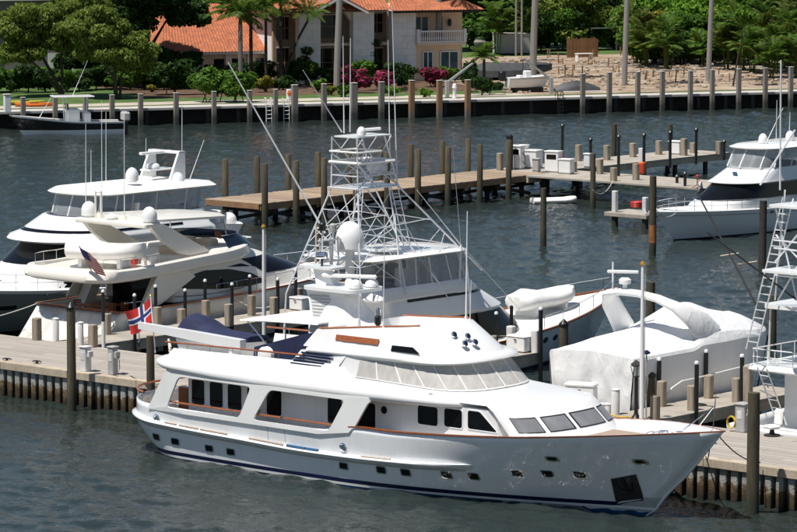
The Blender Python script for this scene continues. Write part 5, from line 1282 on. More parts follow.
MB().box(6.6, 7.4, -1.3, 1.3, 4.1, 5.1, b=.08).build('helm_console', 'gelcoat', B4)
for y in (-1.2, -.4, .4, 1.2): MB().box(3.0, 3.05, y - .3, y + .3, 4.15, 4.6).build('seat_slats', 'teak', B4, smooth=0)
# the tower: four splayed legs, cross braces, two stations and a sunroof
tl = {}
TZ = 8.45
def leg4(x0, y0, z0, x1, y1, z1, r=.037): MB().tube([(x0, y0, z0), (x1, y1, z1)], r, 6).build('tower_leg', 'aluminium', B4)
px2 = lambda px, py, Y=0: F4.px(px, py, Y)
PLx0, PLx1 = 2.75, 5.35
for sg in (-1, 1):
    leg4(1.4, sg * 2.1, 4.0, PLx0, sg * .75, TZ); leg4(9.3, sg * 2.05, 4.6, PLx1, sg * .7, TZ); leg4(4.2, sg * 2.15, 4.0, PLx1 - .6, sg * .72, TZ); leg4(6.5, sg * 2.1, 4.2, PLx0 + .6, sg * .72, TZ, .035)
    leg4(1.4, sg * 2.1, 4.0, 1.4, sg * 2.3, 1.4); leg4(8.2, sg * 2.05, 5.6, 8.2, sg * 2.3, 3.2)
    leg4(PLx0, sg * .75, TZ, PLx0 - .0, sg * .7, 10.6, .035); leg4(PLx1, sg * .7, TZ, PLx1 - .8, sg * .65, 10.6, .035); leg4(PLx0, sg * .75, TZ + .05, PLx1 - .4, sg * .68, 9.6, .026); leg4(PLx1, sg * .7, TZ + .05, PLx0, sg * .7, 9.9, .026)
    for za in (.3, .62):
        a = Vector((1.4, sg * 2.1, 4.0)).lerp(Vector((PLx0, sg * .75, TZ)), za); b = Vector((9.3, sg * 2.05, 4.6)).lerp(Vector((PLx1, sg * .7, TZ)), za); MB().tube([a, b], .020, 5).build('tower_rail', 'aluminium', B4)
    a = Vector((1.4, sg * 2.1, 4.0)).lerp(Vector((PLx0, sg * .75, TZ)), .3); b = Vector((4.2, sg * 2.15, 4.0)).lerp(Vector((PLx1 - .6, sg * .72, TZ)), .75); MB().tube([a, b], .020, 5).build('tower_brace', 'aluminium', B4)
    a = Vector((4.2, sg * 2.15, 4.0)).lerp(Vector((PLx1 - .6, sg * .72, TZ)), .25); b = Vector((1.4, sg * 2.1, 4.0)).lerp(Vector((PLx0, sg * .75, TZ)), .8); MB().tube([a, b], .020, 5).build('tower_brace', 'aluminium', B4)
for za in (.15, .3, .46, .62, .8):
    for A, Bq in (((1.4, 2.1, 4.0), (PLx0, .75, TZ)), ((4.2, 2.15, 4.0), (PLx1 - .6, .72, TZ))):
        p = Vector(A).lerp(Vector(Bq), za); MB().tube([(p.x, -p.y, p.z), (p.x, p.y, p.z)], .019, 5).build('tower_rail', 'aluminium', B4)
for za, zb in ((.3, .62), (.62, .3)):
    p = Vector((1.4, 2.1, 4.0)).lerp(Vector((PLx0, .75, TZ)), za); q = Vector((1.4, 2.1, 4.0)).lerp(Vector((PLx0, .75, TZ)), zb); MB().tube([(p.x, -p.y, p.z), (q.x, q.y, q.z)], .019, 5).build('tower_brace', 'aluminium', B4)
MB().prism(rrect(PLx1 - PLx0 + .2, 1.6, .2), TZ, TZ + .05, 'z', M=Matrix.Translation(((PLx0 + PLx1) / 2, 0, 0))).build('tower_platform', 'gelcoat', B4, smooth=30)
MB().prism(rrect(2.3, 1.4, .2), 10.6, 10.65, 'z', M=Matrix.Translation((3.9, 0, 0))).build('tower_sunroof', 'gelcoat', B4, smooth=30)
def hoop(x0, x1, hw, z, r=.03, m='aluminium', name='tower_hoop'):
    pts = [(x0, -hw, z), (x1 - .2, -hw, z), (x1, -hw + .2, z), (x1, hw - .2, z), (x1 - .2, hw, z), (x0, hw, z), (x0, -hw, z)]; MB().tube(pts, r, 6).build(name, m, B4)
hoop(PLx0 - .05, 5.2, .78, 9.55, .075, 'white_canvas', 'tower_belly_rail'); hoop(PLx0 - .05, 4.4, .76, 10.0, .05, 'white_canvas', 'tower_belly_rail'); hoop(PLx0, 5.3, .75, 9.0); hoop(PLx0 - .1, PLx1 + .1, .8, TZ + .03, .04)
for sg in (-1, 1):
    for (x0, z0, x1, z1) in ((PLx0, TZ, PLx0 + 1.3, 9.55), (PLx0 + 1.3, TZ, PLx0, 9.55), (PLx0 + 1.3, TZ, PLx1, 9.55), (PLx1, TZ, PLx0 + 1.3, 9.55), (PLx0, 9.55, PLx0 + 1.2, 10.6), (PLx0 + 1.2, 9.55, PLx0, 10.6), (3.9, 9.55, 4.9, 10.6)): MB().tube([(x0, sg * .74, z0), (x1, sg * .72, z1)], .02, 5).build('tower_brace', 'aluminium', B4)
    A0 = Vector((1.4, sg * 2.1, 4.0)); A1 = Vector((PLx0, sg * .75, TZ)); C0 = Vector((9.3, sg * 2.05, 4.6)); C1 = Vector((PLx1, sg * .7, TZ)); D0 = Vector((4.2, sg * 2.15, 4.0)); D1 = Vector((PLx1 - .6, sg * .72, TZ))
    for a, b in ((A0.lerp(A1, .1), D0.lerp(D1, .42)), (D0.lerp(D1, .1), A0.lerp(A1, .42)), (A0.lerp(A1, .48), D0.lerp(D1, .95)), (D0.lerp(D1, .48), A0.lerp(A1, .95)), (D0.lerp(D1, .2), C0.lerp(C1, .5)), (D0.lerp(D1, .55), C0.lerp(C1, .3)), (D0.lerp(D1, .75), C0.lerp(C1, .6)), (C0.lerp(C1, .25), Vector((7.2, sg * 2.05, 5.55))), (C0.lerp(C1, .45), Vector((6.4, sg * 2.05, 5.55)))): MB().tube([a, b], .017, 5).build('tower_brace', 'aluminium', B4)
MB().box(4.5, 5.1, -.5, .5, 8.95, 9.5, b=.2).build('tower_console', 'white_canvas', B4)
dome(B4, (3.3, -.45, 10.68), .2, .38); MB().box(3.8, 5.0, -.1, .1, 10.8, 10.92, b=.04).build('tower_radar', 'gelcoat', B4)
mb = MB(); ladder(mb, (2.0, -1.1, 4.6), (2.9, -.7, TZ), (0, 1, 0), .42, .024, .3); mb.build('tower_ladder', 'aluminium', B4)
mb = MB(); ladder(mb, (5.5, -1.9, 3.0), (5.0, -.8, TZ), (1, 0, 0), .42, .026, .3); mb.build('tower_ladder', 'aluminium', B4)
x_, z_ = px2(350, 245, -.8); dome(B4, (x_ , -.8, z_ - .25), .62, 1.25); MB().lathe([(.2, 0), (.2, z_ - .25 - 5.0)], 10).build('dome_post', 'gelcoat', B4).location = (x_, -.8, 5.0)
x_, z_ = px2(384, 249, -.9); MB().lathe([(.18, -.4), (.16, 0), (.3, .04), (.3, .12), (.75, .16), (.75, .24), (.1, .3)], 16).build('radar', 'gelcoat', B4).location = (x_, -.9, z_ - .2)
x_, z_ = px2(333, 232, -.8); MB().lathe([(.12, 0), (.16, .04), (.16, .3), (.08, .36)], 10).build('searchlight', 'grey_plastic', B4).location = (x_, -.8, z_)
MB().tube([(x_, -.8, z_), (x_ - .1, -.8, z_ - 2.0)], .05, 6).build('searchlight_post', 'aluminium', B4)
for dz in (0, .9, 1.7): MB().tube([(x_ - .9, -.8, z_ - .3 - dz), (x_ + .5, -.8, z_ - .3 - dz)], .05, 6).build('rod_rack', 'aluminium', B4)
for dx in (-.8, -.2, .3): MB().tube([(x_ + dx, -.8, z_ - .2), (x_ + dx + .1, -.8, z_ - 3.5)], .04, 6).build('rod_rack_post', 'aluminium', B4)
# long outrigger poles and whip antennas
def pole4(p0, p1, Y0, Y1, r=.03, m='white_paint', name='outrigger', r1=None):
    a = F4.px(*p0, Y0); b = F4.px(*p1, Y1); MB().tube([(a[0], Y0, a[1]), (b[0], Y1, b[1])], r, 5, r1=r1 or r * .5).build(name, m, B4)
pole4((325, 233), (228, 62), 1.5, 4.0, .05); pole4((342, 132), (303, 70), .5, 1.0, .03)
pole4((344, 133), (343, 36), .5, .5, .028, name='whip_antenna'); pole4((350, 132), (350.5, 38), -.3, -.3, .028, name='whip_antenna'); pole4((390, 160), (388, 40), -.4, -.4, .028, name='whip_antenna'); pole4((397, 180), (392, 5), -.6, -.6, .03, name='whip_antenna')
pole4((461, 245), (417, 190), -1.9, -1.2, .03); pole4((458, 318), (461, 245), -2.0, -2.0, .05, name='outrigger_base', r1=.05); pole4((404, 322), (395, 215), -2.0, -1.6, .05, name='outrigger', r1=.03)
pole4((452, 305), (400, 215), -2.2, -1.5, .025); pole4((461, 245), (520, 310), -1.9, -2.3, .018, name='stay')
pole4((461, 245), (453, 150), -1.9, -1.9, .018, m='grey_plastic', name='whip_antenna')
x0_, z0_ = F4.px(316, 300, 1.0); x1_, z1_ = F4.px(316, 226, 1.0); MB().tube([(x0_, 1.0, z0_), (x1_, 1.0, z1_)], .035, 6).build('rod_holder_pole', 'beige_canvas', B4)
for a, b in (((253, 105), (0, 0)),): pass
bow_rail(H4, B4, .60, .99, .62, 16, every=3)
MB().box(.3, 2.9, -2.2, 2.2, .7, .8).build('cockpit_sole', 'teak_deck', B4, smooth=0); MB().box(2.9, 3.2, -2.2, 2.2, .8, 3.0).build('cockpit_bulkhead', 'gelcoat', B4, smooth=0)
tf = thing('tender_boat', 'white covered tender chocked on the foredeck of the tower fishing yacht', 'boat', F4.w(15.9, -.1, sh4(15.6) + .35), F4.rz)
inflatable(tf, 4.1, 1.7, .66)
for x in (-1.1, 1.0): MB().box(x - .08, x + .08, -.6, .6, -.36, .12).build('chock', 'gelcoat', tf, smooth=0)
# ------------------------------------------------------------------ shrink wrapped express cruiser
F5 = Frame(25.4, 7.4)
B5 = thing('wrapped_cruiser', 'cruiser fully shrink wrapped in white plastic with its radar arch showing', 'boat', F5.O, F5.rz)
H5 = Hull(lambda v: .2 - .2 * v, smooth_tab([(0, 9.3), (.25, 9.8), (1, 11.2)]), 3.5, smooth_tab([(0, 1.5), (6, 1.9), (11.2, 2.75)]), keel=-.6, t0=.42, ns=2.5, nw=1.5, aft=.95, side0=.82)
H5.shell(40, 8).build('hull', 'black_plastic', B5, 40)
MB().tube([(9.5, -.9, .6), (11.6, -.02, 2.9)], .03, 5).build('bow_line', 'dark_rubber', B5)
rg = []; NS = 40
edge = lambda x: interp([(0, 3.28), (3.8, 3.30), (4.3, 3.46), (7.2, 3.46), (9, 3.30), (11.4, 3.12)], x)
ridge = lambda x: interp([(-.1, 3.36), (.35, 3.62), (1.5, 3.92), (3.4, 4.02), (4.3, 4.28), (5.5, 4.78), (6.2, 4.72), (7.3, 4.36), (8.6, 4.10), (8.9, 4.12), (10.3, 3.62), (11.4, 3.2)], x)
bot = smooth_tab([(0, .75), (5, .85), (8, 1.25), (9.5, 1.9), (11.4, 2.9)])
for i in range(NS + 1):
    q = i / NS; x = 11.4 * q
    hb = 2.05 * (1 - max(0, (q - .45) / .55) ** 2.6); hb = max(hb, .03); e = edge(x); r_ = ridge(x); b_ = bot(x)
    wob = lambda k: .008 * noise.noise(Vector((x * 1.3, k * 1.7, 3.1)))
    sec = []
    side = [(hb * .93, b_), (hb * .95, b_ + (e - b_) * .33), (hb * .985, b_ + (e - b_) * .66), (hb, e - .10), (hb * .975, e + .02), (hb * .90, e + (r_ - e) * .22), (hb * .60, e + (r_ - e) * .60), (hb * .28, e + (r_ - e) * .90)]
    for k, (y, z) in enumerate(side): sec.append((x - (.12 if i == 0 else 0), -y - wob(k), z + wob(k + 20)))
    sec.append((x, 0, r_))
    for k, (y, z) in reversed(list(enumerate(side))): sec.append((x - (.12 if i == 0 else 0), y + wob(k + 9), z + wob(k + 33)))
    rg.append(sec)
MB().loft(rg, closed=False).build('shrink_wrap', 'shrink_wrap', B5, 16)
topl = [Vector(p) for p in rg[0][3:14]]
def swall(u, v):
    f = u * 10; i = min(int(f), 9); top = topl[i].lerp(topl[i + 1], f - i); y = top.y; z = .5 + (top.z - .5) * v
    fold = .05 * math.sin(y * 7 + 2.2 * noise.noise(Vector((y * 2, z, 5)))) * (1 - v) * v * 4 + .04 * noise.noise(Vector((y * 1.2, z * 1.1, 1))) * min(1, (1 - v) * 4) - .03 * (1 - abs(math.sin(y * 5 + z * .8))) ** 6 * (1 - v)
    return Vector((top.x + fold * (1 if v < 1 else 0), y * (.88 + .12 * v), z))
MB().grid(swall, 40, 22).build('stern_wrap', 'shrink_wrap', B5, 60)
# wrapped radar arch standing across the boat
path = [(4.55, 1.90, 3.5), (4.0, 1.88, 4.2), (3.3, 1.78, 4.95), (3.0, 1.55, 5.27), (2.95, .9, 5.36), (3.0, .1, 5.34), (3.15, -.7, 5.20), (3.45, -1.25, 4.92), (4.0, -1.58, 4.50), (4.7, -1.72, 4.0), (5.2, -1.75, 3.4)]
wd = [.62, .52, .44, .36, .30, .30, .32, .38, .50, .68, .85]
rgs = []
for k, (x, y, z) in enumerate(path):
    a = Vector(path[max(k - 1, 0)]); b = Vector(path[min(k + 1, len(path) - 1)]); d = (b - a).normalized(); ax = Vector((1, 0, 0)); ax = (ax - d * ax.dot(d)).normalized(); nn = d.cross(ax)
    rgs.append([Vector((x, y, z)) + ax * wd[k] * math.cos(t_) + nn * .14 * math.sin(t_) for t_ in [2 * math.pi * i / 14 for i in range(14)]])
MB().loft(rgs).build('wrapped_arch', 'shrink_wrap', B5, 70)
MB().lathe([(.10, -.25), (.09, 0), (.24, .04), (.24, .2), (.14, .28)], 14).build('radar_dome', 'gelcoat', B5).location = (2.95, .75, 5.65)
MB().box(-.62, .62, -.07, .07, -.06, .06, b=.03).build('radar_bar', 'gelcoat', B5).matrix_basis = Matrix.Translation((2.95, .85, 6.15)) @ Matrix.Rotation(R(-60), 4, 'Z'); MB().tube([(2.95, 1.35, 5.3), (2.95, 1.35, 6.5)], .04, 5).build('mast_pole', 'gelcoat', B5)
pts = [F5.px(*q, -2.2) for q in [(664, 400), (672, 388), (682, 381), (697, 378), (737, 368), (752, 364)]]
MB().tube([(x, -2.2, z) for x, z in pts], .03, 6).build('grab_rail', 'white_paint', B5)
# ------------------------------------------------------------------ second tower boat (partly out of view)
F6 = Frame(33.6, 8.0)
B6 = thing('tower_boat', 'sport fishing boat with leaning ladder tower and teak helm chair moored beyond the power pedestal', 'boat', F6.O, F6.rz)
H6 = Hull(lambda v: .1 - .1 * v, smooth_tab([(0, 14.6), (.2, 15.3), (1, 17.2)]), 5.0, smooth_tab([(0, 1.15), (6, 1.4), (17, 2.5)]), keel=-.7, t0=.42, ns=2.5, nw=1.4, aft=.92, side0=.85)
H6.shell(36, 8).build('hull', 'hull_white', B6, 40, solid=.07)
fdeck(H6, .55, .2, 5.0, name='cockpit_sole', parent=B6); fdeck(H6, lambda x: H6.sheer(x) - .02, 4.4, 17, name='deck', parent=B6)
MB().box(.05, .35, -2.15, 2.15, 1.13, 1.2, b=.02).build('covering_board', 'gelcoat', B6)
S6 = [ringp(3.4, 11.0, 2.1, 1.2, 3.0, .2, pf=2.2), ringp(3.4, 10.0, 2.0, 3.0, 2.4, .2, pf=2.2)]
MB().loft(S6).build('deckhouse', 'gelcoat', B6, 40)
MB().box(3.34, 3.39, -1.5, 1.25, .9, 2.9).build('saloon_door', 'black_glass', B6, smooth=0)
MB().box(3.35, 3.398, 1.26, 2.05, .6, 3.0).build('bulkhead_panel', 'gelcoat', B6, smooth=0)
MB().loft([ringp(1.4, 8.6, 2.3, 3.0, 2.0, .2, pf=2.3), ringp(1.3, 8.7, 2.4, 3.08, 2.0, .2, pf=2.3), ringp(1.4, 8.6, 2.35, 3.26, 2.0, .2, pf=2.3)]).build('flybridge_deck', 'gelcoat', B6, 40)
for sg in (-1, 1):
    MB().tube([(1.5, sg * 2.2, 3.85), (6.2, sg * 2.1, 3.85)], .025, 6).build('flybridge_rail', 'white_paint', B6)
    for x in (1.5, 2.4, 3.3, 4.2): MB().tube([(x, sg * 2.2, 3.26), (x, sg * 2.2, 3.85)], .02, 5).build('rail_post', 'white_paint', B6)
MB().tube([(1.45, -2.2, 3.85), (1.45, 2.2, 3.85)], .025, 6).build('flybridge_rail', 'white_paint', B6); MB().tube([(1.45, -2.2, 3.55), (1.45, 2.2, 3.55)], .02, 6).build('flybridge_rail', 'white_paint', B6)
for y in (-2, -1.2, -.4, .4, 1.2, 2): MB().tube([(1.45, y, 3.26), (1.45, y, 3.85)], .02, 5).build('rail_post', 'white_paint', B6)
MB().box(3.8, 5.2, -.2, 1.7, 3.26, 4.1, b=.12).build('flybridge_seat', 'grey_plastic', B6)
ch = MB().box(-.28, .28, -.28, .28, .45, .51).build('helm_chair', 'teak', B6, smooth=0); ch.location = (2.6, -.35, 3.27)
MB().lathe([(.2, 0), (.05, .05), (.05, .449)], 8).build('pedestal', 'chrome', ch)
for k in range(5): MB().box(-.30, -.25, -.28, .28, .56 + .11 * k, .64 + .11 * k).build('slat', 'teak', ch, smooth=0)
MB().prism(rrect(6.2, 4.4, .4), 5.35, 5.5, 'z', M=Matrix.Translation((5.0, 0, 0))).build('hardtop', 'gelcoat', B6, smooth=30)
for x in (2.2, 7.0):
    for sg in (-1, 1): MB().tube([(x, sg * 2.0, 3.26), (x, sg * 1.95, 5.36)], .04, 6).build('hardtop_post', 'aluminium', B6)
def lad(pb, pt_, Yb, Yt, w=.5):
    a = F6.px(*pb, Yb); b = F6.px(*pt_, Yt); mb = MB(); ladder(mb, (a[0], Yb, a[1]), (b[0], Yt, b[1]), (.2, 1, 0), w, .03, .3, .022); mb.build('tower_ladder', 'aluminium', B6)
lad((751, 350), (788, 198), 2.0, .6, .55); lad((762, 368), (782, 424), 1.4, 1.0, .5)
for px, py, px1, py1, Y0, Y1 in ((775, 300, 785, 190, 1.6, .7), (797, 300, 775, 205, -.4, .6), (776, 235, 800, 260, .7, -.6), (775, 262, 800, 232, .7, -.6), (778, 300, 800, 262, 1.2, -.6), (774, 205, 800, 206, .8, -.8), (774, 240, 800, 243, .8, -.8), (774, 248, 800, 251, .8, -.8), (775, 275, 800, 278, .9, -.8), (781, 60, 780, 190, .8, .8), (795, 130, 760, 185, .4, 1.0)):
    a = F6.px(px, py, Y0); b = F6.px(px1, py1, Y1); MB().tube([(a[0], Y0, a[1]), (b[0], Y1, b[1])], .035, 6).build('tower_pipe', 'aluminium', B6)
a = F6.px(790, 270, 0); MB().prism(rrect(2.0, 2.2, .3), a[1] - .04, a[1] + .04, 'z', M=Matrix.Translation((a[0], -.4, 0))).build('tower_platform', 'gelcoat', B6, smooth=30)
a = F6.px(797, 205, 0); MB().prism(rrect(2.0, 2.2, .3), a[1] - .04, a[1] + .04, 'z', M=Matrix.Translation((a[0], -.4, 0))).build('tower_platform', 'gelcoat', B6, smooth=30)
for q in (((770, 332), (697, 192), 2.2, 6.0), ((797, 300), (707, 232), .5, 3.0)):
    a = F6.px(*q[0], q[2]); b = F6.px(*q[1], q[3]); MB().tube([(a[0], q[2], a[1]), (b[0], q[3], b[1])], .045, 6, r1=.03).build('outrigger', 'dark_rubber', B6)
    mid = Vector((a[0], q[2], a[1])).lerp(Vector((b[0], q[3], b[1])), .55); MB().tube([mid + Vector((-.18, .3, -.06)), mid + Vector((.18, -.3, .06))], .02, 5).build('spreader', 'beige_canvas', B6)
# ------------------------------------------------------------------ white flybridge yacht at the fuel dock
F7 = Frame(-14.6, 86.0, False)
B7 = thing('white_flybridge_yacht', 'white flybridge motor yacht with broad black windscreen moored by the fuel dock', 'yacht', F7.O, F7.rz)
sh7 = smooth_tab([(0, 1.25), (10, 1.45), (16, 1.62), (21.3, 1.82)])
H7 = Hull(lambda v: .1, smooth_tab([(0, 18.6), (.25, 19.4), (1, 21.3)]), 4.3, sh7, keel=-.6, t0=.45, ns=2.7, nw=1.4, aft=.95, side0=.82)
H7.shell(44, 10).build('hull', 'hull_white', B7, 40); H7.band(-.5, .07, .012).build('antifouling', 'black_plastic', B7); H7.deck(1, -.0, .0, camber=.22).build('deck', 'deck_white', B7)
rail_sweep(H7, lambda x: sh7(x) - .25, [(0, -.02), (.03, -.02), (.03, .02), (0, .02)], 0, 1).build('rub_strip', 'grey_plastic', B7)
S7 = [ringp(3.0, 17.6, 1.75, 1.4, 3.6, .3, pf=2.2), ringp(3.0, 17.0, 1.72, 1.95, 3.4, .3, pf=2.2), ringp(3.0, 16.5, 1.74, 2.06, 3.2, .3, pf=2.2), ringp(3.0, 14.6, 1.62, 3.0, 2.6, .3, pf=2.2)]
MB().loft(S7).build('deckhouse', 'gelcoat', B7, 40)
ring_panel(S7, 10.0, 34.0, 2.06, 2.95, .02, 34, 3).build('windscreen', 'black_glass', B7, 60)
loft_patch(S7, [(5.0, 2.1), (9.6, 2.1), (9.2, 2.8), (5.2, 2.8)], 'side_window', 'blue_glass', B7)
b7 = [ringp(2.4, 14.7, 1.75, 2.98, 2.4, .4, pf=2.2), ringp(2.3, 14.9, 1.84, 3.06, 2.4, .4, pf=2.2), ringp(2.6, 14.4, 1.8, 3.2, 2.3, .4, pf=2.2), ringp(2.8, 12.6, 1.7, 3.85, 1.8, .4, pf=2.2), ringp(2.9, 12.4, 1.62, 3.86, 1.8, .4, pf=2.2), ringp(3, 12.2, 1.55, 3.3, 1.8, .4, pf=2.2)]
MB().loft(b7).build('flybridge', 'gelcoat', B7, 50)
e7 = [ringp(5.5, 12.9, 1.65, 3.86, 1.7, .4, pf=2.2), ringp(5.4, 12.1, 1.6, 4.95, 1.5, .4, pf=2.2)]
ring_panel(e7, 4, 40, 0, 1, 0, 44, 3).build('clear_enclosure', 'clear_vinyl', B7, 60)
for a in (8.5, 10.5, 12.5, 15, 18, 22, 26, 29, 31.5, 34, 36): MB().tube([rings_at(e7, a, 0), rings_at(e7, a, 1)], .045, 5).build('enclosure_post', 'white_paint', B7)
MB().loft([ringp(4.8, 12.4, 1.75, 4.92, 1.6, .4, pf=2.2), ringp(4.7, 12.5, 1.82, 5.0, 1.6, .4, pf=2.2), ringp(5.0, 12.0, 1.5, 5.16, 1.5, .4, pf=2.2)]).build('hardtop', 'gelcoat', B7, 60)
MB().box(8.5, 11.5, -1.2, 1.2, 3.32, 4.1, b=.1).build('helm_console', 'navy_canvas', B7)
for px, py in ((763, 139), (790, 138)): 
    x_, z_ = F7.px(px, py, 0); dome(B7, (x_, 0, 5.15), .28, .62)
for px, py, pxt, pyt in ((765, 145, 783, 108), (776, 150, 777, 100), (789, 145, 790, 112)):
    a = F7.px(px, py, .5); b = F7.px(pxt, pyt, .5); MB().tube([(a[0], .5, a[1]), (b[0], .5, b[1])], .03, 5, r1=.015).build('whip_antenna', 'white_paint', B7)
MB().box(-.2, .2, -.15, .15, 0, .12, b=.03).build('emblem_plate', 'bottom_blue', B7).matrix_basis = Matrix.Translation((13.75, .3, 3.46)) @ Matrix.Rotation(R(-60), 4, 'Y')
bow_rail(H7, B7, .42, .99, .62, 20, mid=True)
for k in range(4): MB().box(17.2 - 1.1 * k, 17.9 - 1.1 * k, -.4, .4, 1.82 - .02 * k, 1.9 - .02 * k, b=.03).build('deck_hatch', 'gelcoat', B7)
for x in (12.4, 11.6): H7.patch(shift(rrect(.35, .14, .06), x, 1.28), 1, .015).build('fitting', 'black_glass', B7, smooth=0)
# small inflatable dinghy afloat
P = at(553, 203, 0); dg = thing('dinghy', 'small white inflatable dinghy floating below the fuel dock', 'dinghy', (P.x, P.y, .12), R(12)); dg.scale = (.74,) * 3
pts = []
for k in range(25):
    q = k / 24; a = -1.55 + 0
    if q < .36: pts.append((-1.9 + 3.1 * q / .36, -.62, .05 + .1 * q))
    elif q < .64: b = (q - .36) / .28 * math.pi; pts.append((1.2 + .75 * math.sin(b), -.62 * math.cos(b), .1 + .12 * math.sin(b)))
    else: pts.append((1.2 - 3.1 * (q - .64) / .36, .62, .05 + .1 * (1 - q)))
MB().tube(pts, .22, 10).build('tube', 'white_canvas', dg, 60); MB().box(-1.75, 1.3, -.5, .5, -.12, -.02).build('floor', 'grey_plastic', dg, smooth=0); MB().box(-1.85, -1.72, -.6, .6, -.15, .3).build('transom', 'grey_plastic', dg, smooth=0); MB().box(-.3, .05, -.6, .6, .16, .2).build('thwart', 'post_pvc', dg, smooth=0)
MB().tube([(p[0] * 1.0, p[1] * 1.33, p[2] - .02) for p in pts[3:-3]], .03, 5).build('rub_strake', 'dark_rubber', dg)
# ================================================================== FAR BANK
import numpy as np
GZ = 1.46
def ground_mat(name, c1, c2, c3, sc=.25, rough=.95, bump=.5):
    m = bpy.data.materials.new(name); m.use_nodes = True; MATS[name] = m
    n = m.node_tree.nodes; l = m.node_tree.links; b = n['Principled BSDF']; b.inputs['Roughness'].default_value = rough
    g = n.new('ShaderNodeNewGeometry')
    a = n.new('ShaderNodeTexNoise'); a.inputs['Scale'].default_value = sc; a.inputs['Detail'].default_value = 8; a.inputs['Roughness'].default_value = .7; l.new(g.outputs['Position'], a.inputs[0])
    cr = n.new('ShaderNodeValToRGB'); e = cr.color_ramp.elements; e[0].position = .33; e[0].color = (*c1, 1); e[1].position = .68; e[1].color = (*c3, 1); x = e.new(.5); x.color = (*c2, 1)
    l.new(a.outputs[0], cr.inputs[0]); l.new(cr.outputs[0], b.inputs['Base Color'])
    d = n.new('ShaderNodeTexNoise'); d.inputs['Scale'].default_value = 3; d.inputs['Detail'].default_value = 6; l.new(g.outputs['Position'], d.inputs[0])
    bp = n.new('ShaderNodeBump'); bp.inputs['Strength'].default_value = bump; bp.inputs['Distance'].default_value = .25; l.new(d.outputs[0], bp.inputs['Height']); l.new(bp.outputs[0], b.inputs['Normal'])
ground_mat('lawn', (.035, .075, .012), (.06, .12, .02), (.10, .13, .035), .5)
ground_mat('dirt', (.14, .095, .06), (.30, .22, .15), (.43, .36, .28), .35)
ground_mat('mulch', (.05, .03, .018), (.10, .055, .03), (.15, .09, .05), .8)
ground_mat('sand_path', (.34, .29, .23), (.42, .37, .30), (.48, .43, .36), .6, bump=.1)
mat('cap_concrete', (.46, .43, .395), .9, .10, .7, bump=.2)
mat('stucco_white', (.76, .74, .71), .9, .05, .8); mat('stucco_cream', (.70, .57, .43), .9, .06, .8); mat('stucco_tan', (.33, .24, .16), .9, .08, .8); mat('stucco_grey', (.20, .19, .18), .9, .08, .5)
mat('block_white', (.78, .77, .75), .85, .05, 2, rnd=.05)
mat('teal_glass', (.02, .07, .085), .08, .3, 1); mat('dark_window', (.012, .013, .014), .1, .3, 2)
mat('brick', (.36, .13, .06), .9, .2, 3); mat('container', (.42, .42, .41), .7, .08, .5, streak=.15); mat('fence_wood', (.24, .13, .06), .9, .25, 3, rnd=.15)
mat('tarp_grey', (.055, .058, .06), .6, .2, 1.5, bump=.5, bscale=3); mat('stone', (.38, .34, .29), .9, .2, 4, rnd=.2); mat('rubble', (.34, .27, .20), .95, .3, 6)
mat('post_grey', (.225, .20, .17), .9, .16, 3, rnd=.1, stretch=(5, 5, .6)); mat('post_orange', (.26, .15, .075), .9, .2, 3, stretch=(5, 5, .6))
mat('bark_grey', (.25, .235, .215), .9, .14, 4, bump=.4, stretch=(1, 1, 5)); mat('bark_dark', (.045, .035, .025), .9, .3, 4, bump=.5)
def darken_low(name, z0, z1, c):  # blends a material to a darker colour towards the bottom
    m = MATS[name]; n = m.node_tree.nodes; l = m.node_tree.links; b = n['Principled BSDF']; prev = b.inputs['Base Color'].links[0].from_socket
    g = n.new('ShaderNodeNewGeometry'); sx = n.new('ShaderNodeSeparateXYZ'); l.new(g.outputs['Position'], sx.inputs[0]); mr = n.new('ShaderNodeMapRange'); mr.inputs[1].default_value = z0; mr.inputs[2].default_value = z1; l.new(sx.outputs[2], mr.inputs[0])
    mx = n.new('ShaderNodeMix'); mx.data_type = 'RGBA'; mx.inputs[6].default_value = (*c, 1); l.new(mr.outputs[0], mx.inputs[0]); l.new(prev, mx.inputs[7]); l.new(mx.outputs[2], b.inputs['Base Color'])
darken_low('post_grey', .5, 1.3, (.05, .05, .045)); darken_low('post_orange', .2, 1.0, (.12, .11, .10))
def tile_mat():
    m = mat('roof_tile', (.38, .125, .055), .8, .2, 1.2, rnd=0); n = m.node_tree.nodes; l = m.node_tree.links; b = n['Principled BSDF']; prev = b.inputs['Base Color'].links[0].from_socket
    tc = n.new('ShaderNodeTexCoord'); w = n.new('ShaderNodeTexNoise'); w.inputs['Scale'].default_value = 5; w.inputs['Detail'].default_value = 2; l.new(tc.outputs['Object'], w.inputs[0])
    mx = n.new('ShaderNodeMix'); mx.data_type = 'RGBA'; mx.blend_type = 'MULTIPLY'; mx.inputs[0].default_value = .6; cr = n.new('ShaderNodeValToRGB'); cr.color_ramp.elements[0].position = .35; cr.color_ramp.elements[0].color = (.55, .5, .5, 1); cr.color_ramp.elements[1].position = .65; cr.color_ramp.elements[1].color = (1.25, 1.2, 1.1, 1)
    l.new(w.outputs[0], cr.inputs[0]); l.new(prev, mx.inputs[6]); l.new(cr.outputs[0], mx.inputs[7]); l.new(mx.outputs[2], b.inputs['Base Color'])
tile_mat()
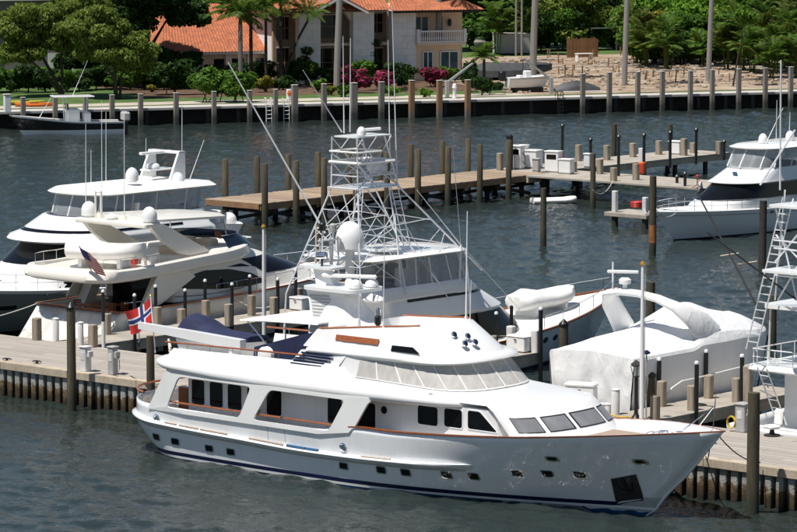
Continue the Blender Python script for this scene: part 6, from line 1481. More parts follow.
def leaf_mat(name, a, b_, rough=.55):
    m = bpy.data.materials.new(name); m.use_nodes = True; MATS[name] = m
    n = m.node_tree.nodes; l = m.node_tree.links; b = n['Principled BSDF']; b.inputs['Roughness'].default_value = rough; b.inputs['Specular IOR Level'].default_value = .18
    g = n.new('ShaderNodeNewGeometry'); cr = n.new('ShaderNodeValToRGB'); cr.color_ramp.elements[0].color = (*a, 1); cr.color_ramp.elements[1].color = (*b_, 1)
    l.new(g.outputs['Random Per Island'], cr.inputs[0]); l.new(cr.outputs[0], b.inputs['Base Color'])
    tr = n.new('ShaderNodeBsdfTranslucent'); l.new(cr.outputs[0], tr.inputs[0]); mx = n.new('ShaderNodeMixShader'); mx.inputs[0].default_value = .4
    o = n['Material Output']; l.new(b.outputs[0], mx.inputs[1]); l.new(tr.outputs[0], mx.inputs[2]); l.new(mx.outputs[0], o.inputs[0])
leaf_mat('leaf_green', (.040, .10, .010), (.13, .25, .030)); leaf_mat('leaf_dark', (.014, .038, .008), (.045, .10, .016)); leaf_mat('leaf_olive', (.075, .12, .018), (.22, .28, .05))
leaf_mat('leaf_bright', (.07, .17, .012), (.18, .33, .035)); leaf_mat('leaf_yellow', (.12, .14, .015), (.30, .26, .04)); leaf_mat('leaf_rust', (.11, .085, .018), (.22, .16, .045)); leaf_mat('flower_pink', (.32, .016, .085), (.52, .05, .17)); leaf_mat('flower_red', (.4, .015, .02), (.6, .05, .05))
leaf_mat('palm_leaf', (.040, .095, .012), (.13, .23, .030)); leaf_mat('palm_yellow', (.05, .09, .014), (.15, .18, .03))
# ---- ground
def fsheet(name, q0, q1, r0, r1, z, m, nq=1, nr=1, wob=0.0):
    mb = MB(); mb.grid(lambda u, v: FQ(q0 + (q1 - q0) * u, r0 + (r1 - r0) * v + (wob * noise.noise(Vector((u * 9, v * 7, 2))) if 0 < v < 1 or wob > 1 else 0), z), nq, nr)
    return tag(mb.build(name, m, smooth=0), kind='structure')
fsheet('ground', -900, 1000, 1.0, 1300, GZ, 'lawn')
mb = MB(); n = 40
mb.add([FQ(48.5 + 60 * k / n, 2.0 if k else 3, GZ + .012) for k in range(n + 1)] + [FQ(48.5 + 60 * k / n, (60 if k < 26 else 42) + 3 * noise.noise(Vector((k * .4, 0, 0))), GZ + .012) for k in range(n + 1)], [(k, k + 1, n + 2 + k, n + 1 + k) for k in range(n)])
tag(mb.build('dirt_lot', 'dirt', smooth=0), kind='structure')
fsheet('planting_bed', 16, 49, 9.5, 29.9, GZ + .008, 'mulch'); fsheet('walkway', -60, 50, 1.9, 5.2, GZ + .004, 'sand_path')
# ---- seawall with overhanging cap
sw = thing('seawall', 'long concrete seawall with pale walkway cap and dark shadowed face across the canal', 'seawall', F0, FA)
q = -60.0
while q < 140:
    MB().box(q + .01, q + 4.99, -1.35, 1.9, 1.22, 1.44, b=.02).build('cap_slab', 'cap_concrete', sw, smooth=0); q += 5.0
MB().box(-60, 140, .15, 1.2, -1.5, 1.215).build('shade_wall_face', 'dark_timber_and_shade', sw, smooth=0)  # shade below the overhanging cap is put into this dark colour
pq = None
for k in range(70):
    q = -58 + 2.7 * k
    MB().box(q, q + .32, -1.2, -.9, -1.2, 1.215).build('support_pile', 'dark_timber_and_shade', sw, smooth=0)
# mooring pilings standing along the seawall
WP = [(23, 97, 5.5), (55, 95, 5.6), (85.6, 95, 5.4), (112, 94.5, 5.6), (140.5, 93.5, 5.6), (176, 92.5, 5.6), (213.9, 91, 5.4), (249.6, 90, 5.4), (275.6, 89, 5), (294.6, 84.5, 7.2), (324, 83.5, 6), (353.7, 82.5, 8), (381.4, 81.5, 6.6), (411.6, 80, 6.6), (439.5, 80, 6.6), (467.8, 79.5, 6.6), (582.8, 73.5, 5.6), (609.5, 72, 5.6), (638, 71.5, 5.4), (662.5, 71, 5.6), (690.6, 70.5, 5.4), (712.5, 69.5, 5.4), (739, 68.5, 5.4), (765.6, 67.5, 5.4), (791, 66.5, 5.4)]
for px, yt, wpx in WP:
    P = onplane(px, yt, F0 + FN * (-1.62), FN); w_ = wpx / 14.6; z1 = P.z
    orange = px in (411.6, 439.5, 467.8)
    lab = 'orange brown square piling by the house balcony along the far seawall' if orange else ('broad grey piling at the far seawall near the house entrance' if wpx > 7 else 'grey square piling with pale top along the far seawall')
    t = thing('wall_piling', lab, 'piling', (P.x, P.y, -1.2), FA, 'orange pilings on the far seawall' if orange else ('broad pilings on the far seawall' if wpx > 7 else 'grey pilings along the far seawall'))
    a = w_ / 2; h = z1 + 1.2
    MB().box(-a, a, -a, a, 0, h - .06, b=.03).build('shaft', 'post_orange' if orange else 'post_grey', t, smooth=0)
    MB().box(-a * 1.05, a * 1.05, -a * 1.05, a * 1.05, h - .059, h, b=.015).build('cap', 'cap_concrete', t, smooth=0)
# ---- foliage helpers
def leaves(blobs, n, size, seed, hang=0.0):
    """many leaf-sized faces spread through ellipsoid clumps (centre, radii, weight)"""
    rng = np.random.default_rng(seed); ws = np.array([b[2] if len(b) > 2 else b[1][0] * b[1][1] * b[1][2] for b in blobs], float) ** .75; ws /= ws.sum()
    idx = rng.choice(len(blobs), n, p=ws)
    C = np.array([b[0] for b in blobs], float)[idx]; Rr = np.array([b[1] for b in blobs], float)[idx]
    d = rng.normal(size=(n, 3)); d /= np.linalg.norm(d, axis=1)[:, None]
    rad = rng.random(n) ** .33 * .55 + .45; rad *= 1 + .18 * np.sin(d[:, 0] * 5 + idx) * np.sin(d[:, 2] * 6 + idx * 1.7)
    P = C + d * Rr * rad[:, None]
    nrm = d + rng.normal(scale=.6, size=(n, 3)); nrm[:, 2] += .35; nrm /= np.linalg.norm(nrm, axis=1)[:, None]
    ref = rng.normal(size=(n, 3)); a = np.cross(nrm, ref); a /= np.linalg.norm(a, axis=1)[:, None]; b = np.cross(nrm, a)
    if hang:
        a = a * (1 - hang) + np.array([0, 0, -1.0]) * hang + d * .25; a /= np.linalg.norm(a, axis=1)[:, None]; b = np.cross(nrm, a); b /= np.maximum(np.linalg.norm(b, axis=1), 1e-3)[:, None]
    s = size * (.6 + .8 * rng.random(n))[:, None]
    V = np.stack([P - a * s, P - b * s * .45, P + a * s, P + b * s * .45], 1).reshape(-1, 3)
    return V
def leaf_obj(name, V, m, parent):
    n = len(V) // 4; me = bpy.data.meshes.new(name); me.vertices.add(len(V)); me.vertices.foreach_set('co', V.astype(np.float32).ravel())
    me.loops.add(len(V)); me.loops.foreach_set('vertex_index', np.arange(len(V), dtype=np.int32)); me.polygons.add(n); me.polygons.foreach_set('loop_start', np.arange(0, len(V), 4, dtype=np.int32)); me.polygons.foreach_set('loop_total', np.full(n, 4, dtype=np.int32))
    me.update(calc_edges=True); me.validate(); me.materials.append(MATS[m]); o = bpy.data.objects.new(name, me); COL.objects.link(o); o.parent = parent; return o
SEED = [100]
def clumps(cx, cy, cz, rx, ry, rz, k):
    """break a crown into uneven clumps"""
    SEED[0] += 1; r = random.Random(SEED[0]); out = [((cx, cy, cz), (rx * .62, ry * .62, rz * .62))]
    for i in range(k):
        a = r.uniform(0, 6.283); e = r.uniform(-.5, 1.0); d = r.uniform(.55, .9); s = r.uniform(.28, .46)
        ce = math.cos(e); out.append(((cx + rx * d * ce * math.cos(a), cy + ry * d * ce * math.sin(a), cz + rz * d * math.sin(e)), (rx * s, ry * s, rz * s * .85)))
    return out
def tree(P, label, crown, n, size, m, trunks, bark='bark_dark', cat='tree', name='tree', group=None, extra=None, hang=0.0):
    t = thing(name, label, cat, P, FA, group)
    for tr in trunks: MB().tube(tr[0], tr[1], 7, r1=tr[2]).build('trunk', bark, t)
    SEED[0] += 1; leaf_obj('crown', leaves(crown, n, size, SEED[0], hang), m, t)
    if extra: 
        for mm, nn, sz, nm in extra: SEED[0] += 1; leaf_obj(nm, leaves(crown, nn, sz, SEED[0]), mm, t)
    return t
def bush(px, py, w, h, d, n, size, m, label, cat='bush', name='bush', k=5, extra=None, group=None):
    P = at(px, py, GZ); cr = clumps(0, 0, h * .5, w / 2, d / 2, h * .5, k)
    stems = [([(random.uniform(-.2, .2) * w, 0, 0), (random.uniform(-.3, .3) * w, 0, h * .6)], .05, .02) for _ in range(4)]
    return tree(P, label, cr, n, size, m, stems, cat=cat, name=name, extra=extra, group=group)
# frond meshes shared by every palm
def frond_mesh(L, droop, nl, ll, seed, wide=.05, vsh=.5):
    r = random.Random(seed); mb = MB(); pts = []
    for k in range(11):
        q = k / 10; ang = .75 - droop * q * 1.7
        pts.append(Vector((L * q * (1 - .18 * droop * q), 0, L * (.42 * q - droop * .62 * q * q))))
    mb.tube(pts, .035, 4, r1=.008)
    for i in range(nl):
        q = .12 + .88 * i / nl; f = q * 10; k = min(int(f), 9); p = pts[k].lerp(pts[k + 1], f - k); dr = (pts[k + 1] - pts[k]).normalized()
        for sg in (-1, 1):
            ln = ll * (math.sin(math.pi * min(1, q * .93 + .08)) ** .6) * r.uniform(.8, 1.1)
            out = Vector((0, sg, 0)) * .82 + dr * .55 + Vector((0, 0, -vsh * r.uniform(.5, 1.2))); out.normalize(); tip = p + out * ln; mid = p + out * ln * .5 + Vector((0, 0, .05)); w_ = dr * wide
            mb.add([p - w_ * .5, mid - w_, tip, mid + w_], [(0, 1, 2, 3)])
    return mb
FR_M = {}
def frond_obj(key, m, parent, loc, rz, tilt, sc=1.0):
    kk = (key, m)
    if kk not in FR_M:
        L, droop, nl, ll, wd, vs = {'big': (3.2, .85, 26, .85, .06, .6), 'up': (2.8, .45, 24, .75, .055, .4), 'date': (1.7, .75, 22, .5, .04, .25), 'areca': (2.4, .65, 20, .7, .06, .35)}[key]
        o = frond_mesh(L, droop, nl, ll, hash(key) % 97 if False else len(FR_M) + 3, wd, vs).build('frond', m, None, smooth=0, fix=False); FR_M[kk] = o.data; o.parent = parent
    else:
        o = bpy.data.objects.new('frond', FR_M[kk]); COL.objects.link(o); o.parent = parent
    o.location = loc; o.rotation_euler = (0, tilt, rz); o.scale = (sc,) * 3; return o
def palm(px, py, ztop, label, r0=.22, r1=.16, nf=16, key='big', lean=(0, 0), m='palm_leaf', sc=1.0, bark='bark_grey', group=None, crown=True, shaft=True, P=None):
    P = P or at(px, py, GZ); t = thing('palm_tree', label, 'palm tree', P, 0, group); h = ztop - GZ
    pts = [(lean[0] * (k / 8) ** 1.5, lean[1] * (k / 8), h * k / 8) for k in range(9)]
    MB().tube(pts, r0, 10, r1=r1).build('trunk', bark, t)
    if shaft: MB().tube([pts[-1], (pts[-1][0], pts[-1][1], h + .9)], r1 * .95, 8, r1=r1 * .5).build('crownshaft', 'palm_leaf', t)
    top = (lean[0], lean[1], h + (.8 if shaft else .1))
    for k in range(nf):
        frond_obj(key if k % 3 else ('up' if key == 'big' else key), m if k % 7 else 'palm_yellow', t, top, 2.399 * k + random.uniform(-.2, .2), random.uniform(-.75, .35) if k % 3 else random.uniform(-1.1, -.4), sc * random.uniform(.85, 1.1))
    return t
# ---- houses
def facade_thing(name, label, r, q0=0):
    return thing(name, label, 'house', FQ(q0, r, 0), FA)
def tile_plane(mb, a, b, c, d, pitch=.32, amp=.055, rows=14, step=.03):
    """corrugated tile slope: a-b the eave, d-c the ridge"""
    a, b, c, d = map(Vector, (a, b, c, d)); nrm = (b - a).cross(d - a).normalized()
    if nrm.z < 0: nrm = -nrm
    L = (b - a).length; nu = max(2, int(L / pitch)) * 4; rows2 = rows * 2; vs = []
    for j in range(rows2 + 1):
        v = (j // 2 + (j % 2) * .96) / rows if j < rows2 else 1; 
        for i in range(nu + 1):
            u = i / nu; p = a.lerp(b, u).lerp(d.lerp(c, u), min(v, 1))
            vs.append(p + nrm * (amp * abs(math.sin(math.pi * i / 4)) + (step if j % 2 else 0)))
    fs = [(j * (nu + 1) + i, j * (nu + 1) + i + 1, (j + 1) * (nu + 1) + i + 1, (j + 1) * (nu + 1) + i) for j in range(rows2) for i in range(nu)]
    mb.add(vs, fs)
RH = 24.0
house = facade_thing('villa', 'two storey villa with red tile roof, white block pillars and balustraded balcony across the canal', RH)
def hx(px, py=40, r=RH): return fpx(px, py, r)[0]
def hz(px, py, r=RH): return fpx(px, py, r)[1]
zE = 8.15; z1f = 5.1
def hbox(name, m, x0, x1, y0, y1, z0, z1, par=house, b=0.0): return MB().box(x0, x1, y0, y1, z0, z1, b=b).build(name, m, par, smooth=0)
HX0, HX1 = hx(282), hx(470)
hbox('rear_wall', 'stucco_tan', HX0, hx(396), 2.6, 3.0, GZ, zE + .2); hbox('body_block', 'stucco_white', HX0 + .2, HX1, 3.01, 14, GZ, zE + .1)
# block pillars, each course a block of its own
def block_pillar(x0, x1, y0, y1, z0, z1, course=.62):
    z = z0; k = 0
    while z < z1 - .05:
        e = min(z + course, z1); xs = [x0, (x0 + x1) / 2 + (.25 if k % 2 else -.25), x1]
        for a, b in zip(xs, xs[1:]): hbox('block', 'block_white', a + .006, b - .006, y0, y1, z + .006, e - .006, b=.012)
        z = e; k += 1
    hbox('pillar_core', 'stucco_white', x0 + .04, x1 - .04, y0 + .04, y1 - .02, z0, z1)
block_pillar(hx(298.5), hx(320), -.2, .9, GZ, zE); block_pillar(hx(352.5), hx(373.5), -.2, .9, GZ, zE); block_pillar(hx(393), hx(416), 0, 1.2, GZ, zE)
# recessed bays with dark openings
def bay(px0, px1, y, opens):
    x0, x1 = hx(px0), hx(px1)
    for a, b, z0, z1, m in opens:
        w_ = hbox('window', m, x0 + (x1 - x0) * a, x0 + (x1 - x0) * b, y - .06, y - .01, z0, z1)
        MB().box(x0 + (x1 - x0) * a - .08, x0 + (x1 - x0) * b + .08, y - .09, y - .065, z1, z1 + .12).build('head', 'stucco_white', w_, smooth=0)
        for k in range(1, 3): xx = x0 + (x1 - x0) * (a + (b - a) * k / 3); MB().box(xx - .03, xx + .03, y - .09, y - .061, z0, z1).build('mullion', 'stucco_tan', w_, smooth=0)
        zz = (z0 + z1) / 2; MB().box(x0 + (x1 - x0) * a, x0 + (x1 - x0) * b, y - .088, y - .062, zz - .03, zz + .03).build('mullion', 'stucco_tan', w_, smooth=0)
bay(320, 353, 2.6, [(.06, .94, 1.9, 4.6, 'dark_window'), (.06, .94, 5.6, 7.7, 'dark_window')]); bay(373, 394, 2.6, [(.1, .9, 1.9, 4.5, 'dark_window'), (.1, .9, 6.0, 7.8, 'dark_window')]); bay(283, 299, 2.6, [(.15, .9, 1.9, 4.7, 'dark_window'), (.15, .9, 5.5, 7.6, 'dark_window')])
hbox('floor_band', 'stucco_cream', hx(320), hx(352.5), .9, 2.6, 4.9, 5.15); hbox('floor_band', 'stucco_cream', hx(373.5), hx(393), .9, 2.6, 4.9, 5.15)
# arched head over the entrance
xa, xb = hx(320), hx(352.5); n = 12; arc = [(xa, 7.2)] + [(xa + (xb - xa) * k / n, 7.2 + 1.5 * math.sin(math.pi * k / n)) for k in range(n + 1)] + [(xb, 7.2)]
top = [(xb + .2, 7.2), (xb + .2, 9.3), (xa - .2, 9.3), (xa - .2, 7.2)]
mb = MB(); P0 = [(x, .35, z) for x, z in arc[1:-1]]; P1 = [(x, .35, 9.4) for x, z in arc[1:-1]]; mb.loft([P0, P1], closed=False); Q0_ = [(x, 1.0, z) for x, z in arc[1:-1]]; mb.loft([P0, Q0_], closed=False); mb.build('entrance_arch', 'stucco_white', house, smooth=0)
# balcony wing
hbox('balcony_wing', 'stucco_cream', hx(416), HX1, 2.0, 9, GZ, zE); hbox('balcony_slab', 'stucco_cream', hx(416), hx(465), -.3, 2.0, z1f - .28, z1f); hbox('lower_wall', 'stucco_cream', hx(416) + .05, hx(462), .3, 2.0, GZ, z1f - .285)
for a, b in ((424, 433.5), (441.5, 459)):
    w_ = hbox('window', 'teal_glass', hx(a), hx(b), .22, .295, 2.2, 4.15)
    for k in range(0, 3): xx = hx(a) + (hx(b) - hx(a)) * k / 2; MB().box(xx - .05, xx + .05, .18, .219, 2.15, 4.2).build('frame', 'stucco_white', w_, smooth=0)
    for zz in (2.15, 4.15): MB().box(hx(a) - .05, hx(b) + .05, .17, .217, zz, zz + .1).build('frame', 'stucco_white', w_, smooth=0)
for a, b in ((423, 428), (430, 435), (446, 450)): hbox('window', 'teal_glass', hx(a), hx(b), 1.92, 1.99, z1f + .1, 7.4)
for a in (419.5, 456.5):
    l_ = MB().lathe([(.05, 0), (.16, .1), (.20, .5), (.06, .75)], 8).build('wall_lantern', 'iron_black', house); l_.location = (hx(a), 1.75, 6.5)
hbox('rail_top', 'stucco_white', hx(417), hx(464.5), -.28, -.08, z1f + 1.0, z1f + 1.12); hbox('rail_base', 'stucco_white', hx(417), hx(464.5), -.28, -.08, z1f + .005, z1f + .10)
bx0, bx1 = hx(418), hx(464); bl = None
for k in range(22):
    x = bx0 + (bx1 - bx0) * k / 21
    if bl is None: bl = MB().lathe([(.07, 0), (.05, .06), (.085, .25), (.04, .55), (.045, .8), (.07, .9)], 8).build('baluster', 'stucco_white', house); bl.location = (x, -.18, z1f + .1)
    else: put(bl, house, (x, -.18, z1f + .1))
for x in (bx0 - .05, bx1 + .0): hbox('rail_post', 'stucco_white', x - .14, x + .14, -.33, -.03, z1f + .003, z1f + 1.25)
# tile roofs
mb = MB(); tile_plane(mb, (hx(393) - .5, -.9, zE), (HX1 + 1.1, -.9, zE), (HX1 - 4.0, 6.0, zE + 3.0), (hx(393) + 1, 6.0, zE + 3.0)); tile_plane(mb, (HX1 + 1.1, -.9, zE), (HX1 + 1.1, 13, zE), (HX1 - 4.0, 8, zE + 3.0), (HX1 - 4.0, 6.0, zE + 3.0))
tile_plane(mb, (HX0 - .8, -.9, zE + .1), (hx(393) - .4, -.9, zE + .1), (hx(393) - .4, 7, zE + 3.6), (HX0 + 4, 7, zE + 3.6)); tile_plane(mb, (HX0 - .8, 13, zE + .1), (HX0 - .8, -.9, zE + .1), (HX0 + 4, 7, zE + 3.6), (HX0 + 4, 9, zE + 3.6))
xm = (xa + xb) / 2
tile_plane(mb, (xa - 1.2, -1.1, zE + .05), (xa - 1.2, 5, zE + .35), (xm, 5, zE + 1.7), (xm, -1.1, zE + 1.55)); tile_plane(mb, (xb + 1.2, 5, zE + .35), (xb + 1.2, -1.1, zE + .05), (xm, -1.1, zE + 1.55), (xm, 5, zE + 1.7))
ro = mb.build('roof', 'roof_tile', house, smooth=0, fix=False)
hbox('eave_board', 'dark_timber_and_shade', hx(393) - .4, HX1 + 1.0, -.75, -.6, zE - .22, zE - .02); hbox('eave_soffit', 'stucco_cream', HX0 - .6, HX1 + .9, -.6, 1.9, zE - .06, zE - .025)
mb = MB()
for sg, x0 in ((1, xa - 1.2), (-1, xb + 1.2)): mb.prism([(x0, zE - .02), (xm, zE + 1.45), (xm, zE + 1.2), (x0, zE - .25)], -1.1, -.95, 'y')
mb.build('gable_trim', 'stucco_white', house, smooth=0)
# one-storey wing with its own roof
wing = facade_thing('garden_wing', 'low cream wing with red tile roof and dark arches beside the villa', 30.0)
def wx(px): return fpx(px, 60, 30.0)[0]
zW = 4.35
hbox('wall', 'stucco_cream', wx(176), wx(279), 0, 8, GZ, zW, wing)
for a, b in ((186, 194), (214, 224), (232, 244), (256, 266)):
    hbox('arch_opening', 'dark_window', wx(a), wx(b), -.05, -.005, GZ, 3.6, wing)
for a in (178, 200, 228, 250, 272): hbox('pilaster', 'stucco_white', wx(a) - .3, wx(a) + .3, -.18, -.001, GZ, zW, wing, b=.02)
mb = MB(); tile_plane(mb, (wx(158), -1.0, zW - .05), (wx(282), -1.0, zW - .05), (wx(272), 7.5, zW + 4.1), (wx(185), 7.5, zW + 4.1), rows=20); mb.build('roof', 'roof_tile', wing, smooth=0, fix=False)
mb = MB(); tile_plane(mb, (wx(158), 14, zW - .05), (wx(158), -1.0, zW - .05), (wx(185), 7.5, zW + 4.1), (wx(186), 8.5, zW + 4.1), rows=20); mb.build('roof', 'roof_tile', wing, smooth=0, fix=False)
hbox('eave_board', 'stucco_white', wx(159), wx(281), -.95, -.8, zW - .28, zW - .06, wing)
hbox('chimney', 'stucco_white', wx(272), wx(279), 1.5, 3.2, zW - .5, zW + 2.6, wing)
# grey house at the far end
gh = facade_thing('grey_house', 'plain grey house wall half hidden behind the olive leaved tree', 34.0)
def gx(px): return fpx(px, 60, 34.0)[0]
hbox('wall', 'stucco_grey', gx(-60), gx(72), 0, 9, GZ, 9.2, gh); hbox('corner_post', 'stucco_white', gx(68.5), gx(72.5), -.12, .2, GZ, 6.4, gh); hbox('window_band', 'dark_window', gx(-10), gx(2.5), -.05, -.003, 3.4, 3.9, gh); hbox('door', 'stucco_white', gx(48), gx(60), -.06, -.004, GZ, 4.2, gh)
hbox('eave', 'stucco_white', gx(-62), gx(74), -.5, 9.3, 9.201, 9.5, gh)
# ---- vegetation: left
def tv(px, py, z): return at(px, py, z)
P = at(62, 97, GZ)
cr = clumps(-3.4, .6, 3.9, 2.4, 1.8, 1.5, 9) + clumps(.8, .4, 4.9, 2.2, 1.8, 1.6, 9) + clumps(-3.2, 1, 5.6, 3.0, 2.4, 2.2, 12) + clumps(-1.0, .6, 6.8, 3.0, 2.2, 2.0, 12) + clumps(1.8, 1, 7.2, 2.6, 2.2, 2.0, 10) + clumps(-4.4, .5, 4.2, 1.3, 1.2, 1.2, 5) + clumps(-.2, .4, 4.6, 1.6, 1.2, 1.0, 5)
tree(P, 'spreading olive green tree with dark forked trunks near the seawall corner', cr, 27000, .17, 'leaf_olive', [([(0, 0, 0), (-.5, .2, 1.5), (-1.9, .8, 4.2), (-2.8, 1.2, 6)], .20, .07), ([(0, 0, 0), (.05, .1, 2), (.1, .5, 5), (-.1, .8, 7)], .17, .06), ([(-.3, 0, .4), (-1.6, 0, 2.2), (-4.2, .5, 4.6), (-5.4, .6, 5.4)], .13, .05), ([(0, 0, .3), (1.2, 0, 1.2), (3.0, .3, 2.2)], .12, .06)], extra=[('leaf_rust', 900, .14, 'blossom'), ('leaf_green', 4000, .15, 'young_leaves')], hang=.5)
P = at(116, 99, GZ); cr = clumps(-1.6, .4, 4.2, 2.0, 1.8, 1.5, 9) + clumps(-.6, .6, 5.6, 2.8, 2.2, 2.2, 12) + clumps(1.8, .6, 4.3, 2.0, 1.8, 2.0, 10) + clumps(-2.0, .8, 6.8, 2.4, 2.0, 1.9, 9) + clumps(.6, .2, 3.2, 1.7, 1.4, 1.3, 7) + clumps(2.9, .3, 3.0, 1.1, 1.2, 1.3, 5)
tree(P, 'second olive green tree with drooping feathery branches beside the lawn', cr, 27000, .17, 'leaf_olive', [([(0, 0, 0), (-.1, 0, 2.5), (-.4, .4, 5)], .22, .08), ([(.35, 0, 0), (.5, .1, 2), (1.6, .6, 3.8)], .14, .06), ([(0, 0, 1.4), (-.9, .2, 3.2), (-1.4, .6, 5.8)], .12, .05)], extra=[('leaf_rust', 900, .14, 'blossom'), ('leaf_green', 3000, .15, 'young_leaves')], hang=.55)
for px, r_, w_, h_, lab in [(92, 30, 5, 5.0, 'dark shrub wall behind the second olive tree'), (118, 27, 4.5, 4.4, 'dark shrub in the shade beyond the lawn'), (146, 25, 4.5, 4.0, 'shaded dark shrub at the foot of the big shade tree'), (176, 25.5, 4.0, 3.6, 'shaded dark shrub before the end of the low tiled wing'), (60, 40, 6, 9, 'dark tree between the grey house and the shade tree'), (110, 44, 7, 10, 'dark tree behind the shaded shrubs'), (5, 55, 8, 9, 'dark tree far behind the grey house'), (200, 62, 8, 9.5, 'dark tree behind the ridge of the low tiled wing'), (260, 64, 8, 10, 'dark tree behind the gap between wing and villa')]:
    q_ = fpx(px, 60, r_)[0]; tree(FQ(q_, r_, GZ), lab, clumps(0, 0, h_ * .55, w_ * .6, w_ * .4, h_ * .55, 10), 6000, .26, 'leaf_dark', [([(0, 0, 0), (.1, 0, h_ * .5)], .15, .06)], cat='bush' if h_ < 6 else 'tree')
P = FQ(fpx(146, 90, 26)[0], 26, GZ); cr = clumps(0, 0, 8.6, 5.0, 4, 3.6, 10) + clumps(3.2, -.5, 6.6, 2.4, 2.4, 1.8, 4) + clumps(-2, -1, 6.0, 3.0, 2, 2.0, 4)
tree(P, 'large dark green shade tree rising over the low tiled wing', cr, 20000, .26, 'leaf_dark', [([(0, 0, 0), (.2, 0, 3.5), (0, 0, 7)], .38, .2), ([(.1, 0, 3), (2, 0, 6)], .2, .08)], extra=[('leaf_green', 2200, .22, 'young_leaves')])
P = FQ(fpx(20, 90, 36)[0], 42, GZ); tree(P, 'dark tree standing behind the grey house', clumps(0, 0, 10.5, 6, 4, 3, 8), 6000, .4, 'leaf_dark', [([(0, 0, 0), (0, 0, 8)], .4, .2)])
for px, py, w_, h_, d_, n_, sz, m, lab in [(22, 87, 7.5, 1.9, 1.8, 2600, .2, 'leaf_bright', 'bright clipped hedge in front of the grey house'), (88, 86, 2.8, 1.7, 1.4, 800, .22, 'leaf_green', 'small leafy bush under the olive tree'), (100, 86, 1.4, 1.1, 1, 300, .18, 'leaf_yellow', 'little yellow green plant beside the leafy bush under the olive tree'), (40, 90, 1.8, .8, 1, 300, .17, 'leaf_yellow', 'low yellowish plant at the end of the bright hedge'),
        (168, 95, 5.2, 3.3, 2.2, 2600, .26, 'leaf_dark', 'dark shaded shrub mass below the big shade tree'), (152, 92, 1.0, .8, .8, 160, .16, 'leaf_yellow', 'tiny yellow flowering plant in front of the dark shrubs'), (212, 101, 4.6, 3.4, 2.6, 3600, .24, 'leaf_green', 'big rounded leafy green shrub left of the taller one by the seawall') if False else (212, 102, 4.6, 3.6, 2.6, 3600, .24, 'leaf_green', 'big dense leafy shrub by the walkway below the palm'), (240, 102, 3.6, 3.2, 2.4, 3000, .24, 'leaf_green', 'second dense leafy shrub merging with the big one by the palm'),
        (264, 92, 2.2, 1.5, 1.2, 600, .2, 'leaf_yellow', 'yellow green shrub by the dense leafy shrubs'), (282, 90, 3.0, 1.3, 1.2, 800, .2, 'leaf_dark', 'low dark shrub in the bed before the villa'), (318, 92, 1.8, 1.2, 1, 500, .18, 'leaf_bright', 'bright low shrub by the broad grey piling'), (328, 95, 2.0, .9, 1, 420, .18, 'leaf_yellow', 'yellow green groundcover mound near the royal palm'), (312, 84, 2.4, 2.6, 1.6, 1100, .2, 'leaf_green', 'leafy shrub at the foot of the white block pillar'), (343, 97, 1.6, 1.1, 1, 420, .2, 'leaf_green', 'small round shrub below the pink bougainvillea'), (392, 96, 1.8, 1.0, .9, 420, .2, 'leaf_green', 'small shrub beside the dark pink bougainvillea'),
        (408, 88, 2.0, 1.6, 1, 500, .22, 'leaf_dark', 'small dark shrub before the grey block wall'), (425, 97, 1.3, .9, .8, 300, .16, 'leaf_bright', 'small bright mound below the third bougainvillea'), (484, 95, 3.4, 1.9, 1.6, 1500, .2, 'leaf_dark', 'clipped dark hedge below the small date palm'), (468, 92, 1.6, 3.4, 1.4, 900, .22, 'leaf_dark', 'tall dark shrub beside the boat lift'), (471, 47, 3.2, 4.2, 2.4, 1500, .26, 'leaf_bright', 'rounded bright green bush behind the villa corner')]:
    bush(px, py, w_, h_, d_, n_, sz, m, lab, cat='hedge' if 'hedge' in lab else 'bush')
for px, py, w_, h_, lab in [(355, 93, 3.2, 2.6, 'round pink bougainvillea in front of the villa entrance'), (383, 93, 2.6, 2.2, 'smaller dark pink bougainvillea beside the entrance one'), (432, 87, 2.5, 2.0, 'pink bougainvillea below the villa balcony')]:
    bush(px, py, w_, h_, 1.8, 900, .18, 'leaf_dark', lab, cat='flower bush', name='bougainvillea', extra=[('flower_pink', 1500, .17, 'blossom')])
bush(597, 45, 3.0, 3.0, 1.5, 700, .2, 'leaf_green', 'red flowering bush by the wooden fence', cat='flower bush', name='flower_bush', extra=[('flower_red', 600, .18, 'blossom')])
for px, py, zt, lab in ((306, 84, 4.6, 'cloud pruned topiary tree by the villa pillar'), (373.5, 82, 5.2, 'tall cloud pruned topiary tree between villa bays')):
    P = at(px, py, GZ); t = thing('topiary_tree', lab, 'topiary', P); MB().tube([(0, 0, 0), (.1, 0, zt - GZ)], .07, 6).build('trunk', 'bark_dark', t)
    for k, zz in enumerate((zt - GZ, (zt - GZ) * .72, (zt - GZ) * .5)): SEED[0] += 1; leaf_obj('crown', leaves([((.15 * (-1) ** k, 0, zz), (.62, .62, .38))], 260, .14, SEED[0]), 'leaf_dark', t)
for px, r_, w_, h_, mm, lab in [(292, 22.5, 2.6, 2.6, 'leaf_dark', 'dark shrub in the corner between wing and villa'), (332, 22, 3.0, 1.8, 'leaf_dark', 'low dark hedge before the villa entrance'), (366, 22.3, 2.4, 2.4, 'leaf_green', 'green shrub against the second block pillar'), (402, 22.6, 3.4, 2.2, 'leaf_dark', 'dark hedge along the block wall of the villa'), (450, 21.5, 3.2, 1.5, 'leaf_green', 'low green hedge below the villa balcony windows'), (262, 24, 4, 2.4, 'leaf_dark', 'dark shrub before the low tiled wing'), (228, 25, 5, 2.2, 'leaf_dark', 'long dark shrub before the arches of the low wing')]:
    tree(FQ(fpx(px, 60, r_)[0], r_, GZ), lab, clumps(0, 0, h_ * .5, w_ * .55, .9, h_ * .55, 6), 1800, .17, mm, [([(0, 0, 0), (.1, 0, h_ * .5)], .06, .03)], cat='bush', name='shrub')
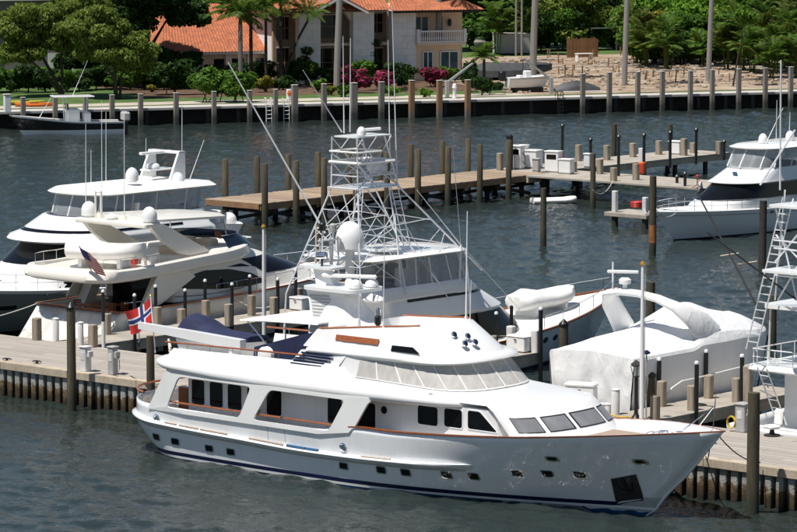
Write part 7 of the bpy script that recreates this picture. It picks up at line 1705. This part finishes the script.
# palms
def PP(px, r_): return FQ(fpx(px, 60, r_)[0], r_, GZ)
palm(0, 0, fpx(240, 24, 20)[1], 'palm with arching fronds in front of the low tiled wing', .26, .2, 22, sc=1.15, P=PP(240.5, 20))
palm(0, 0, fpx(252, 17, 23)[1], 'dark trunked palm close behind the one at the low tiled wing', .2, .16, 18, bark='bark_dark', P=PP(251, 23))
palm(0, 0, fpx(277, 10, 21)[1], 'tall dark trunked palm at the villa corner', .2, .16, 20, bark='bark_dark', sc=1.1, P=PP(281, 21)); palm(0, 0, fpx(310, 20, 22)[1], 'slim palm with fronds hanging over the white block pillar', .13, .11, 14, sc=.85, bark='bark_dark', P=PP(283, 22), lean=(2.3, -.9))
palm(0, 0, fpx(268, 16, 19)[1], 'palm leaning between the leafy shrubs and the villa', .16, .13, 14, sc=.95, bark='bark_dark', P=PP(266, 19))
for px, py, wpx, lab, ln in [(337, 92, 7.6, 'thick royal palm trunk before the villa entrance arch', (.5, 0)), (438, 80, 7.5, 'royal palm trunk in front of the villa balcony', (.2, 0)), (533, 79, 8.0, 'royal palm trunk by the white boat on the lift', (.4, 0)), (624.5, 85, 6.2, 'royal palm trunk on the dirt lot near the wooden fence', (.4, 0)), (708.5, 82, 5.8, 'royal palm trunk in front of the dense hedge', (.5, 0))]:
    palm(px, py, 14.5, lab, wpx / 11.2 / 2, wpx / 11.2 / 2 * .8, 14, lean=ln)
t = palm(484, 90, 4.3, 'small date palm with feathery fronds by the boat lift', .16, .12, 26, 'date', bark='bark_dark', shaft=False, sc=1.15)
# ---- far backdrop planting
rr = random.Random(5)
BK = [(500, 74.0, 5.3, 4.7, 'leaf_green', 'broad leaved tree behind the storage container'), (478, 74.0, 8.0, 7.8, 'leaf_dark', 'dark tree behind the villa roof end'), (528, 76.0, 5.8, 6.5, 'leaf_green', 'mid green tree above the storage container'), (556, 78.0, 5.8, 6.8, 'leaf_dark', 'dark tree between royal palm and fence'), (572, 69.0, 4.8, 4.7, 'leaf_olive', 'olive tinged tree above the wooden fence'), (548, 75.0, 3.4, 3.9, 'leaf_bright', 'light green tree beside the container'), (612, 73.0, 5.8, 7.3, 'leaf_dark', 'dark tree behind the royal palm at the fence'), (640, 49.0, 5.1, 4.8, 'leaf_green', 'tall rounded green tree in the dense planting'), (655, 43.0, 4.1, 3.7, 'leaf_yellow', 'yellow green tree in the dense planting'), (690, 45.0, 5.8, 5.1, 'leaf_bright', 'large bright glossy leaved tree at the lot edge'), (682, 41.0, 4.6, 3.4, 'leaf_green', 'low dense shrub under the glossy leaved tree'), (722, 53.0, 5.3, 6.4, 'leaf_dark', 'dark tree between the palms in the dense planting'), (742, 59.0, 5.3, 6.9, 'leaf_green', 'tall green tree behind the palm thicket'), (775, 49.0, 5.8, 6.2, 'leaf_dark', 'dark tree behind the palm thicket'), (800, 53.0, 5.8, 6.9, 'leaf_green', 'green tree at the end of the palm thicket'), (590, 76.0, 6.9, 8.5, 'leaf_green', 'distant tree over the small white canopy'), (420, 74.0, 8.0, 9.1, 'leaf_dark', 'dark tree rising behind the villa'), (330, 76.0, 8.0, 9.1, 'leaf_dark', 'dark tree behind the entrance roof'), (660, 65.0, 6.9, 8.0, 'leaf_dark', 'distant dark tree behind the glossy one'), (760, 69.0, 8.0, 8.6, 'leaf_dark', 'distant dark tree behind the palm thicket')]
for px, r_, w_, h_, m, lab in BK:
    q_ = fpx(px, 40, r_)[0]; P = FQ(q_, r_, GZ); hh = h_ * 1.0
    cr = clumps(0, 0, hh * .95, w_ * .95, w_ * .6, hh * .62, 8) + clumps(0, -.8, hh * .45, w_ * .8, w_ * .45, hh * .45, 4)
    tree(P, lab, cr, 6500, .27, m, [([(0, 0, 0), (.1, 0, hh * .9)], .25, .1), ([(0, 0, hh * .3), (w_ * .3, 0, hh * .9)], .12, .05)], group='trees behind the far lots')
def thicket(px, r_, h_, label, nf=49, m='palm_leaf', sp=1.0):
    q_ = fpx(px, 60, r_)[0]; t = thing('areca_palm', label, 'palm clump', FQ(q_, r_, GZ), rr.uniform(0, 6), 'palm clumps at the edge of the dirt lot')
    for k in range(7):
        a = rr.uniform(0, 6.28); d = rr.uniform(.1, .9) * sp; hh = h_ * rr.uniform(.35, .8); MB().tube([(d * .5 * math.cos(a), d * .5 * math.sin(a), 0), (d * math.cos(a), d * math.sin(a), hh)], .06, 5, r1=.04).build('stem', 'palm_yellow', t)
        for j in range(nf // 7): frond_obj('areca', m if (j + k) % 5 else 'palm_yellow', t, (d * math.cos(a), d * math.sin(a), hh), rr.uniform(0, 6.28), rr.uniform(-1.0, .25), rr.uniform(.8, 1.15))
    return t
for i, (px, r_, h_) in enumerate([(648, 36, 4.6), (668, 32, 5.2), (705, 36, 4.2), (728, 30, 5.0), (742, 28, 6.6), (752, 24, 4.6), (765, 26, 6.6), (778, 22, 5.2), (790, 24, 6.8), (803, 22, 6), (735, 38, 7.2), (760, 36, 7.8), (785, 34, 7.8), (690, 50, 8.5), (662, 50, 8.4), (718, 50, 8.6), (770, 17, 3.4), (795, 16, 3.8), (637, 42, 6.5), (497, 62, 6.4), (526, 64, 7.0)]):
    thicket(px, r_, h_, 'feathery clump of palms in the thicket at the lot edge' if i < 19 else 'feathery palm clump above the storage container', m='palm_leaf' if i % 3 else 'palm_yellow')
for i, px in enumerate(range(640, 812, 12)):
    r_ = 40 - max(0, px - 720) * .16; h_ = rr.uniform(3.4, 5.0); w_ = rr.uniform(3.2, 4.4); mm = ('leaf_green', 'leaf_dark', 'leaf_bright', 'leaf_dark')[i % 4]
    tree(FQ(fpx(px, 60, r_)[0], r_, GZ), ('leafy mid green shrub in the dense planting along the lot', 'dark shrub in the dense planting along the lot', 'bright green shrub in the dense planting along the lot', 'dark shrub in the dense planting along the lot')[i % 4], clumps(0, 0, h_ * .5, w_ * .6, w_ * .45, h_ * .55, 8), 3600, .2, mm, [([(0, 0, 0), (.1, 0, h_ * .5)], .1, .05)], cat='bush', name='shrub', group='shrubs in the dense planting')
P = at(733, 86, GZ); t = thing('young_tree', 'thin bare leaning sapling on the dirt lot before the palms', 'sapling', P); MB().tube([(0, 0, 0), (.3, 0, 2), (.7, 0, 4), (.9, 0, 6)], .1, 6, r1=.04).build('trunk', 'bark_dark', t); SEED[0] += 1; leaf_obj('crown', leaves(clumps(.9, 0, 6.4, 1.6, 1.2, 1.2, 5), 700, .22, SEED[0]), 'leaf_green', t)
for px in (516, 521.7): palm(0, 0, 14, 'thin distant palm trunk behind the storage container', .12, .1, 10, P=PP(px, 60.5), group='thin palms behind the container')
for i, px in enumerate(range(476, 650, 14)):
    h_ = rr.uniform(3.0, 4.4); tree(FQ(fpx(px, 55, 68)[0], 68 + rr.uniform(-1, 2), GZ), 'dark shrub in the row behind the wooden fence and container', clumps(0, 0, h_ * .5, 2.8, 1.6, h_ * .55, 7), 2600, .24, 'leaf_dark' if i % 3 else 'leaf_green', [([(0, 0, 0), (.1, 0, h_ * .5)], .1, .05)], cat='bush', name='shrub', group='shrubs behind the fence')
for i, px in enumerate(range(-6, 190, 17)):
    h_ = rr.uniform(1.6, 2.6); r_ = 22 + rr.uniform(-1.5, 1.5); tree(FQ(fpx(px, 85, r_)[0], r_, GZ), 'dark low shrub in the shaded border behind the lawn', clumps(0, 0, h_ * .5, 1.9, 1.2, h_ * .55, 6), 1700, .2, 'leaf_dark' if i % 4 else 'leaf_green', [([(0, 0, 0), (.1, 0, h_ * .5)], .08, .04)], cat='bush', name='shrub', group='shrubs behind the lawn')
# ---- lot furniture
def fthing(name, label, cat, px, py, rz=None, z=GZ, group=None): return thing(name, label, cat, at(px, py, z), FA if rz is None else rz, group)
t = fthing('storage_container', 'pale grey box container standing behind the date palm', 'container', 513, 54); MB().box(-1.9, 1.9, -1.2, 1.2, .15, 2.2, b=.03).build('body', 'container', t, smooth=0); MB().box(-1.95, 1.95, -1.25, 1.25, 2.2, 2.28, b=.02).build('lid', 'cap_concrete', t, smooth=0)
for x in (-1.5, 1.5): MB().box(x - .15, x + .15, -1.1, 1.1, 0, .15).build('skid', 'dark_timber_and_shade', t, smooth=0)
t = fthing('brick_pillar', 'square brick gate pillar with pale cap beside the container', 'pillar', 487, 51); MB().box(-.7, .7, -.6, .6, 0, 2.2).build('shaft', 'brick', t, smooth=0); MB().box(-.8, .8, -.7, .7, 2.2, 2.45, b=.04).build('cap', 'cap_concrete', t, smooth=0)
t = fthing('urn', 'round pale urn in front of the brick pillar', 'urn', 480, 53); MB().lathe([(.3, 0), (.35, .1), (.2, .3), (.6, .7), (.7, 1.2), (.5, 1.5), (.55, 1.6)], 14).build('bowl', 'stucco_grey', t); MB().lathe([(.55, 1.6), (.4, 1.75), (.001, 1.8)], 12).build('soil', 'leaf_dark', t)
t = fthing('wooden_fence', 'brown vertical board fence at the back of the dirt lot', 'fence', 567, 57.5); fp_ = None; Lf = (at(602, 58, GZ) - at(567, 57.5, GZ)).length
for k in range(int(Lf / .2)):
    if fp_ is None: fp_ = MB().box(0, .18, 0, .04, 0, 1).build('board', 'fence_wood', t, smooth=0); o = fp_
    else: o = put(fp_, t)
    o.location = (k * .2, rr.uniform(0, .02), 0); o.scale = (1, 1, rr.uniform(1.9, 2.15))
for z in (.5, 1.6): MB().box(0, Lf, .06, .12, z, z + .1).build('rail', 'fence_wood', t, smooth=0)
t = fthing('canopy_roof', 'small flat white canopy on posts above the fence', 'canopy', 600, 50); MB().box(-1.6, 1.8, -1, 1, 2.4, 2.55, b=.04).build('roof', 'stucco_white', t, smooth=0)
for x in (-1.4, 1.6): MB().tube([(x, -.8, 0), (x, -.8, 2.4)], .05, 6).build('post', 'stucco_white', t)
t = fthing('work_table', 'white plank table standing on the dirt lot before the fence', 'table', 584, 61); MB().box(-.9, .9, -.4, .4, .75, .82).build('top', 'stucco_white', t, smooth=0)
for x in (-.8, .8): MB().box(x - .05, x + .05, -.35, .35, 0, .749).build('leg', 'stucco_white', t, smooth=0)
# low terraces of broken stone, stakes and rubble
for i, (p0, p1) in enumerate([((500, 62), (560, 60)), ((545, 68), (640, 66)), ((600, 63), (690, 61)), ((615, 74), (700, 70)), ((690, 66), (760, 68))]):
    a = at(*p0, GZ); b = at(*p1, GZ); L_ = (b - a).length; t = thing('stone_edging', 'low row of pale stones terracing the dirt lot', 'stones', a, math.atan2(b.y - a.y, b.x - a.x), 'stone rows on the dirt lot'); x = 0
    while x < L_:
        w_ = rr.uniform(.5, 1.1); MB().box(x, x + w_ - .05, -.2, .2, -.05, rr.uniform(.10, .26), b=.04).build('stone', 'stone', t, smooth=0); x += w_
stk = None
for k in range(48):
    px = rr.uniform(545, 745); py = rr.uniform(56, 84) - (px - 545) * .01
    P = at(px, py, GZ)
    if stk is None: stk = MB().box(-.06, .06, -.05, .05, 0, 1, b=.01).build('stake', 'fence_wood', None, smooth=0); o = stk
    else: o = stk.copy(); COL.objects.link(o)
    o.location = P; o.scale = (1, 1, rr.uniform(.5, 1.2)); o.rotation_euler = (rr.uniform(-.1, .1), rr.uniform(-.1, .1), 0); tag(o, 'short brown wooden stake driven into the dirt lot', 'stake', 'stakes on the dirt lot')
mb = MB()
for k in range(900):
    px = rr.uniform(470, 797); py = rr.uniform(58, 95 - (px - 470) * .03); P = at(px, py, GZ); s_ = rr.uniform(.05, .22)
    mb.box(-s_, s_, -s_ * .7, s_ * .7, -.05, s_ * rr.uniform(.5, 1.2), M=Matrix.Translation(P) @ Matrix.Rotation(rr.uniform(0, 6), 4, 'Z') @ Matrix.Rotation(rr.uniform(-.4, .4), 4, 'X'))
tag(mb.build('rubble', 'rubble', smooth=0), 'scattered broken stone and rubble over the dirt lot', 'rubble', kind='stuff')
# boat lifts and small craft on the bank
def davit(px, py, ptx, pty, label):
    t = fthing('boat_davit', label, 'davit', px, py); r_ = (t.location - F0).dot(FN); Pt = onplane(ptx, pty, F0 + FN * r_, FN) - t.location; v = Vector((Pt.dot(FE), 0, Pt.z))
    MB().box(-.16, .16, -.16, .16, 0, 1.5, b=.03).build('post', 'grey_plastic', t, smooth=0); n_ = v.normalized(); up = Vector((-n_.z, 0, n_.x)) * .11; a = Vector((0, 0, 1.3))
    MB().loft([[a + up * s1 + Vector((0, y, 0)) for s1, y in ((-1, -.1), (-1, .1), (1, .1), (1, -.1))], [v + up * s1 * .6 + Vector((0, y, 0)) for s1, y in ((-1, -.1), (-1, .1), (1, .1), (1, -.1))]]).build('arm', 'grey_plastic', t, smooth=0); MB().tube([v, v + Vector((0, 0, -1.2))], .03, 4).build('cable', 'iron_black', t)
davit(447, 97.5, 473, 63, 'grey boat davit with slanted arm below the balcony'); davit(551, 94, 523, 58, 'grey boat davit arm leaning toward the royal palm')
t = fthing('bollard_post', 'white dock post beside the boat davit', 'post', 454.5, 98); MB().lathe([(.2, 0), (.16, .2), (.16, .8), (.22, .9), (.16, 1.2), (.02, 1.3)], 10).build('shaft', 'white_paint', t); MB().box(.14, .3, -.06, .06, .5, .8).build('outlet', 'grey_plastic', t, smooth=0)
P = at(527, 92, GZ); t = thing('lifted_boat', 'small white open boat with outboard on the bank lift by the royal palm', 'boat', (P.x, P.y, GZ + .45), FA)
hb = Hull(lambda v: -2.0, lambda v: 1.7 + .6 * v, 1.8, smooth_tab([(-2, .85), (2.3, 1.05)]), keel=0, t0=.45, ns=2.4, nw=1.7, side0=.55); hb.shell(20, 6).build('hull', 'gelcoat', t); hb.deck(1, -.12, .1).build('deck', 'deck_white', t); MB().box(-.3, .3, -.35, .35, .7, 1.5, b=.08).build('console', 'gelcoat', t); MB().box(-.9, -.5, -.4, .4, .7, 1.1, b=.05).build('seat', 'gelcoat', t); MB().box(-2.7, -2.05, -.3, .3, .6, 1.5, b=.12).build('outboard', 'black_plastic', t); hb.band(.78, .86, .02).build('rub_strip', 'grey_plastic', t); MB().box(-1.4, 1.4, -.5, .5, -.45, 0).build('cradle', 'dark_timber_and_shade', t, smooth=0)
P = at(513, 79, GZ); t = thing('tarp_boat', 'boat under dark grey tarp behind the bank lift', 'boat', P, FA + R(6)); rg = [[(x, -hw, .3 + up), (x, -hw * .9, .9 + up), (x, 0, 1.5 + pk), (x, hw * .9, .9 + up), (x, hw, .3 + up)] for x, hw, up, pk in ((-4.2, .8, .1, -.1), (-3, 1.2, 0, .2), (-1, 1.3, 0, .1), (1, 1.2, .05, .05), (2.8, .7, .25, .1), (4.2, .08, .5, -.1))]; MB().loft(rg).build('tarp', 'tarp_grey', t, 40); MB().box(-2, 2, -.5, .5, 0, .3).build('trailer', 'dark_timber_and_shade', t, smooth=0)
P = at(577, 91, GZ); t = thing('tarp_heap', 'dark covered heap lying on the walkway past the lift', 'tarp', P, FA); MB().loft([[(x * 2.2, y * .9 * k, z) for y, z in ((-1, 0), (-.8, .5 * k), (0, .9 * k), (.8, .5 * k), (1, 0))] for x, k in ((-1, .4), (-.6, .9), (0, 1.1), (.5, .8), (1, .35))]).build('cover', 'tarp_grey', t, 40); MB().tube([(-2, -.95, .04), (2, -.95, .04)], .04, 4).build('hem', 'rope_white', t)
def wladder(px, ytop, ybot, label, m='white_paint'):
    P = onplane(px, ytop, F0 + FN * (-1.42), FN); z1 = P.z; t = thing('dock_ladder', label, 'ladder', (P.x, P.y, 0), FA); mb = MB(); ladder(mb, (0, 0, -.4), (0, 0, z1), (1, 0, 0), .5, .04, .32, .03); mb.build('rails', m, t); MB().tube([(-.25, 0, z1), (-.25, .4, z1 + .05), (-.25, .6, 1.5)], .04, 5).build('handle', m, t); MB().tube([(.25, 0, z1), (.25, .4, z1 + .05), (.25, .6, 1.5)], .04, 5).build('handle', m, t)
wladder(269, 98.5, 118, 'white ladder hanging on the far seawall by the leafy shrubs'); wladder(286.5, 99, 123, 'white ladder beside the broad grey piling on the far seawall'); wladder(560.5, 92, 115, 'dark ladder on the far seawall near the white lifted boat', 'iron_black')
P = at(289, 100, GZ); t = thing('dock_locker', 'white upright life ring post next to the broad piling', 'post', P, FA); MB().box(-.2, .2, -.15, .15, 0, .95, b=.03).build('post', 'white_paint', t, smooth=0); MB().lathe([(.16, -.05), (.24, 0), (.16, .05)], 12, M=Matrix.Translation((0, -.22, .6)) @ Matrix.Rotation(R(90), 4, 'X')).build('ring', 'orange_plastic', t)
t = fthing('white_post', 'stout white post at the corner of the far walkway', 'post', 7.3, 112.5); MB().box(-.27, .27, -.25, .25, 0, 1.45, b=.04).build('shaft', 'white_paint', t, smooth=0); MB().box(-.3, .3, -.28, .28, 1.45, 1.55, b=.03).build('cap', 'cap_concrete', t, smooth=0)
for i, (px, py, m, lab) in enumerate([(25, 104.5, 'yellow_rope', 'yellow kayak lying on the far walkway'), (34, 106.5, 'orange_plastic', 'orange kayak lying on the far walkway')]):
    t = fthing('kayak', lab, 'kayak', px, py, FA + R(-10)); rg = [[(x, -.34 * k, .12), (x, -.28 * k, .3), (x, 0, .34), (x, .28 * k, .3), (x, .34 * k, .12), (x, 0, .0)] for x, k in ((-1.6, .05), (-1.2, .6), (-.4, 1), (.4, 1), (1.2, .6), (1.6, .05))]; MB().loft(rg).build('hull', m, t, 60); MB().prism(rrect(.8, .4, .15), .335, .36, 'z').build('cockpit', 'black_plastic', t, smooth=0)
# centre console boat moored at the far seawall
P = at(72, 134, 0); cc = thing('centre_console', 'black hulled open fishing boat with white T top and outboards at the far seawall', 'boat', (P.x, P.y, 0), FA + R(180) + R(-4))
hc_ = Hull(lambda v: -4.0 - .1 * v, smooth_tab([(0, 3.6), (.3, 4.2), (1, 5.1)]), 2.8, smooth_tab([(-4, .95), (0, 1.05), (5.1, 1.6)]), keel=-.4, t0=.45, ns=2.5, nw=1.4, aft=.95, side0=.75)
mat('hull_black', (.008, .009, .011), .15, .1, 1, coat=.5)
hc_.shell(30, 8).build('hull', 'hull_black', cc, 40); hc_.band(-.35, .42, .012).build('bottom_band', 'gelcoat', cc); hc_.deck(1, -.05, .0).build('deck', 'gelcoat', cc); rail_sweep(hc_, hc_.sheer, [(-.2, .02), (-.2, .07), (.03, .07), (.03, -.06)], 0, 1).build('gunwale', 'gelcoat', cc, 60)
MB().box(-.6, .5, -.5, .5, .9, 2.1, b=.12).build('console', 'gelcoat', cc); MB().box(.35, .52, -.45, .45, 2.0, 2.5).build('windscreen', 'black_glass', cc, smooth=0); MB().box(-1.5, -.9, -.5, .5, .9, 1.8, b=.1).build('leaning_post', 'white_canvas', cc)
MB().box(-1.7, 1.6, -1.05, 1.05, 3.05, 3.15, b=.04).build('t_top', 'gelcoat', cc)
for x, y in ((-1.0, -.7), (-1.0, .7), (.5, -.7), (.5, .7)): MB().tube([(x, y, .9), (x * 1.15, y, 3.05)], .035, 6).build('t_top_leg', 'aluminium', cc)
for y in (-.4, .4): e_ = MB().box(-4.75, -4.15, y - .25, y + .25, 1.0, 1.75, b=.12).build('outboard_cowl', 'grey_plastic', cc); MB().box(-4.55, -4.25, y - .1, y + .1, -.4, 1.0, b=.03).build('outboard_leg', 'black_plastic', cc)
for x, z, x1, z1 in ((-.2, 3.1, -1.6, 5.9), (2.6, 1.3, 1.3, 3.2)): MB().tube([(x, -.6, z), (x1, -1.2, z1)], .035, 5, r1=.012).build('outrigger', 'aluminium', cc)
P = at(7, 110, 1.4); Q_ = cc.location
# ================================================================== PERSON on the fuel dock
P = F7.w(14.1, -1.93, H7.sheer(14.1) + .01); pe = thing('person', 'person in white shirt and red cap on the white flybridge yacht side deck', 'person', P, R(200))
mat('skin', (.42, .22, .15), .6, .08, 8); mat('shirt_white', (.72, .71, .70), .85, .05, 5); mat('cap_red', (.40, .05, .04), .8, .1, 5); mat('trousers', (.10, .11, .14), .85, .1, 5)
def skin_body(name, verts, edges, radii, m, parent, root=0):
    me = bpy.data.meshes.new(name); me.from_pydata(verts, edges, []); o = bpy.data.objects.new(name, me); COL.objects.link(o); o.parent = parent; me.materials.append(MATS[m])
    md = o.modifiers.new('skin', 'SKIN'); 
    if not me.skin_vertices: me.skin_vertices.new()
    for i, r in enumerate(radii): me.skin_vertices[0].data[i].radius = (r, r)
    me.skin_vertices[0].data[root].use_root = True
    md.use_smooth_shade = True; sb = o.modifiers.new('sub', 'SUBSURF'); sb.levels = 2; sb.render_levels = 2
    return o
V = [(0, 0, .92), (.02, 0, 1.10), (.10, 0, 1.30), (.16, 0, 1.44), (.20, 0, 1.52), (.24, 0, 1.62), (.25, 0, 1.73),
     (.13, .19, 1.41), (.20, .26, 1.16), (.42, .20, 1.06), (.52, .16, 1.04), (.13, -.19, 1.41), (.22, -.26, 1.16), (.44, -.20, 1.08), (.54, -.16, 1.06),
     (0, .10, .88), (.04, .11, .50), (-.02, .11, .09), (.14, .12, .04), (0, -.10, .88), (.08, -.11, .50), (.04, -.11, .09), (.20, -.12, .04)]
Ed = [(0, 1), (1, 2), (2, 3), (3, 4), (4, 5), (5, 6), (3, 7), (7, 8), (8, 9), (9, 10), (3, 11), (11, 12), (12, 13), (13, 14), (0, 15), (15, 16), (16, 17), (17, 18), (0, 19), (19, 20), (20, 21), (21, 22)]
Ra = [.15, .14, .16, .12, .055, .085, .075, .06, .05, .038, .03, .06, .05, .038, .03, .10, .075, .05, .04, .10, .075, .05, .04]
skin_body('body', V, Ed, Ra, 'skin', pe)
def sub(idx, grow, name, m, ext=None):
    mp = {i: k for k, i in enumerate(idx)}; skin_body(name, [V[i] for i in idx], [(mp[a], mp[b]) for a, b in Ed if a in mp and b in mp], [Ra[i] * grow for i in idx], m, pe)
sub([1, 0, 2, 3, 7, 8, 11, 12], 1.18, 'shirt', 'shirt_white'); sub([0, 15, 16, 17, 19, 20, 21], 1.2, 'trousers', 'trousers')
MB().lathe([(.105, 0), (.11, .03), (.10, .09), (.05, .13), (.001, .135)], 14).build('cap', 'cap_red', pe).location = (.245, 0, 1.70)
MB().prism([(0, -.09), (.12, -.07), (.15, 0), (.12, .07), (0, .09)], 0, .015, 'z').build('cap_brim', 'cap_red', pe).location = (.33, 0, 1.71)
for sg in (-1, 1):
    for k in range(4): MB().tube([(.52, sg * (.14 + .018 * k), 1.05), (.575, sg * (.14 + .018 * k), 1.04), (.60, sg * (.14 + .018 * k), 1.01)], .009, 5).build('finger', 'skin', pe)
    MB().tube([(.51, sg * .13, 1.06), (.55, sg * .11, 1.06)], .011, 5).build('thumb', 'skin', pe)

# ================================================================== LINES AND LOOSE GEAR
mooring(F2.w(1.6, -2.4, 2.2), Q(-1.2, 5.6, DZ + .1), .15, 'pale stern line of the sport yacht down to the quay near the pipe post')
mooring(F2.w(1.6, 2.3, 2.2), Q(-9.6, 5.5, DZ + .1), .15, 'pale stern line from the port corner of the sport yacht to the quay')
mooring(F2.w(9.0, -2.75, 2.2), Q(-2.4, 19.0, DZ + .3), .25, 'spring line from the sport yacht side to a finger post')
mooring(F4.w(17.0, -2.0, 2.0), Q(13.1, 16.3, DZ + .6), .35, 'line from the tower fishing yacht bow to the short finger post')
mooring(F5.w(9.8, -1.2, 2.2), Q(28.2, 14.8, DZ + .5), .3, 'dark line from the wrapped boat bow to the finger', 'dark_rubber')
mooring(F7.w(20.6, 1.0, 1.75), onplane(652.5, 205, Q(-11.5, 0), QU), .4, 'bow line from the white flybridge yacht to the rusty piling')
mooring(F7.w(20.8, -.6, 1.75), at(644, 209, 1.6), .2, 'short bow line from the white flybridge yacht to the dock stub')
mooring(F2.w(5.0, -3.0, 2.6), F2.w(9.5, -3.0, 2.62), .10, 'black rope strung between two poles on the first finger', 'dark_rubber')
mooring(at(592.8, 190, 1.5), at(613, 181, 1.5), .5, 'slack rope from the brown piling up to the fuel dock')
def coil(P, label, m='rope_white', r=.28):
    t = thing('rope_coil', label, 'rope', P, random.uniform(0, 6)); mb = MB()
    for k in range(4): mb.tube([((r - .05 * k) * math.cos(a * .42), (r - .05 * k) * math.sin(a * .42), .02 + .015 * (k % 2)) for a in range(16)], .018, 5)
    mb.build('coil', m, t); MB().tube([(r, 0, .02), (r + .3, .1, .02), (r + .55, -.1, .02)], .018, 5).build('tail', m, t)
coil(Q(-7.2, 3.0, DZ), 'flat rope coil on the open quay behind the sheet pile edge'); coil(Q(11.5, .9, DZ), 'dark hose coil on the quay behind the big yacht stern', 'dark_rubber', .35); coil(Q(-1.6, 12.2, DZ), 'pale rope coil on the first finger'); coil(Q(28.8, 9.6, DZ), 'dark coiled rope on the finger by the wrapped boat', 'dark_rubber', .3); coil(Q(40.5, 3.2, DZ), 'pale rope coil on the quay beyond the thick piling')
for k, (x, z) in enumerate([(1.5, 1.2), (5.5, 1.15), (10.0, 1.15), (14.5, 1.2)]):
    t = thing('hull_fender', 'dark sausage fender hanging between the big yacht and the quay', 'fender', YP(x, 3.28, .45), QA, 'fenders between the big yacht and the quay'); MB().lathe([(.02, 0), (.12, .06), (.13, .2), (.13, .75), (.12, .88), (.02, .95)], 12).build('body', 'navy_canvas', t); MB().tube([(0, 0, .95), (0, -.12, 1.5)], .014, 5).build('lanyard', 'rope_white', t)
